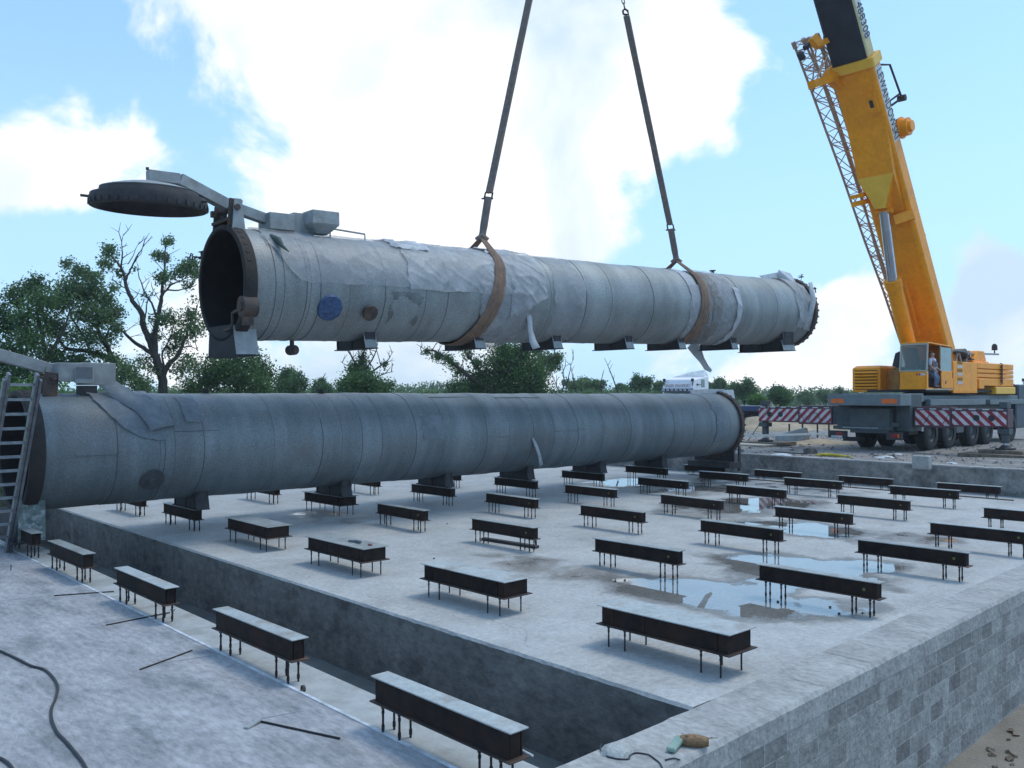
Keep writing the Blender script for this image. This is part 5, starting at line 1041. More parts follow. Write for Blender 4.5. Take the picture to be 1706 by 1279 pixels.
# hook block
hb = empty('hook_block', HK, 'crane hook block with sheaves above the slings', 'hook')
mb = MB(); mb.box((0, 0, 1.1), (.5, .42, 1.0)); mb.box((0, 0, .5), (.3, .3, .3)); mb.build('cheek_plates', M_CY, hb, bevel=.05)
mb = MB(); mb.tube([(0, -.24, 1.25), (0, .24, 1.25)], .38, 20); mb.build('sheave', M_DKSTEEL, hb, smooth=35)
mb = MB(); mb.tube([(0, 0, .45), (0, 0, .2), (.12, 0, .05), (.12, 0, -.1), (0, 0, -.22), (-.12, 0, -.15), (-.17, 0, 0)], [.08, .08, .08, .09, .09, .07, .03], 10); mb.build('hook', M_DKSTEEL, hb, smooth=50)

# timber mats and debris by the outriggers
M_TIMB = mat('weathered_timber', (.22, .17, .12), (.14, .11, .085), rough=.95, scale=2, bump=.6, stretch=(.4, 4, 4), dirt=(.08, .065, .05), dscale=3, damt=.5)
def timber(cx, cy, z, n, lx, ly, label, ang=0, h=.1):
    r = empty('timber_mat', Matrix.Translation((cx, cy, z)) @ Matrix.Rotation(ang, 4, 'Z'), label, 'timber mat', 'timber mats under the outrigger feet')
    for k in range(n): MB().box((0, -ly/2+ly*(k+.5)/n, h/2), (lx*random.uniform(.95, 1.02), ly/n-.02, h)).build('plank', M_TIMB, r, bevel=.008)
timber(35.5, yeR, GZ+.115, 6, 1.2, 1.5, 'stack of weathered planks under the near outrigger foot, upper layer', h=.12); timber(35.4, yeR-.3, GZ-.02, 8, 2.0, 3.2, 'wide layer of weathered planks under the near outrigger foot, lower layer', h=.13)
timber(35.5, yeL, GZ+.02, 7, 1.6, 2.2, 'weathered planks under the far left outrigger foot', h=.13)
r = empty('timber_board', V((34.2, 21.6, GZ)), 'pale wide board lying on the gravel at the left outrigger', 'board'); MB().box((0, 0, .06), (1.3, 2.4, .08)).build('board', mat('pale_board', (.42, .37, .30), (.32, .28, .23), bump=.4, stretch=(1, .2, 1)), r, bevel=.01)
def rubble(px, py, sz, m, name, label, z=GZ, seed=0, n=1, sq=.6):
    c = atz(px, py, z); mb = MB(); rnd = random.Random(seed)
    bm = bmesh.new(); bmesh.ops.create_icosphere(bm, subdivisions=2, radius=1)
    for v in bm.verts: v.co *= 1+.35*noise.noise(v.co*1.7+V((seed, 0, 0))); v.co = V((v.co.x*sz[0], v.co.y*sz[1], max(-.02, v.co.z)*sz[2]))
    mb.v = [tuple(v.co) for v in bm.verts]; mb.f = [tuple(v.index for v in f.verts) for f in bm.faces]; bm.free()
    o = mb.build(name, m, smooth=40); o.location = c; tag(o, label, name.replace('_', ' ')); return o
c = atz(1320, 736, GZ); mb = MB()
mb.add([(-.3, -.8, 0), (.3, -.8, 0), (.3, .8, 0), (-.3, .8, 0), (-.2, -.8, .75), (.0, -.8, .7), (.0, .8, .35), (-.2, .8, .3)], [(0, 1, 2, 3), (7, 6, 5, 4), (0, 4, 5, 1), (1, 5, 6, 2), (2, 6, 7, 3), (3, 7, 4, 0)])
o = mb.build('concrete_block', M_CGL2 if 'M_CGL2' in globals() else M_GREYP, bevel=.03); o.location = c; tag(o, 'grey broken concrete block beside the left outrigger foot', 'concrete block')
mb = MB(); mb.box((0, 0, .17), (.25, .52, .42)); o = mb.build('concrete_block', M_COPING, bevel=.02); o.location = atz(1536, 779, GZ-.02); tag(o, 'square pale concrete block standing on the far retaining wall', 'concrete block')
rubble(1350, 755, (.35, .25, .22), M_BLK, 'black_bag', 'small black bag on the gravel behind the far wall', seed=2)
mb = MB(); mb.tube([V((0, 0, .02)), V((.3, 1.6, .02))], .02, 6); o = mb.build('metal_rod', M_DKSTEEL); o.location = atz(1345, 757, GZ); tag(o, 'dark rod lying beside the small black bag', 'rod')
mb = MB()
for k in range(5): mb.tube([V((random.uniform(-.2, .2), random.uniform(-1, 1), .02)), V((random.uniform(-.3, .3), random.uniform(-.3, .3), .08)), V((random.uniform(-.2, .2), random.uniform(-1, 1), .02))], .035, 6)
o = mb.build('yellow_strap', M_YELS if 'M_YELS' in globals() else mat('yellow_strap_cloth', (.62, .50, .03), (.5, .4, .03)), smooth=60); o.location = atz(1383, 760, GZ); tag(o, 'tangled yellow strap lying on the gravel behind the far wall', 'strap')
for i, (px, py, s) in enumerate(((1301, 759, .28), (1466, 763, .15), (1478, 762, .18), (1496, 757, .12), (1587, 772, .12))):
    o = rubble(px, py, (s, s*1.5, s*.35), M_WHITEP, 'paper_scrap', 'white scrap lying on the gravel, '+('larger one near the left outrigger', 'leftmost of the small ones before the crane', 'middle of the small ones before the crane', 'rightmost of the small ones near the crane wheels', 'small one below the square concrete block')[i], seed=i+20)
# loose stones on the gravel
def stones(name, n, region, zf, s0, s1, m, kind='stuff', label=None):
    mb = MB(); rnd = random.Random(5)
    for k in range(n):
        x, y = rnd.uniform(region[0], region[2]), rnd.uniform(region[1], region[3]); s = rnd.uniform(s0, s1)*(1 if rnd.random() < .9 else 2); z = zf(x, y)
        Mx = Matrix.Translation((x, y, z+s*.15)) @ Matrix.Rotation(rnd.uniform(0, 6), 4, (rnd.random(), rnd.random(), 1))
        mb.box((0, 0, 0), (s, s*rnd.uniform(.6, 1.3), s*rnd.uniform(.4, .8)), Mx, taper=rnd.uniform(.4, .9))
    o = mb.build(name, m); tag(o, label, 'stones', kind='stuff')
stones('gravel_stones', 2200, (29.7, 6, 46, 34), gfar, .025, .075, M_GRAVEL, label='loose stones scattered over the gravel in front of the crane')
stones('dirt_clods', 700, (8, 1.5, 20, 4.2), gfar, .03, .09, M_DIRT, label='loose clods of earth on the brown dirt below the block wall')
# far gravel mounds
def mound(px, py, rx, ry, h, m, label, seed, dist=None):
    c = atz(px, py, GZ-.05); mb = MB(); n = 28; vs = [(0, 0, h)]
    for i in range(1, 9):
        for k in range(n):
            a = 2*math.pi*k/n; f = i/8; rr = 1+.25*noise.noise(V((math.cos(a)*1.5, math.sin(a)*1.5, seed)))
            vs.append((math.cos(a)*rx*f*rr, math.sin(a)*ry*f*rr, h*(1-f)**1.1*(1+.5*noise.noise(V((math.cos(a)*f*3, math.sin(a)*f*3, seed+4))))+(0 if i < 8 else -.3)))
    mb.v = vs; mb.f = [(0, 1+k, 1+(k+1) % n) for k in range(n)]+[(1+i*n+k, 1+(i+1)*n+k, 1+(i+1)*n+(k+1) % n, 1+i*n+(k+1) % n) for i in range(7) for k in range(n)]
    o = mb.build('soil_mound', m, smooth=60); o.location = c; tag(o, label, 'soil mound', 'sandy soil mounds')
M_SAND = mat('sandy_soil', (.42, .33, .22), (.3, .23, .16), rough=1, scale=2, bump=.8, bscale=9)
mound(1262, 716, 2.6, 5, .9, M_SAND, 'sandy soil mound just right of the lying tank end', 1); mound(1330, 714, 3, 7, 1.0, M_SAND, 'sandy soil mound behind the left outrigger arm', 2); mound(1375, 740, 2, 3, .25, M_SAND, 'low sandy soil mound left of the crane wheels', 3)

# ------------------------------------------------------------ ladder
M_ALU = mat('aluminium', (.27, .28, .30), (.16, .17, .19), rough=.4, metal=.6, scale=8, dirt=(.25, .25, .25), dscale=5, damt=.5)
ft = V((4.16, 18.15, 0)); tp = V((4.20, 16.35, 3.25)); dl = (tp-ft); wv = V((-.44, -.05, 0)); ld = empty('ladder', ft, 'aluminium extension ladder leaning at the open end of the lying tank', 'ladder')
for nm, off in (('stile', V((0, 0, 0))), ('stile', wv)):
    mb = MB(); mb.bar(off, dl+off, .05, .10, up=wv.cross(dl)); mb.bar(off+V((-.06 if off.length > .1 else .06, -.03, 0)), dl*.97+off+V((-.06 if off.length > .1 else .06, -.03, 0)), .045, .08, up=wv.cross(dl)); mb.build(nm, M_ALU, ld, bevel=.004)
for k in range(1, 13):
    mb = MB(); p = dl*(k/13+.02); mb.bar(p, p+wv, .04, .05); mb.build('rung', M_ALU, ld)

# ------------------------------------------------------------ foreground odds and ends
M_CABLE = mat('black_cable', (.02, .022, .028), (.03, .03, .035), rough=.6)
cp = [atz(*p, .003) for p in ((-20, 1080), (0, 1086), (30, 1100), (52, 1111), (73, 1117), (88, 1130), (96, 1146), (93, 1165), (86, 1182), (86, 1200), (95, 1222), (110, 1238), (125, 1256), (140, 1276), (150, 1300), (160, 1340))]
def smoothpath(p, n=6):
    out = []
    for i in range(len(p)-1):
        a, b, c, d = p[max(i-1, 0)], p[i], p[i+1], p[min(i+2, len(p)-1)]
        for k in range(n):
            t = k/n; out.append(.5*((2*b)+(c-a)*t+(2*a-5*b+4*c-d)*t*t+(3*b-a-3*c+d)*t**3))
    return out+[p[-1]]
pp = smoothpath(cp); o = MB().tube([p+V((0, 0, .014)) for p in pp], .013, 8).build('cable', M_CABLE, smooth=60); tag(o, 'thick black cable snaking across the frosted near slab', 'cable')
pp = smoothpath([atz(*p, .003) for p in ((-10, 1262), (5, 1268), (18, 1279), (30, 1300))]); o = MB().tube([p+V((0, 0, .014)) for p in pp], .012, 8).build('cable', M_CABLE, smooth=60); tag(o, 'short bit of black cable in the lower left corner', 'cable')
rods = [((90, 992), (190, 985), 'thin steel rod on the near slab, farthest from the viewer'), ((177, 1041), (283, 1020), 'thin steel rod on the near slab reaching over the pale edge'), ((233, 1115), (320, 1083), 'short thin steel rod lying alone in the middle of the near slab')]
for a, b, lb in rods:
    A, B = atz(*a, .012), atz(*b, .012); o = MB().tube([A, (A+B)/2+V((.01, 0, 0)), B], .009, 6).build('steel_rod', M_ROD); tag(o, lb, 'steel rod', 'thin rods lying on the near slab')
A, B = atz(432, 1201, .012), atz(566, 1230, .012); br = empty('scraper', A, 'long handled scraper lying at the bottom of the near slab', 'scraper')
MB().tube([V((0, 0, 0)), B-A], .010, 8).build('handle', M_ROD, br); h0 = atz(410, 1213, .012)-A
MB().bar(V((0, 0, .01)), h0, .05, .02).build('head', M_GREYP, br, bevel=.003)
# upright bits on ledge, ring bolt
p = atz(288, 1030, .0); mb = MB(); mb.tube([(0, 0, 0), (0, 0, .09), (.02, -.02, .12)], .006, 6); mb.tube([(0, 0, .085), (-.02, .03, .115)], .006, 6); o = mb.build('wire_stub', M_ROD); o.location = p; tag(o, 'small forked wire stub sticking out of the ledge', 'wire stub')
p = atz(505, 1152, 0); mb = MB(); mb.lathe([(-.012, .022), (-.012, .034), (.012, .034), (.012, .022)], 14, Matrix.Translation((0, 0, .03)), close=True); o = mb.build('steel_ring', M_RUST); o.location = p; tag(o, 'small rusty ring standing on the ledge by the slab edge', 'ring')
p = atz(18, 951, 0); mb = MB(); mb.tube([(0, 0, 0), (.005, 0, .1)], .007, 6); o = mb.build('wire_stub', M_ROD); o.location = p; tag(o, 'short upright wire stub on the near slab at far left', 'wire stub')
# tool, bars
mb = MB(); mb.box((0, 0, .02), (.05, .20, .03), Matrix.Rotation(.5, 4, 'Z')); mb.box((.0, -.12, .025), (.045, .14, .04)); o = mb.build('hand_tool', mat('tool_grey', (.12, .15, .17)), bevel=.004); o.location = atz(590, 903, .472); o.location.z = .472; tag(o, 'small grey hand tool lying on a wide steel beam support', 'hand tool')
mb = MB(); mb.box((0, 0, .012), (.035, .08, .024)); o = mb.build('red_box', mat('tool_red', (.25, .10, .09)), bevel=.003); o.location = (7.95, 11.95, .4715); tag(o, 'tiny dull red box beside the hand tool', 'box')
A, B = atz(805, 897, .03), atz(895, 911, .03); mb = MB(); mb.bar(A, B, .12, .05); o = mb.build('steel_channel', M_DKSTEEL, bevel=.004); tag(o, 'dark steel channel lying on the slab under a beam support', 'steel channel')
A = atz(893, 908, .0); mb = MB(); mb.bar(A, A+V((.0, .03, .33)), .03, .03); o = mb.build('steel_offcut', M_DKSTEEL); tag(o, 'thin upright steel offcut leaning on the end of a beam support', 'steel offcut')
A, B = V((4.42, 4.78, .26)), atz(890, 1259, .2); mb = MB(); mb.tube([V((4.5, 4.74, .265)), V((4.6, 4.60, .27)), V((4.75, 4.5, .24))], .008, 6); 
A, B = atz(848, 1243, .262), atz(888, 1259, .262); mb = MB(); mb.tube([A, (A+B)/2+V((0, 0, .01)), B], .009, 6); o = mb.build('white_stick', M_WHITEP); tag(o, 'white stick poking out from the nearest ledge beam support', 'stick')
for i, (px, py) in enumerate(((1383, 1012), (1398, 1023), (1437, 1022), (1296, 1003), (1025, 1020 if False else 969), (1041, 967), (723, 931), (745, 873), (1100, 961), (1108, 962))):
    o = MB().box((0, 0, .01), (.026, .032, .02)).build('steel_nut', M_BLK, bevel=.004); o.location = atz(px, py); o.rotation_euler.z = i; tag(o, 'small dark nut lying on the slab near beam support legs', 'nut', 'dropped nuts on the slab')
# items on the near wall
g = atz(1124, 1231, .01); r = empty('rag_bundle', g, 'brown straw bundle tied with a green rag on the near wall top', 'bundle')
a, b = atz(1133, 1232, .05)-g, atz(1181, 1236, .05)-g
mb = MB(); n_ = 9; pts = [a+(b-a)*(k/n_) for k in range(n_+1)]; mb.tube(pts, [.035+.012*noise.noise(V((k, 0, 0)))+.018*math.sin(math.pi*k/n_) for k in range(n_+1)], 9)
for k in range(14): q0_ = a+(b-a)*random.uniform(.1, .9); mb.tube([q0_+V((0, random.uniform(-.03, .03), .02)), q0_+(b-a)*random.uniform(-.3, .3)+V((0, random.uniform(-.05, .05), .05))], .003, 4)
mb.build('straw', mat('straw_brown', (.30, .17, .08), (.18, .11, .06), scale=30, bump=.6), r, smooth=50)
a, b = atz(1117, 1250, .03)-g, atz(1134, 1228, .06)-g; MB().bar(a, b, .075, .04).build('rag', mat('green_rag_light', (.26, .36, .30), (.18, .27, .23)), r, bevel=.01)
o = rubble(1030, 1252, (.16, .13, .07), mat('plastic_film_lump', (.44, .44, .42), (.3, .3, .29), scale=9, bump=.8), 'crumpled_bag', 'crumpled pale plastic bag on the near wall end', z=0.005, seed=9)
wp = smoothpath([atz(*p, .012) for p in ((1002, 1239), (1000, 1248), (1010, 1259), (1030, 1264), (1047, 1264), (1050, 1258), (1060, 1254), (1080, 1257), (1092, 1265), (1100, 1272), (1106, 1285))]); o = MB().tube(wp, .006, 6).build('wire', M_CABLE, smooth=60); tag(o, 'thin black wire looped round the crumpled bag on the near wall', 'wire')
wp = smoothpath([atz(*p, .012) for p in ((1108, 1266), (1122, 1263), (1133, 1266))]); o = MB().tube(wp, .006, 6).build('wire', M_CABLE, smooth=60); tag(o, 'short dark wire scrap at the very edge of the near wall', 'wire')
# slab joints on the near slab: thin grooves as flat dark strips
mb = MB()
for (a, b) in (((0, 955), (85, 948)), ((150, 1041), (245, 1023)), ((250, 1107), (360, 1091)), ((420, 1200), (505, 1183)), ((-10, 1002), (80, 992))):
    A, B = atz(*a, .006), atz(*b, .006); n_ = 12; pts = [A+(B-A)*(k/n_)+V((.012*fn3(k, a[0], 0, .7), 0, 0)) for k in range(n_+1)]; t_ = (B-A).normalized(); s_ = t_.cross(V((0, 0, 1)))*.006
    for p, q in zip(pts, pts[1:]): mb.add([p-s_, p+s_, q+s_, q-s_], [(0, 1, 2, 3)])
o = mb.build('slab_joints', mat('joint_grey', (.20, .21, .24), (.3, .31, .34))); o['kind'] = 'structure'

# ------------------------------------------------------------ driver
def person():
    root = empty('person', V((37.45, 14.85, 3.18)), 'person in a pale shirt and jeans at the open crane cab door', 'person')
    sk = [(0, 0, .62), (0, .0, .85), (0, .01, 1.08), (-.01, .0, 1.20), (-.03, -.02, 1.27), (-.04, -.03, 1.36), (-.04, -.03, 1.45),   # 0-6 spine, head
          (-.20, 0, 1.12), (-.30, -.04, .90), (-.24, -.18, .74), (.19, 0, 1.12), (.30, -.03, .88), (.22, -.16, .76),                # 7-9 left arm, 10-12 right arm
          (-.10, 0, .58), (-.13, -.22, .42), (-.12, -.16, .06), (-.12, -.30, .02), (.10, 0, .58), (.12, -.20, .44), (.13, -.12, .06), (.13, -.26, .02)]
    ed = [(0, 1), (1, 2), (2, 3), (3, 4), (4, 5), (5, 6), (3, 7), (7, 8), (8, 9), (3, 10), (10, 11), (11, 12), (0, 13), (13, 14), (14, 15), (15, 16), (0, 17), (17, 18), (18, 19), (19, 20)]
    rad = [.15, .15, .17, .10, .055, .10, .075, .065, .05, .038, .065, .05, .038, .10, .075, .05, .04, .10, .075, .05, .04]
    def skin(vs, es, rs, name, m, parent, sub=2):
        me = bpy.data.meshes.new(name); me.from_pydata(vs, es, []); o = bpy.data.objects.new(name, me); col.objects.link(o); o.parent = parent
        s = o.modifiers.new('skin', 'SKIN'); 
        for i, r_ in enumerate(rs): me.skin_vertices[0].data[i].radius = (r_, r_)
        me.skin_vertices[0].data[0].use_root = True
        b = o.modifiers.new('sub', 'SUBSURF'); b.levels = b.render_levels = sub; me.materials.append(m)
        try: s.use_smooth_shade = True
        except Exception: pass
        return o
    M_SKIN = mat('skin_tone', (.42, .25, .18), (.36, .21, .15), rough=.6); M_SHIRT = mat('pale_shirt', (.52, .55, .64), (.42, .45, .55), rough=.9, bump=.3); M_JEAN = mat('blue_jeans', (.13, .18, .27), (.09, .13, .2), rough=.9)
    bpy.context.view_layer.update()
    for x in (sk,): pass
    body = None
    me = bpy.data.meshes.new('body'); me.from_pydata(sk, ed, []); body = bpy.data.objects.new('body', me); col.objects.link(body); body.parent = root
    def mk(vs, es, rs, name, m, parent, sub=1):
        me = bpy.data.meshes.new(name); me.from_pydata([tuple(v) for v in vs], es, []); o = bpy.data.objects.new(name, me); col.objects.link(o)
        md = o.modifiers.new('skin', 'SKIN')
        for i, r_ in enumerate(rs): me.skin_vertices[0].data[i].radius = (r_, r_)
        me.skin_vertices[0].data[0].use_root = True
        b = o.modifiers.new('sub', 'SUBSURF'); b.levels = b.render_levels = sub
        bpy.context.view_layer.update(); m2 = bpy.data.meshes.new_from_object(o.evaluated_get(bpy.context.evaluated_depsgraph_get()))
        bpy.data.objects.remove(o); m2.name = name; m2.materials.clear(); m2.materials.append(m); m2.polygons.foreach_set('use_smooth', [True]*len(m2.polygons)); o = bpy.data.objects.new(name, m2); col.objects.link(o); o.parent = parent; return o
    bpy.data.objects.remove(body)
    vs = list(sk); es = list(ed); rs = list(rad)
    for hi, sx_ in ((9, -1), (12, 1)):      # hands: palm, four fingers, thumb
        h = V(sk[hi]); pdir = V((.10*-sx_*.3, -.9, -.35)).normalized(); pal = len(vs); vs.append(tuple(h+pdir*.08)); es.append((hi, pal)); rs.append(.030)
        for k in range(4):
            s0 = V((1, 0, 0))*(k-1.5)*.022; L_ = (.07, .08, .075, .06)[k]; i0 = len(vs); vs += [tuple(h+pdir*.10+s0), tuple(h+pdir*(.10+L_*.55)+s0*1.1+V((0, 0, -.012))), tuple(h+pdir*(.10+L_)+s0*1.1+V((0, 0, -.04)))]; es += [(pal, i0), (i0, i0+1), (i0+1, i0+2)]; rs += [.010, .0095, .008]
        i0 = len(vs); vs += [tuple(h+pdir*.05+V((-sx_*.04, 0, .0))), tuple(h+pdir*.09+V((-sx_*.06, 0, -.02)))]; es += [(pal, i0), (i0, i0+1)]; rs += [.011, .009]
    b = mk(vs, es, rs, 'body', M_SKIN, root)
    for v in b.data.vertices:               # face relief
        p = v.co
        if p.z > 1.28:
            d = p-V((-.04, -.03, 1.38)); 
            if d.y < -.05 and abs(d.x) < .03 and -.03 < d.z < .03: v.co.y -= .02
    mk([V(p) for p in (sk[0], sk[1], sk[2], sk[3], sk[7], tuple(V(sk[8])*1.0), sk[10], sk[11])], [(0, 1), (1, 2), (2, 3), (3, 4), (4, 5), (3, 6), (6, 7)], [.165, .17, .19, .115, .085, .068, .085, .068], 'shirt', M_SHIRT, root)
    mk([V(sk[i]) for i in (0, 13, 14, 15, 17, 18, 19)], [(0, 1), (1, 2), (2, 3), (0, 4), (4, 5), (5, 6)], [.16, .115, .09, .065, .115, .09, .065], 'trousers', M_JEAN, root)
    mk([V((-.04, -.01, 1.47)), V((-.04, .04, 1.44)), V((-.04, .07, 1.38))], [(0, 1), (1, 2)], [.085, .085, .06], 'hair', mat('dark_hair', (.05, .04, .035)), root)
    for sx_ in (-.13, .12): mb = MB(); mb.box((sx_, -.20, .02), (.09, .26, .08)); mb.build('shoe', M_BLK, root, bevel=.02)
    mb = MB(); 
    for dx in (-.035, .035): mb.box((-.04+dx, -.128, 1.40), (.022, .012, .010))
    mb.build('eyes', M_BLK, root); mb = MB(); mb.box((-.04, -.128, 1.335), (.045, .008, .008)); mb.build('mouth', mat('lips', (.3, .12, .1)), root)
    mb = MB()
    for dx in (-.10, .10): mb.box((-.04+dx, -.02, 1.385), (.02, .04, .06))
    mb.build('ears', M_SKIN, root, bevel=.008)
person()

# ------------------------------------------------------------ vehicles behind
TRP = V((aty(1170, 652, 34).x, 34, GZ))
def truck():
    base = V((52.0, 36.0, GZ)); dist = (base-CAM).dot(FW)
    p = atd(1132, 640, 62); base = V((p.x, p.y, GZ-.4)); yaw = math.radians(47.2+180-38)   # cab faces the viewer, turned to the left
    M = Matrix.Translation(base) @ Matrix.Rotation(yaw, 4, 'Z'); r = empty('white_truck', M, 'white truck with roof light bar parked behind the lying tank', 'truck')
    # local: +x = forward. cab box
    W2 = 1.2
    mb = MB(); mb.add([(-2.2, -W2, 1.0), (.3, -W2, 1.0), (.3, W2, 1.0), (-2.2, W2, 1.0), (-2.2, -W2, 4.05), (.0, -W2, 3.75), (.0, W2, 3.75), (-2.2, W2, 4.05), (.3, -W2, 3.1), (.3, W2, 3.1)],
           [(0, 1, 2, 3), (0, 4, 5, 8, 1), (3, 2, 9, 6, 7), (4, 7, 6, 5), (5, 6, 9, 8), (8, 9, 2, 1), (0, 3, 7, 4)]); mb.build('cab', M_WHITEC, r, bevel=.06)
    mb = MB(); mb.bx((.29, -1.05, 1.9), (.31, 1.05, 2.85)); mb.build('windscreen', M_GLASSG, r)
    mb = MB(); mb.bx((.28, -1.15, 2.88), (.42, 1.15, 3.02)); mb.bx((.25, -1.2, 3.02), (.5, 1.2, 3.1)); o = mb.build('sun_visor', mat('visor_navy', (.05, .06, .14)), r, bevel=.02)
    mb = MB()
    for k in range(7): mb.box((.48, -1.0+k*.333, 3.0), (.06, .2, .12))
    mb.build('roof_lamps', M_WHITEP, r)
    for s_ in (-1, 1): mb = MB(); mb.tube([(.2, s_*1.1, 3.3), (.2, s_*1.1, 3.6)], .03, 6); mb.tube([(.2, s_*1.1, 3.6), (.2, s_*1.1, 3.8)], .10, 10); mb.build('air_horn', M_DKSTEEL, r)
    sd_ = -1
    mb = MB(); mb.bx((-1.5, -W2-.012, 3.2), (-.95, -W2+.02, 3.75)); mb.bx((-1.5, W2-.02, 3.2), (-.95, W2+.012, 3.75)); mb.build('side_window', M_GLASSG, r)
    mb = MB(); mb.tube([(-.9, W2+.03, 3.4), (-.35, W2+.03, 3.38)], .02, 6); mb.tube([(-.35, W2+.03, 3.38), (-.25, W2+.03, 3.38)], .07, 8); mb.build('rail', M_DKSTEEL, r)
    mb = MB(); mb.add([(-2.2, -1.15, 4.05), (-1.3, -1.15, 3.94), (-2.0, -.2, 4.3), (-2.2, -.2, 4.28), (-2.2, 1.15, 4.05), (-1.3, 1.15, 3.94), (-2.0, .9, 4.45), (-2.2, .9, 4.4)], [(0, 1, 2, 3), (7, 6, 5, 4), (1, 5, 6, 2), (2, 6, 7, 3), (0, 3, 7, 4)]); mb.build('wind_deflector', M_WHITEP, r)
    mb = MB(); mb.bx((-8, -.45, .8), (-2.2, .45, 1.1)); mb.bx((-2.3, -1.2, .6), (.4, 1.2, 1.0)); mb.build('chassis', M_BLK, r)
    mb = MB(); mb.bx((-8.6, -1.2, 1.15), (-2.5, 1.2, 1.4)); mb.build('flatbed', M_WHITEP, r)
    for x in (-.6, -5.5, -6.9):
        for s_ in (-1, 1): mb = MB(); mb.tube([(x, s_*.9, .52), (x, s_*1.2, .52)], .52, 24); mb.build('wheel', M_TYRE, r, smooth=35)
    text_mesh('JENSEN TRANSPORT', .30, V((.315, -.95, 3.30)), V((0, 1, 0)), V((-.32, 0, .9)), M_LTXT, 'lettering', r, V((0, 0, 0)), fit=1.9)
M_WHITEC = mat('white_cab_paint', (.80, .78, .80), (.74, .73, .76), rough=.35); M_LTXT = mat('lettering_brown', (.38, .22, .16), (.3, .2, .15))
truck()
def flatbed():
    p = atz(1246, 716, GZ-.1); base = V((54, 37.5, GZ-.1)); d = 58; q = atd(1243, 690, 60); base = V((q.x, q.y, GZ-.1))
    r = empty('flatbed_trailer', Matrix.Translation(base) @ Matrix.Rotation(HEAD-math.pi/2, 4, 'Z'), 'dark blue flatbed trailer behind the far end of the lying tank', 'trailer')
    mb = MB(); mb.bx((-2.5, -1.2, 1.25), (1.2, 1.2, 1.62)); mb.build('bed', mat('navy_bed', (.03, .05, .13), (.025, .04, .1), rough=.5), r, bevel=.02)
    mb = MB(); mb.bx((-2.3, -.5, .9), (.9, .5, 1.24)); mb.build('chassis', M_BLK, r)
    for x in (-1.6, .1):
        for s_ in (-1, 1): mb = MB(); mb.tube([(x, s_*.85, .5), (x, s_*1.15, .5)], .5, 20); mb.build('wheel', M_TYRE, r, smooth=35)
flatbed()
def far_van():
    q = atd(1706, 690, 66); base = V((q.x, q.y, GZ-.15)); r = empty('pale_truck', Matrix.Translation(base) @ Matrix.Rotation(HEAD-math.pi/2, 4, 'Z'), 'pale truck cab seen at the right edge behind the crane', 'truck')
    mb = MB(); mb.add([(-1.0, -1.1, .7), (3, -1.1, .7), (3, 1.1, .7), (-1.0, 1.1, .7), (-.6, -1.1, 3.1), (3, -1.1, 3.3), (3, 1.1, 3.3), (-.6, 1.1, 3.1), (-1.0, -1.1, 1.9), (-1.0, 1.1, 1.9)], [(0, 1, 2, 3), (0, 8, 4, 5, 1), (3, 2, 6, 7, 9), (4, 7, 6, 5), (8, 9, 7, 4), (0, 3, 9, 8), (1, 5, 6, 2)]); mb.build('cab', mat('pale_green_cab', (.42, .50, .50), (.36, .44, .44), rough=.4), r, bevel=.05)
    mb = MB(); mb.bx((-.3, -1.13, 1.9), (.6, -1.10, 2.8)); mb.build('window', M_GLASSG, r)
    for x in (0, 2.2): mb = MB(); mb.tube([(x, -.8, .5), (x, -1.12, .5)], .5, 20); mb.tube([(x, .8, .5), (x, 1.12, .5)], .5, 20); mb.build('wheel', M_TYRE, r, smooth=35)
    mb = MB(); mb.tube([(-.5, -.8, 3.1), (-.5, -.8, 3.4)], .03, 6); mb.tube([(-.5, -.8, 3.4), (-.5, -.8, 3.62)], .1, 10); mb.build('beacon', M_DKSTEEL, r)
far_van()
# posts and rail left of the crane
for i, (px, py) in enumerate(((1315, 730), (1337, 731), (1362, 729), (1381, 728))):
    c = atz(px, py, GZ); mb = MB(); mb.tube([(0, 0, 0), (0, 0, 1.05-(i == 0)*.3)], .045, 8); o = mb.build('fence_post', M_DKSTEEL); o.location = c; tag(o, ('first', 'second', 'third', 'fourth')[i]+' thin dark post from the left, standing in the gravel left of the crane', 'post', 'thin posts left of the crane')
c0_, c1_ = atz(1240, 726, GZ+.9), atz(1378, 722, GZ+.9); o = MB().bar(c0_, c1_, .03, .07).build('tape_line', mat('tape_pale', (.55, .53, .48))); tag(o, 'pale horizontal rail strung between the thin posts', 'rail')

# rope from outrigger to tank
pp = [aty(1330, 672, 21.6), V((35.0, 21.4, 1.3)), atz(1245, 735, GZ+.05)]
A, B = V((35.1, 20.9, 2.5)), atz(1243, 738, GZ+.03); o = MB().tube([A, A.lerp(B, .5)+V((0, 0, -.1)), B], .025, 6).build('rope', mat('pale_rope', (.35, .36, .33)), smooth=60); tag(o, 'pale rope running from the left outrigger down to the ground', 'rope')

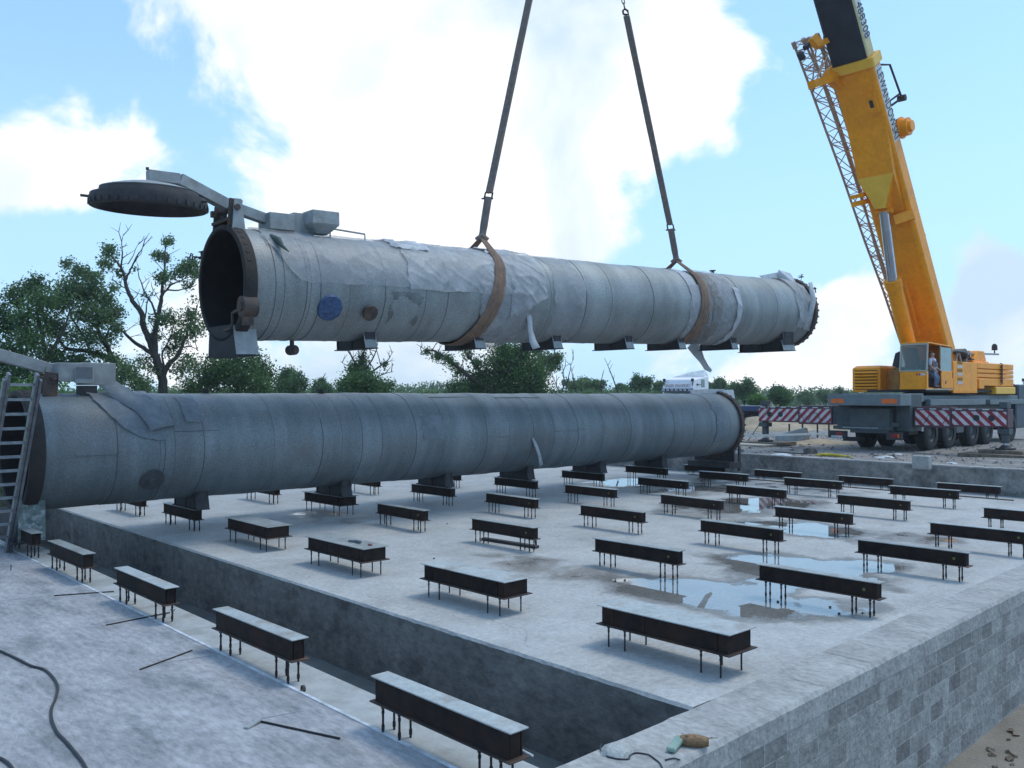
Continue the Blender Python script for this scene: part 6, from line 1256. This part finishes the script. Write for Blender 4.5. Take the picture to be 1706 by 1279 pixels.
# ------------------------------------------------------------ trees
def leaf_mat(name, c1, c2, c3):
    m = bpy.data.materials.new(name); m.use_nodes = True; t = m.node_tree; n = t.nodes; l = t.links; p = n['Principled BSDF']; p.inputs['Roughness'].default_value = .55; p.inputs['Specular IOR Level'].default_value = .3
    geo = n.new('ShaderNodeNewGeometry'); r = n.new('ShaderNodeValToRGB'); r.color_ramp.elements[0].color = (*c1, 1); r.color_ramp.elements[1].color = (*c3, 1); e = r.color_ramp.elements.new(.55); e.color = (*c2, 1)
    no = n.new('ShaderNodeTexNoise'); no.inputs['Scale'].default_value = .8; no.inputs['Detail'].default_value = 3; l.new(geo.outputs['Position'], no.inputs[0])
    a = n.new('ShaderNodeMath'); a.operation = 'MULTIPLY_ADD'; l.new(geo.outputs['Random Per Island'], a.inputs[0]); a.inputs[1].default_value = .5; b = n.new('ShaderNodeMath'); b.operation = 'MULTIPLY_ADD'; l.new(no.outputs[0], b.inputs[0]); b.inputs[1].default_value = 1.4; b.inputs[2].default_value = -.45; l.new(b.outputs[0], a.inputs[2]); l.new(a.outputs[0], r.inputs[0])
    l.new(r.outputs[0], p.inputs['Base Color'])
    tr = n.new('ShaderNodeBsdfTranslucent'); l.new(r.outputs[0], tr.inputs[0]); mx = n.new('ShaderNodeMixShader'); mx.inputs[0].default_value = .45; out = n['Material Output']; l.new(p.outputs[0], mx.inputs[1]); l.new(tr.outputs[0], mx.inputs[2]); l.new(mx.outputs[0], out.inputs[0]); return m
M_LF1 = leaf_mat('leaf_green', (.06, .11, .05), (.115, .185, .08), (.19, .27, .11)); M_LF2 = leaf_mat('leaf_dark', (.04, .085, .035), (.08, .15, .055), (.14, .24, .075)); M_LF3 = leaf_mat('leaf_far', (.08, .14, .065), (.125, .20, .085), (.18, .26, .11)); M_LF4 = leaf_mat('leaf_bright', (.06, .13, .025), (.1, .2, .04), (.17, .29, .06)); M_LF5 = leaf_mat('leaf_brownish', (.05, .055, .03), (.08, .08, .04), (.12, .11, .05))
M_BARK = mat('bark', (.085, .07, .058), (.05, .042, .036), rough=.95, scale=6, bump=.7, bscale=20, stretch=(3, 3, .6))
def leaves(name, blobs, n, size, m, parent, rng, clump=14, org=V((0, 0, 0))):
    """blobs: list of (centre, radius xyz, weight); leaf quads in small clumps scattered through each blob"""
    wts = np.array([b[2] for b in blobs], float); wts /= wts.sum(); nc = max(1, n//clump)
    idx = rng.choice(len(blobs), nc, p=wts); cen = np.array([[*b[0]] for b in blobs])[idx]; rad = np.array([[*b[1]] for b in blobs])[idx]
    d = rng.normal(size=(nc, 3)); d /= np.linalg.norm(d, axis=1)[:, None]; rr = rng.random(nc)**.42
    cc = cen+d*rad*rr[:, None]*(1+.15*rng.normal(size=(nc, 1)))
    P0 = np.repeat(cc, clump, axis=0)+rng.normal(size=(nc*clump, 3))*np.repeat(rad.mean(axis=1), clump)[:, None]*.36+rng.normal(size=(nc*clump, 3))*size*.6
    N_ = len(P0); a = rng.normal(size=(N_, 3)); a /= np.linalg.norm(a, axis=1)[:, None]; b = np.cross(a, rng.normal(size=(N_, 3))); b /= np.linalg.norm(b, axis=1)[:, None]
    s = size*rng.uniform(.55, 1.25, (N_, 1)); P0 = P0-np.array([*org])
    vs = np.stack([P0-a*s*.55, P0+b*s*.33, P0+a*s*.6, P0-b*s*.33], axis=1).reshape(-1, 3)
    me = bpy.data.meshes.new(name); me.vertices.add(4*N_); me.vertices.foreach_set('co', vs.astype(np.float32).ravel()); me.loops.add(4*N_); me.loops.foreach_set('vertex_index', np.arange(4*N_, dtype=np.int32))
    me.polygons.add(N_); me.polygons.foreach_set('loop_start', np.arange(0, 4*N_, 4, dtype=np.int32)); me.polygons.foreach_set('loop_total', np.full(N_, 4, dtype=np.int32)); me.update(calc_edges=True)
    me.materials.append(m); o = bpy.data.objects.new(name, me); col.objects.link(o)
    if parent: o.parent = parent
    return o
def tree_traced(label, dist, limbs, blobs, nleaf, lsize, m, seed, group='trees behind the tanks', name='tree', dj=1.2):
    """limbs: (pixel path, start radius px, end radius px); blobs: (px, py, r px, weight). Each gets its own depth."""
    rng = np.random.default_rng(seed); rnd = random.Random(seed); k = dist/FPX
    p0 = limbs[0][0][0]; base = atd(p0[0], p0[1], dist); base = V((base.x, base.y, GZ-.4)); root = empty(name, base, label, 'tree', group)
    mb = MB()
    for path, r0, r1 in limbs:
        off0 = 0; d1 = rnd.uniform(-dj, dj) if path is not limbs[0][0] else 0; pts = []; n_ = len(path)
        for i, q in enumerate(path): f = i/(n_-1); pts.append(atd(q[0], q[1], dist+d1*f)-base)
        pts = smoothpath(pts, 4); pts = [p+V((rnd.uniform(-1, 1), rnd.uniform(-1, 1), rnd.uniform(-1, 1)))*k*.8 for p in pts]
        mb.tube(pts, [k*(r0+(r1-r0)*i/(len(pts)-1)) for i in range(len(pts))], 7)
        # twigs
        for i in range(3, len(pts)-1, 2):
            if rnd.random() < .75:
                dr = V((rnd.uniform(-1, 1), rnd.uniform(-1, 1), rnd.uniform(.0, 1.2))).normalized(); L_ = k*rnd.uniform(10, 30); q1_ = pts[i]+dr*L_*.5+V((0, 0, L_*.1)); q2_ = q1_+(dr+V((rnd.uniform(-.5, .5), rnd.uniform(-.5, .5), .4))).normalized()*L_*.6
                mb.tube([pts[i], q1_, q2_], [k*.9, k*.6, k*.25], 4)
                q3_ = q1_+(dr+V((rnd.uniform(-1, 1), rnd.uniform(-1, 1), .1))).normalized()*L_*.5; mb.tube([q1_, q3_], [k*.5, k*.2], 4)
    mb.build('trunk', M_BARK, root, smooth=60)
    bl = [(atd(x, y, dist+rnd.uniform(-dj, dj)), (r*k, r*k, r*k*.8), wt*r*r) for x, y, r, wt in blobs]
    leaves('crown', bl, nleaf, lsize, m, root, rng, org=base); return root
limbsA = [([(272, 660), (270, 626), (262, 600), (258, 591)], 8, 6), ([(258, 593), (250, 570), (240, 545), (235, 520), (224, 505), (213, 485), (209, 467), (202, 446), (188, 429), (178, 424)], 6, 1.2), ([(209, 467), (217, 450), (225, 434), (234, 417), (249, 398)], 2, .4),
          ([(202, 446), (204, 425), (203, 408), (206, 389)], 1.6, .3), ([(213, 440), (222, 425), (232, 402)], 1, .3), ([(255, 590), (232, 575), (211, 558), (195, 544)], 4, 1.5), ([(259, 591), (258, 560), (263, 530), (267, 508), (270, 490), (271, 470), (275, 446), (274, 422), (279, 397)], 5, .7),
          ([(272, 489), (286, 474), (302, 467), (324, 457)], 2, .5), ([(280, 483), (305, 482), (328, 474)], 1.5, .5), ([(263, 535), (252, 505), (243, 490), (234, 468), (229, 448)], 2, .6), ([(272, 626), (281, 607), (297, 591), (308, 565), (316, 543), (329, 510)], 5, .8), ([(306, 578), (318, 577), (332, 585)], 1.2, .4),
          ([(240, 550), (243, 520), (247, 498), (258, 480)], 1.6, .4), ([(209, 480), (198, 474), (186, 464)], 1, .3), ([(274, 610), (270, 590), (285, 560), (292, 530)], 2, .5)]
blobsA = [(183, 418, 12, .8), (176, 440, 12, .7), (200, 455, 9, .5), (226, 445, 8, .3), (279, 402, 8, 1), (262, 426, 9, .7), (276, 430, 8, .6), (318, 443, 15, 1.2), (300, 452, 12, .8), (272, 462, 12, .9), (330, 462, 9, .8), (312, 474, 8, .7), (246, 490, 8, .4), (262, 535, 12, .6), (280, 530, 14, .8), (318, 525, 15, .8), (325, 548, 15, .9), (300, 560, 16, .7), (285, 580, 14, .7), (262, 560, 10, .5), (245, 600, 14, .6), (255, 615, 12, .5), (300, 535, 10, .4), (305, 615, 22, .35), (318, 600, 14, .4), (320, 500, 8, .4)]
tree_traced('tall half-bare tree with twisting limbs, behind the gap left of the hanging tank', 44, limbsA, blobsA, 8800, .13, M_LF1, 11)
limbsB = [([(243, 662), (234, 640), (211, 617), (188, 598), (180, 580), (171, 567), (162, 544), (159, 511), (158, 470)], 7, .9), ([(188, 598), (165, 590), (150, 586), (125, 582), (108, 578), (95, 560), (82, 544), (66, 509)], 5, 1), ([(171, 567), (185, 545), (195, 530)], 2, .5), ([(150, 586), (140, 560), (120, 530), (112, 500)], 2.5, .6), ([(162, 544), (145, 535), (133, 532)], 2, .8), ([(159, 490), (148, 460), (130, 448), (112, 438)], 1.6, .4), ([(110, 580), (90, 595), (70, 600)], 2, .8)]
blobsB = [(112, 440, 10, .7), (130, 452, 12, .7), (148, 462, 14, .8), (165, 465, 12, .7), (150, 490, 20, 1), (175, 500, 16, .8), (190, 520, 16, 1), (170, 530, 18, 1), (195, 545, 12, .9), (140, 520, 20, 1), (118, 480, 20, 1), (100, 500, 20, .9), (125, 560, 18, .8), (150, 560, 16, .8), (180, 565, 14, .8), (95, 545, 20, .8), (165, 590, 14, .6), (130, 600, 18, .7), (190, 600, 12, .5), (95, 600, 20, .8), (190, 480, 8, .4), (210, 620, 22, .7), (235, 640, 16, .6), (190, 635, 18, .8)]
tree_traced('leaning leafy tree left of the half-bare tree', 42, limbsB, blobsB, 17000, .13, M_LF1, 12)
limbsC = [([(55, 700), (58, 640), (75, 600), (70, 560), (62, 520), (60, 480)], 6, 1), ([(75, 600), (95, 570), (110, 540), (118, 500)], 4, .8), ([(60, 580), (40, 540), (25, 500), (15, 480)], 3, .6)]
blobsC = [(62, 468, 14, 1), (45, 485, 18, 1), (25, 495, 18, 1), (75, 500, 24, 1), (45, 525, 24, 1.1), (15, 540, 26, 1.2), (80, 540, 22, .9), (50, 565, 26, 1), (20, 590, 28, 1.2), (80, 590, 22, .7), (-20, 520, 30, 1.1), (-20, 600, 34, 1.1), (5, 640, 34, 1.2), (40, 620, 26, 1), (-10, 700, 30, .8), (40, 680, 24, .5)]
tree_traced('dense dark tree at the left edge of the view', 40, limbsC, blobsC, 21000, .13, M_LF2, 13)
tree_traced('dark hedge bush filling the gap below the tree at the left edge', 23.6, [([(20, 830), (20, 780), (10, 740)], 4, 1), ([(20, 800), (50, 770), (60, 740)], 2, .6)], [(x_, y_, 36, 1) for x_ in (-60, -10, 40, 90) for y_ in (700, 745, 790, 815)], 30000, .075, M_LF2, 41)
blobsD = [(20, 690, 30, 1), (0, 720, 30, 1), (40, 660, 26, .8), (85, 640, 24, .8), (10, 660, 24, 1), (-20, 760, 40, .7)]
tree_traced('small bright green bush low at the left edge behind the ladder', 37, [([(15, 770), (15, 720), (20, 680)], 4, 1), ([(15, 730), (-5, 700), (-10, 680)], 2, .6)], blobsD, 9000, .12, M_LF4, 14)
tree_traced('broad round leafy bush under the hanging tank door end', 47, [([(395, 668), (395, 640), (392, 610)], 4, 1), ([(395, 645), (370, 625), (355, 612)], 2.5, .7), ([(395, 640), (425, 622), (440, 605)], 2.5, .7)],
            [(395, 605, 24, 1), (365, 615, 24, 1), (430, 605, 18, .8), (440, 625, 18, 1), (350, 635, 22, 1), (400, 630, 30, 1), (435, 645, 20, 1), (320, 645, 18, .8), (418, 585, 12, .4), (330, 612, 14, .4)], 15000, .13, M_LF2, 15)
tree_traced('small rounded tree second left of the thin-topped bush', 75, [([(484, 668), (484, 640), (482, 620)], 2.5, .8), ([(484, 645), (470, 630)], 1.4, .5), ([(484, 645), (500, 630)], 1.4, .5)], [(480, 622, 11, 1), (470, 635, 12, 1), (492, 632, 13, 1), (504, 640, 9, .9), (484, 645, 18, 1), (465, 648, 10, 1)], 9000, .16, M_LF2, 16)
tree_traced('smallest bushy tree just left of the thin-topped bush', 80, [([(537, 668), (537, 645), (536, 630)], 2, .6), ([(537, 650), (530, 640)], 1, .4)], [(536, 636, 7, 1), (530, 645, 10, 1), (545, 648, 9, 1), (538, 650, 12, 1)], 5000, .15, M_LF2, 17)
tree_traced('bush with thin bare twigs rising above it, under the middle of the hanging tank', 52, [([(605, 668), (604, 640), (603, 610), (606, 590), (609, 575)], 4, .7), ([(603, 625), (590, 600), (580, 585), (572, 568), (570, 556)], 2, .3), ([(604, 620), (598, 590), (594, 568)], 1.6, .3), ([(606, 620), (620, 600), (628, 580), (630, 560)], 1.6, .3), ([(606, 630), (630, 612), (646, 600), (655, 585)], 2, .3), ([(606, 640), (635, 625), (655, 618)], 1.6, .3), ([(603, 620), (585, 612), (566, 602)], 1.4, .3)],
            [(605, 600, 10, .9), (600, 620, 16, 1), (590, 640, 20, 1), (615, 640, 20, 1), (635, 645, 14, 1), (573, 645, 12, .9), (600, 650, 26, 1), (640, 608, 6, .6), (608, 582, 6, .5), (590, 612, 9, .7), (648, 640, 8, .6)], 13000, .13, M_LF2, 18)
tree_traced('big dark spreading bush behind the left sling end', 50, [([(820, 672), (822, 640), (830, 600)], 6, 2), ([(820, 650), (780, 625), (755, 605), (735, 590), (715, 582), (700, 588)], 4, .6), ([(822, 640), (790, 605), (775, 585), (768, 570)], 3, .6), ([(822, 640), (850, 610), (870, 590)], 3, 1), ([(840, 640), (890, 620), (915, 600), (930, 590)], 2.5, .6)],
            [(835, 605, 28, 1), (865, 595, 26, 1), (880, 620, 28, 1), (850, 640, 34, 1), (810, 635, 28, 1), (785, 645, 22, .9), (760, 650, 18, .8), (895, 650, 22, 1), (730, 593, 9, .9), (745, 598, 9, .9), (757, 610, 10, .9), (712, 585, 7, .8), (765, 622, 10, .7), (780, 590, 9, .7), (770, 578, 7, .5), (795, 605, 10, .7), (840, 580, 14, .9), (880, 575, 16, .9)], 26000, .13, M_LF2, 19)
tree_traced('pale loose tree at the right of the big dark bush', 56, [([(905, 670), (900, 640), (897, 600), (905, 585)], 2.5, .5), ([(898, 640), (912, 615), (925, 600), (932, 595)], 1.8, .4), ([(900, 620), (890, 600), (893, 580)], 1.4, .3), ([(930, 668), (940, 640), (935, 620)], 1.4, .3), ([(940, 660), (948, 625), (955, 595)], 1.2, .25), ([(935, 660), (925, 635), (912, 612)], 1., .25)],
            [(910, 600, 12, .8), (926, 597, 10, .8), (898, 585, 8, .6), (900, 625, 12, .6), (915, 612, 9, .6), (930, 610, 7, .4)], 4500, .12, M_LF3, 20)
for i, (ps, lb) in enumerate(((([(1030, 655), (1020, 625), (1012, 600)], 'bare dead sapling, tallest one, left of the white truck'), ([(1003, 660), (1002, 640), (1008, 615)], 'short bare dead sapling left of the tallest one'), ([(955, 660), (950, 625), (952, 597)], 'bare dead sapling beside the pale loose tree'))) if False else [([(1030, 655), (1022, 632), (1014, 612), (1008, 598)], 'bare dead sapling, the tallest one, left of the white truck'), ([(1003, 660), (1001, 640), (1006, 618)], 'short bare dead sapling left of the tallest one'), ([(962, 660), (955, 630), (950, 605)], 'bare dead sapling beside the pale loose tree')]):
    d_ = 60; k = d_/FPX; pts = [atd(x, y, d_) for x, y in ps]; base = V((pts[0].x, pts[0].y, GZ-.4)); r = empty('bare_tree', base, lb, 'tree', 'bare dead saplings'); mb = MB(); pts = smoothpath([p-base for p in pts], 5); mb.tube(pts, [k*(1.4-1.2*j/(len(pts)-1)) for j in range(len(pts))], 5)
    for j in range(3, len(pts)-1, 2): dr = V((random.uniform(-1, 1), random.uniform(-1, 1), 1)).normalized(); mb.tube([pts[j], pts[j]+dr*k*random.uniform(8, 16)], [k*.5, k*.2], 4)
    mb.build('trunk', M_BARK, r)
# mid-distance single trees
far = [(990, 645, 14, 12, 95, 'round far tree right of the bare saplings'), (1035, 648, 10, 9, 110, 'small far tree left of the dome-shaped one'), (1067, 643, 16, 15, 100, 'dome-shaped far tree left of the white truck'), (1100, 648, 12, 12, 95, 'far tree partly behind the white truck'),
       (1178, 648, 12, 11, 120, 'far tree just right of the white truck'), (1203, 645, 12, 13, 110, 'far tree above the white cover plates of the lying tank'), (1240, 648, 20, 16, 90, 'broad two-topped far tree between the lying tank and the left outrigger'), (1302, 657, 21, 15, 85, 'dark round tree above the left striped outrigger arm'),
       (1345, 662, 14, 8, 120, 'low pale far tree left of the crane louvres'), (1375, 660, 14, 8, 130, 'low far tree touching the crane deck'), (1262, 668, 14, 10, 80, 'bright bush above the dark blue trailer'), (960, 640, 20, 12, 100, 'wide far bush behind the bare saplings'), (1400, 657, 16, 9, 140, 'far tree right beside the crane engine housing')]
for i, (px, py, rx, ry, d_, lb) in enumerate(far):
    k = d_/FPX; c = atd(px, py, d_); rng = np.random.default_rng(50+i); rnd = random.Random(i); zb = GZ-.6; base = V((c.x, c.y, zb)); r = empty('tree', base, lb, 'tree', 'far trees on the horizon')
    mb = MB(); mb.tube([(0, 0, 0), (k*.5, 0, (c.z-zb)*.5), (0, 0, c.z-zb)], [k*2, k*1.6, k*.7], 6)
    for j in range(4): a = rnd.uniform(0, 6.28); mb.tube([(0, 0, (c.z-zb)*.5), (math.cos(a)*k*rx*.6, math.sin(a)*k*rx*.6, c.z-zb+k*ry*.3)], [k*.9, k*.3], 5)
    mb.build('trunk', M_BARK, r)
    bl = []
    for j in range(13): a = rnd.uniform(0, 6.28); f = rnd.uniform(.1, .95); q = rnd.uniform(.16, .46); bl.append((c+V((math.cos(a)*rx*f*k, math.sin(a)*rx*f*k, rnd.uniform(-.7, .85)*ry*k*(1-f*.4))), (rx*k*q, rx*k*q, ry*k*q), q*q*6))
    bl.append((c+V((0, 0, -ry*.5*k)), (rx*k*.7, rx*k*.7, ry*k*.5), 2)); leaves('crown', bl, 5000, .11+d_*.0012, (M_LF4 if i == 10 else (M_LF2 if i in (7, 2) else M_LF3)), r, rng, org=base)
# far wood reading as one mass
rng = np.random.default_rng(99); bl = []
for px in np.arange(-200, 2100, 9.):
    d_ = 190+60*noise.noise(V((px*.01, 3, 0))); k = d_/FPX; top = 648-7*noise.noise(V((px*.013, 0, 0)))-5*noise.noise(V((px*.06, 2, 0)))-(12 if 640 < px < 900 else 0)*math.sin(max(0, min(1, (px-640)/260))*math.pi)
    cz = atd(px, top+9, d_); bl.append((cz, (9*k, 9*k, 9*k), 1)); bl.append((atd(px+4, top+20, d_-6), (10*k, 10*k, 8*k), 1))
o = leaves('far_wood', bl, 75000, .5, M_LF3, None, rng, clump=10); tag(o, 'distant belt of woodland along the horizon', 'woodland', kind='stuff')
# hedge at mid distance, behind the tanks on the left
bl = []
for px in np.arange(-100, 1180, 12.): d_ = 85+12*noise.noise(V((px*.02, 8, 0))); k = d_/FPX; top = 651+6*noise.noise(V((px*.03, 5, 0))); bl.append((atd(px, top+8, d_), (10*k, 10*k, 7*k), 1)); bl.append((atd(px+5, top+22, d_-3), (12*k, 12*k, 9*k), 1))
for px in np.arange(1230, 1400, 10.): d_ = 88; k = d_/FPX; bl.append((atd(px, 688, d_), (10*k, 10*k, 7*k), 1))
o = leaves('hedge', bl, 60000, .2, M_LF3, None, rng, clump=12); tag(o, 'long low hedge of mixed bushes behind the lying tank', 'hedge', kind='stuff')
# tufts on dirt at lower right

# ------------------------------------------------------------ air
hz_ = MB(); hz_.bx((-120, -120, -8), (300, 300, 46)); ho = hz_.build('haze', bpy.data.materials.new('haze_air')); ho['kind'] = 'stuff'; ho['label'] = 'thin pale air'
hm = ho.data.materials[0]; hm.use_nodes = True; hn = hm.node_tree; hn.nodes.remove(hn.nodes['Principled BSDF']); pv = hn.nodes.new('ShaderNodeVolumePrincipled'); pv.inputs['Color'].default_value = (.86, .92, 1, 1); pv.inputs['Density'].default_value = .0005; pv.inputs['Anisotropy'].default_value = .3
hn.links.new(pv.outputs[0], hn.nodes['Material Output'].inputs['Volume'])
# every repeated small piece becomes a part of its own
SPLIT = dict(locking_teeth='locking_tooth', head_bolts='head_bolt', lid_teeth='lid_tooth', cladding_seams='seam', outrigger_housing='outrigger_housing', step_marking='step_mark', step_plate='step_plate', step_recess_shade='step_recess_shade',
             marker_strips='marker_strip', pin_hole='pin_hole', hose='hose', tool_box='tool_box', mudguard='mudguard', winch_drum='winch_drum', hydraulic_hose='hydraulic_hose', jib_bracket='jib_bracket', jib_pin='jib_pin', hydraulic_line='hydraulic_line',
             eyes='eye', ears='ear', roof_lamps='roof_lamp', crack='crack', lap_joint='lap_joint', hatch_plate='hatch_plate', hoist_rope='hoist_rope', interior_rail='interior_rib', lid_pin='lid_pin', louvre='louvre')
for o in list(col.objects):
    b_ = o.name.split('.')[0]
    if o.type == 'MESH' and b_ in SPLIT: split(o, SPLIT[b_])
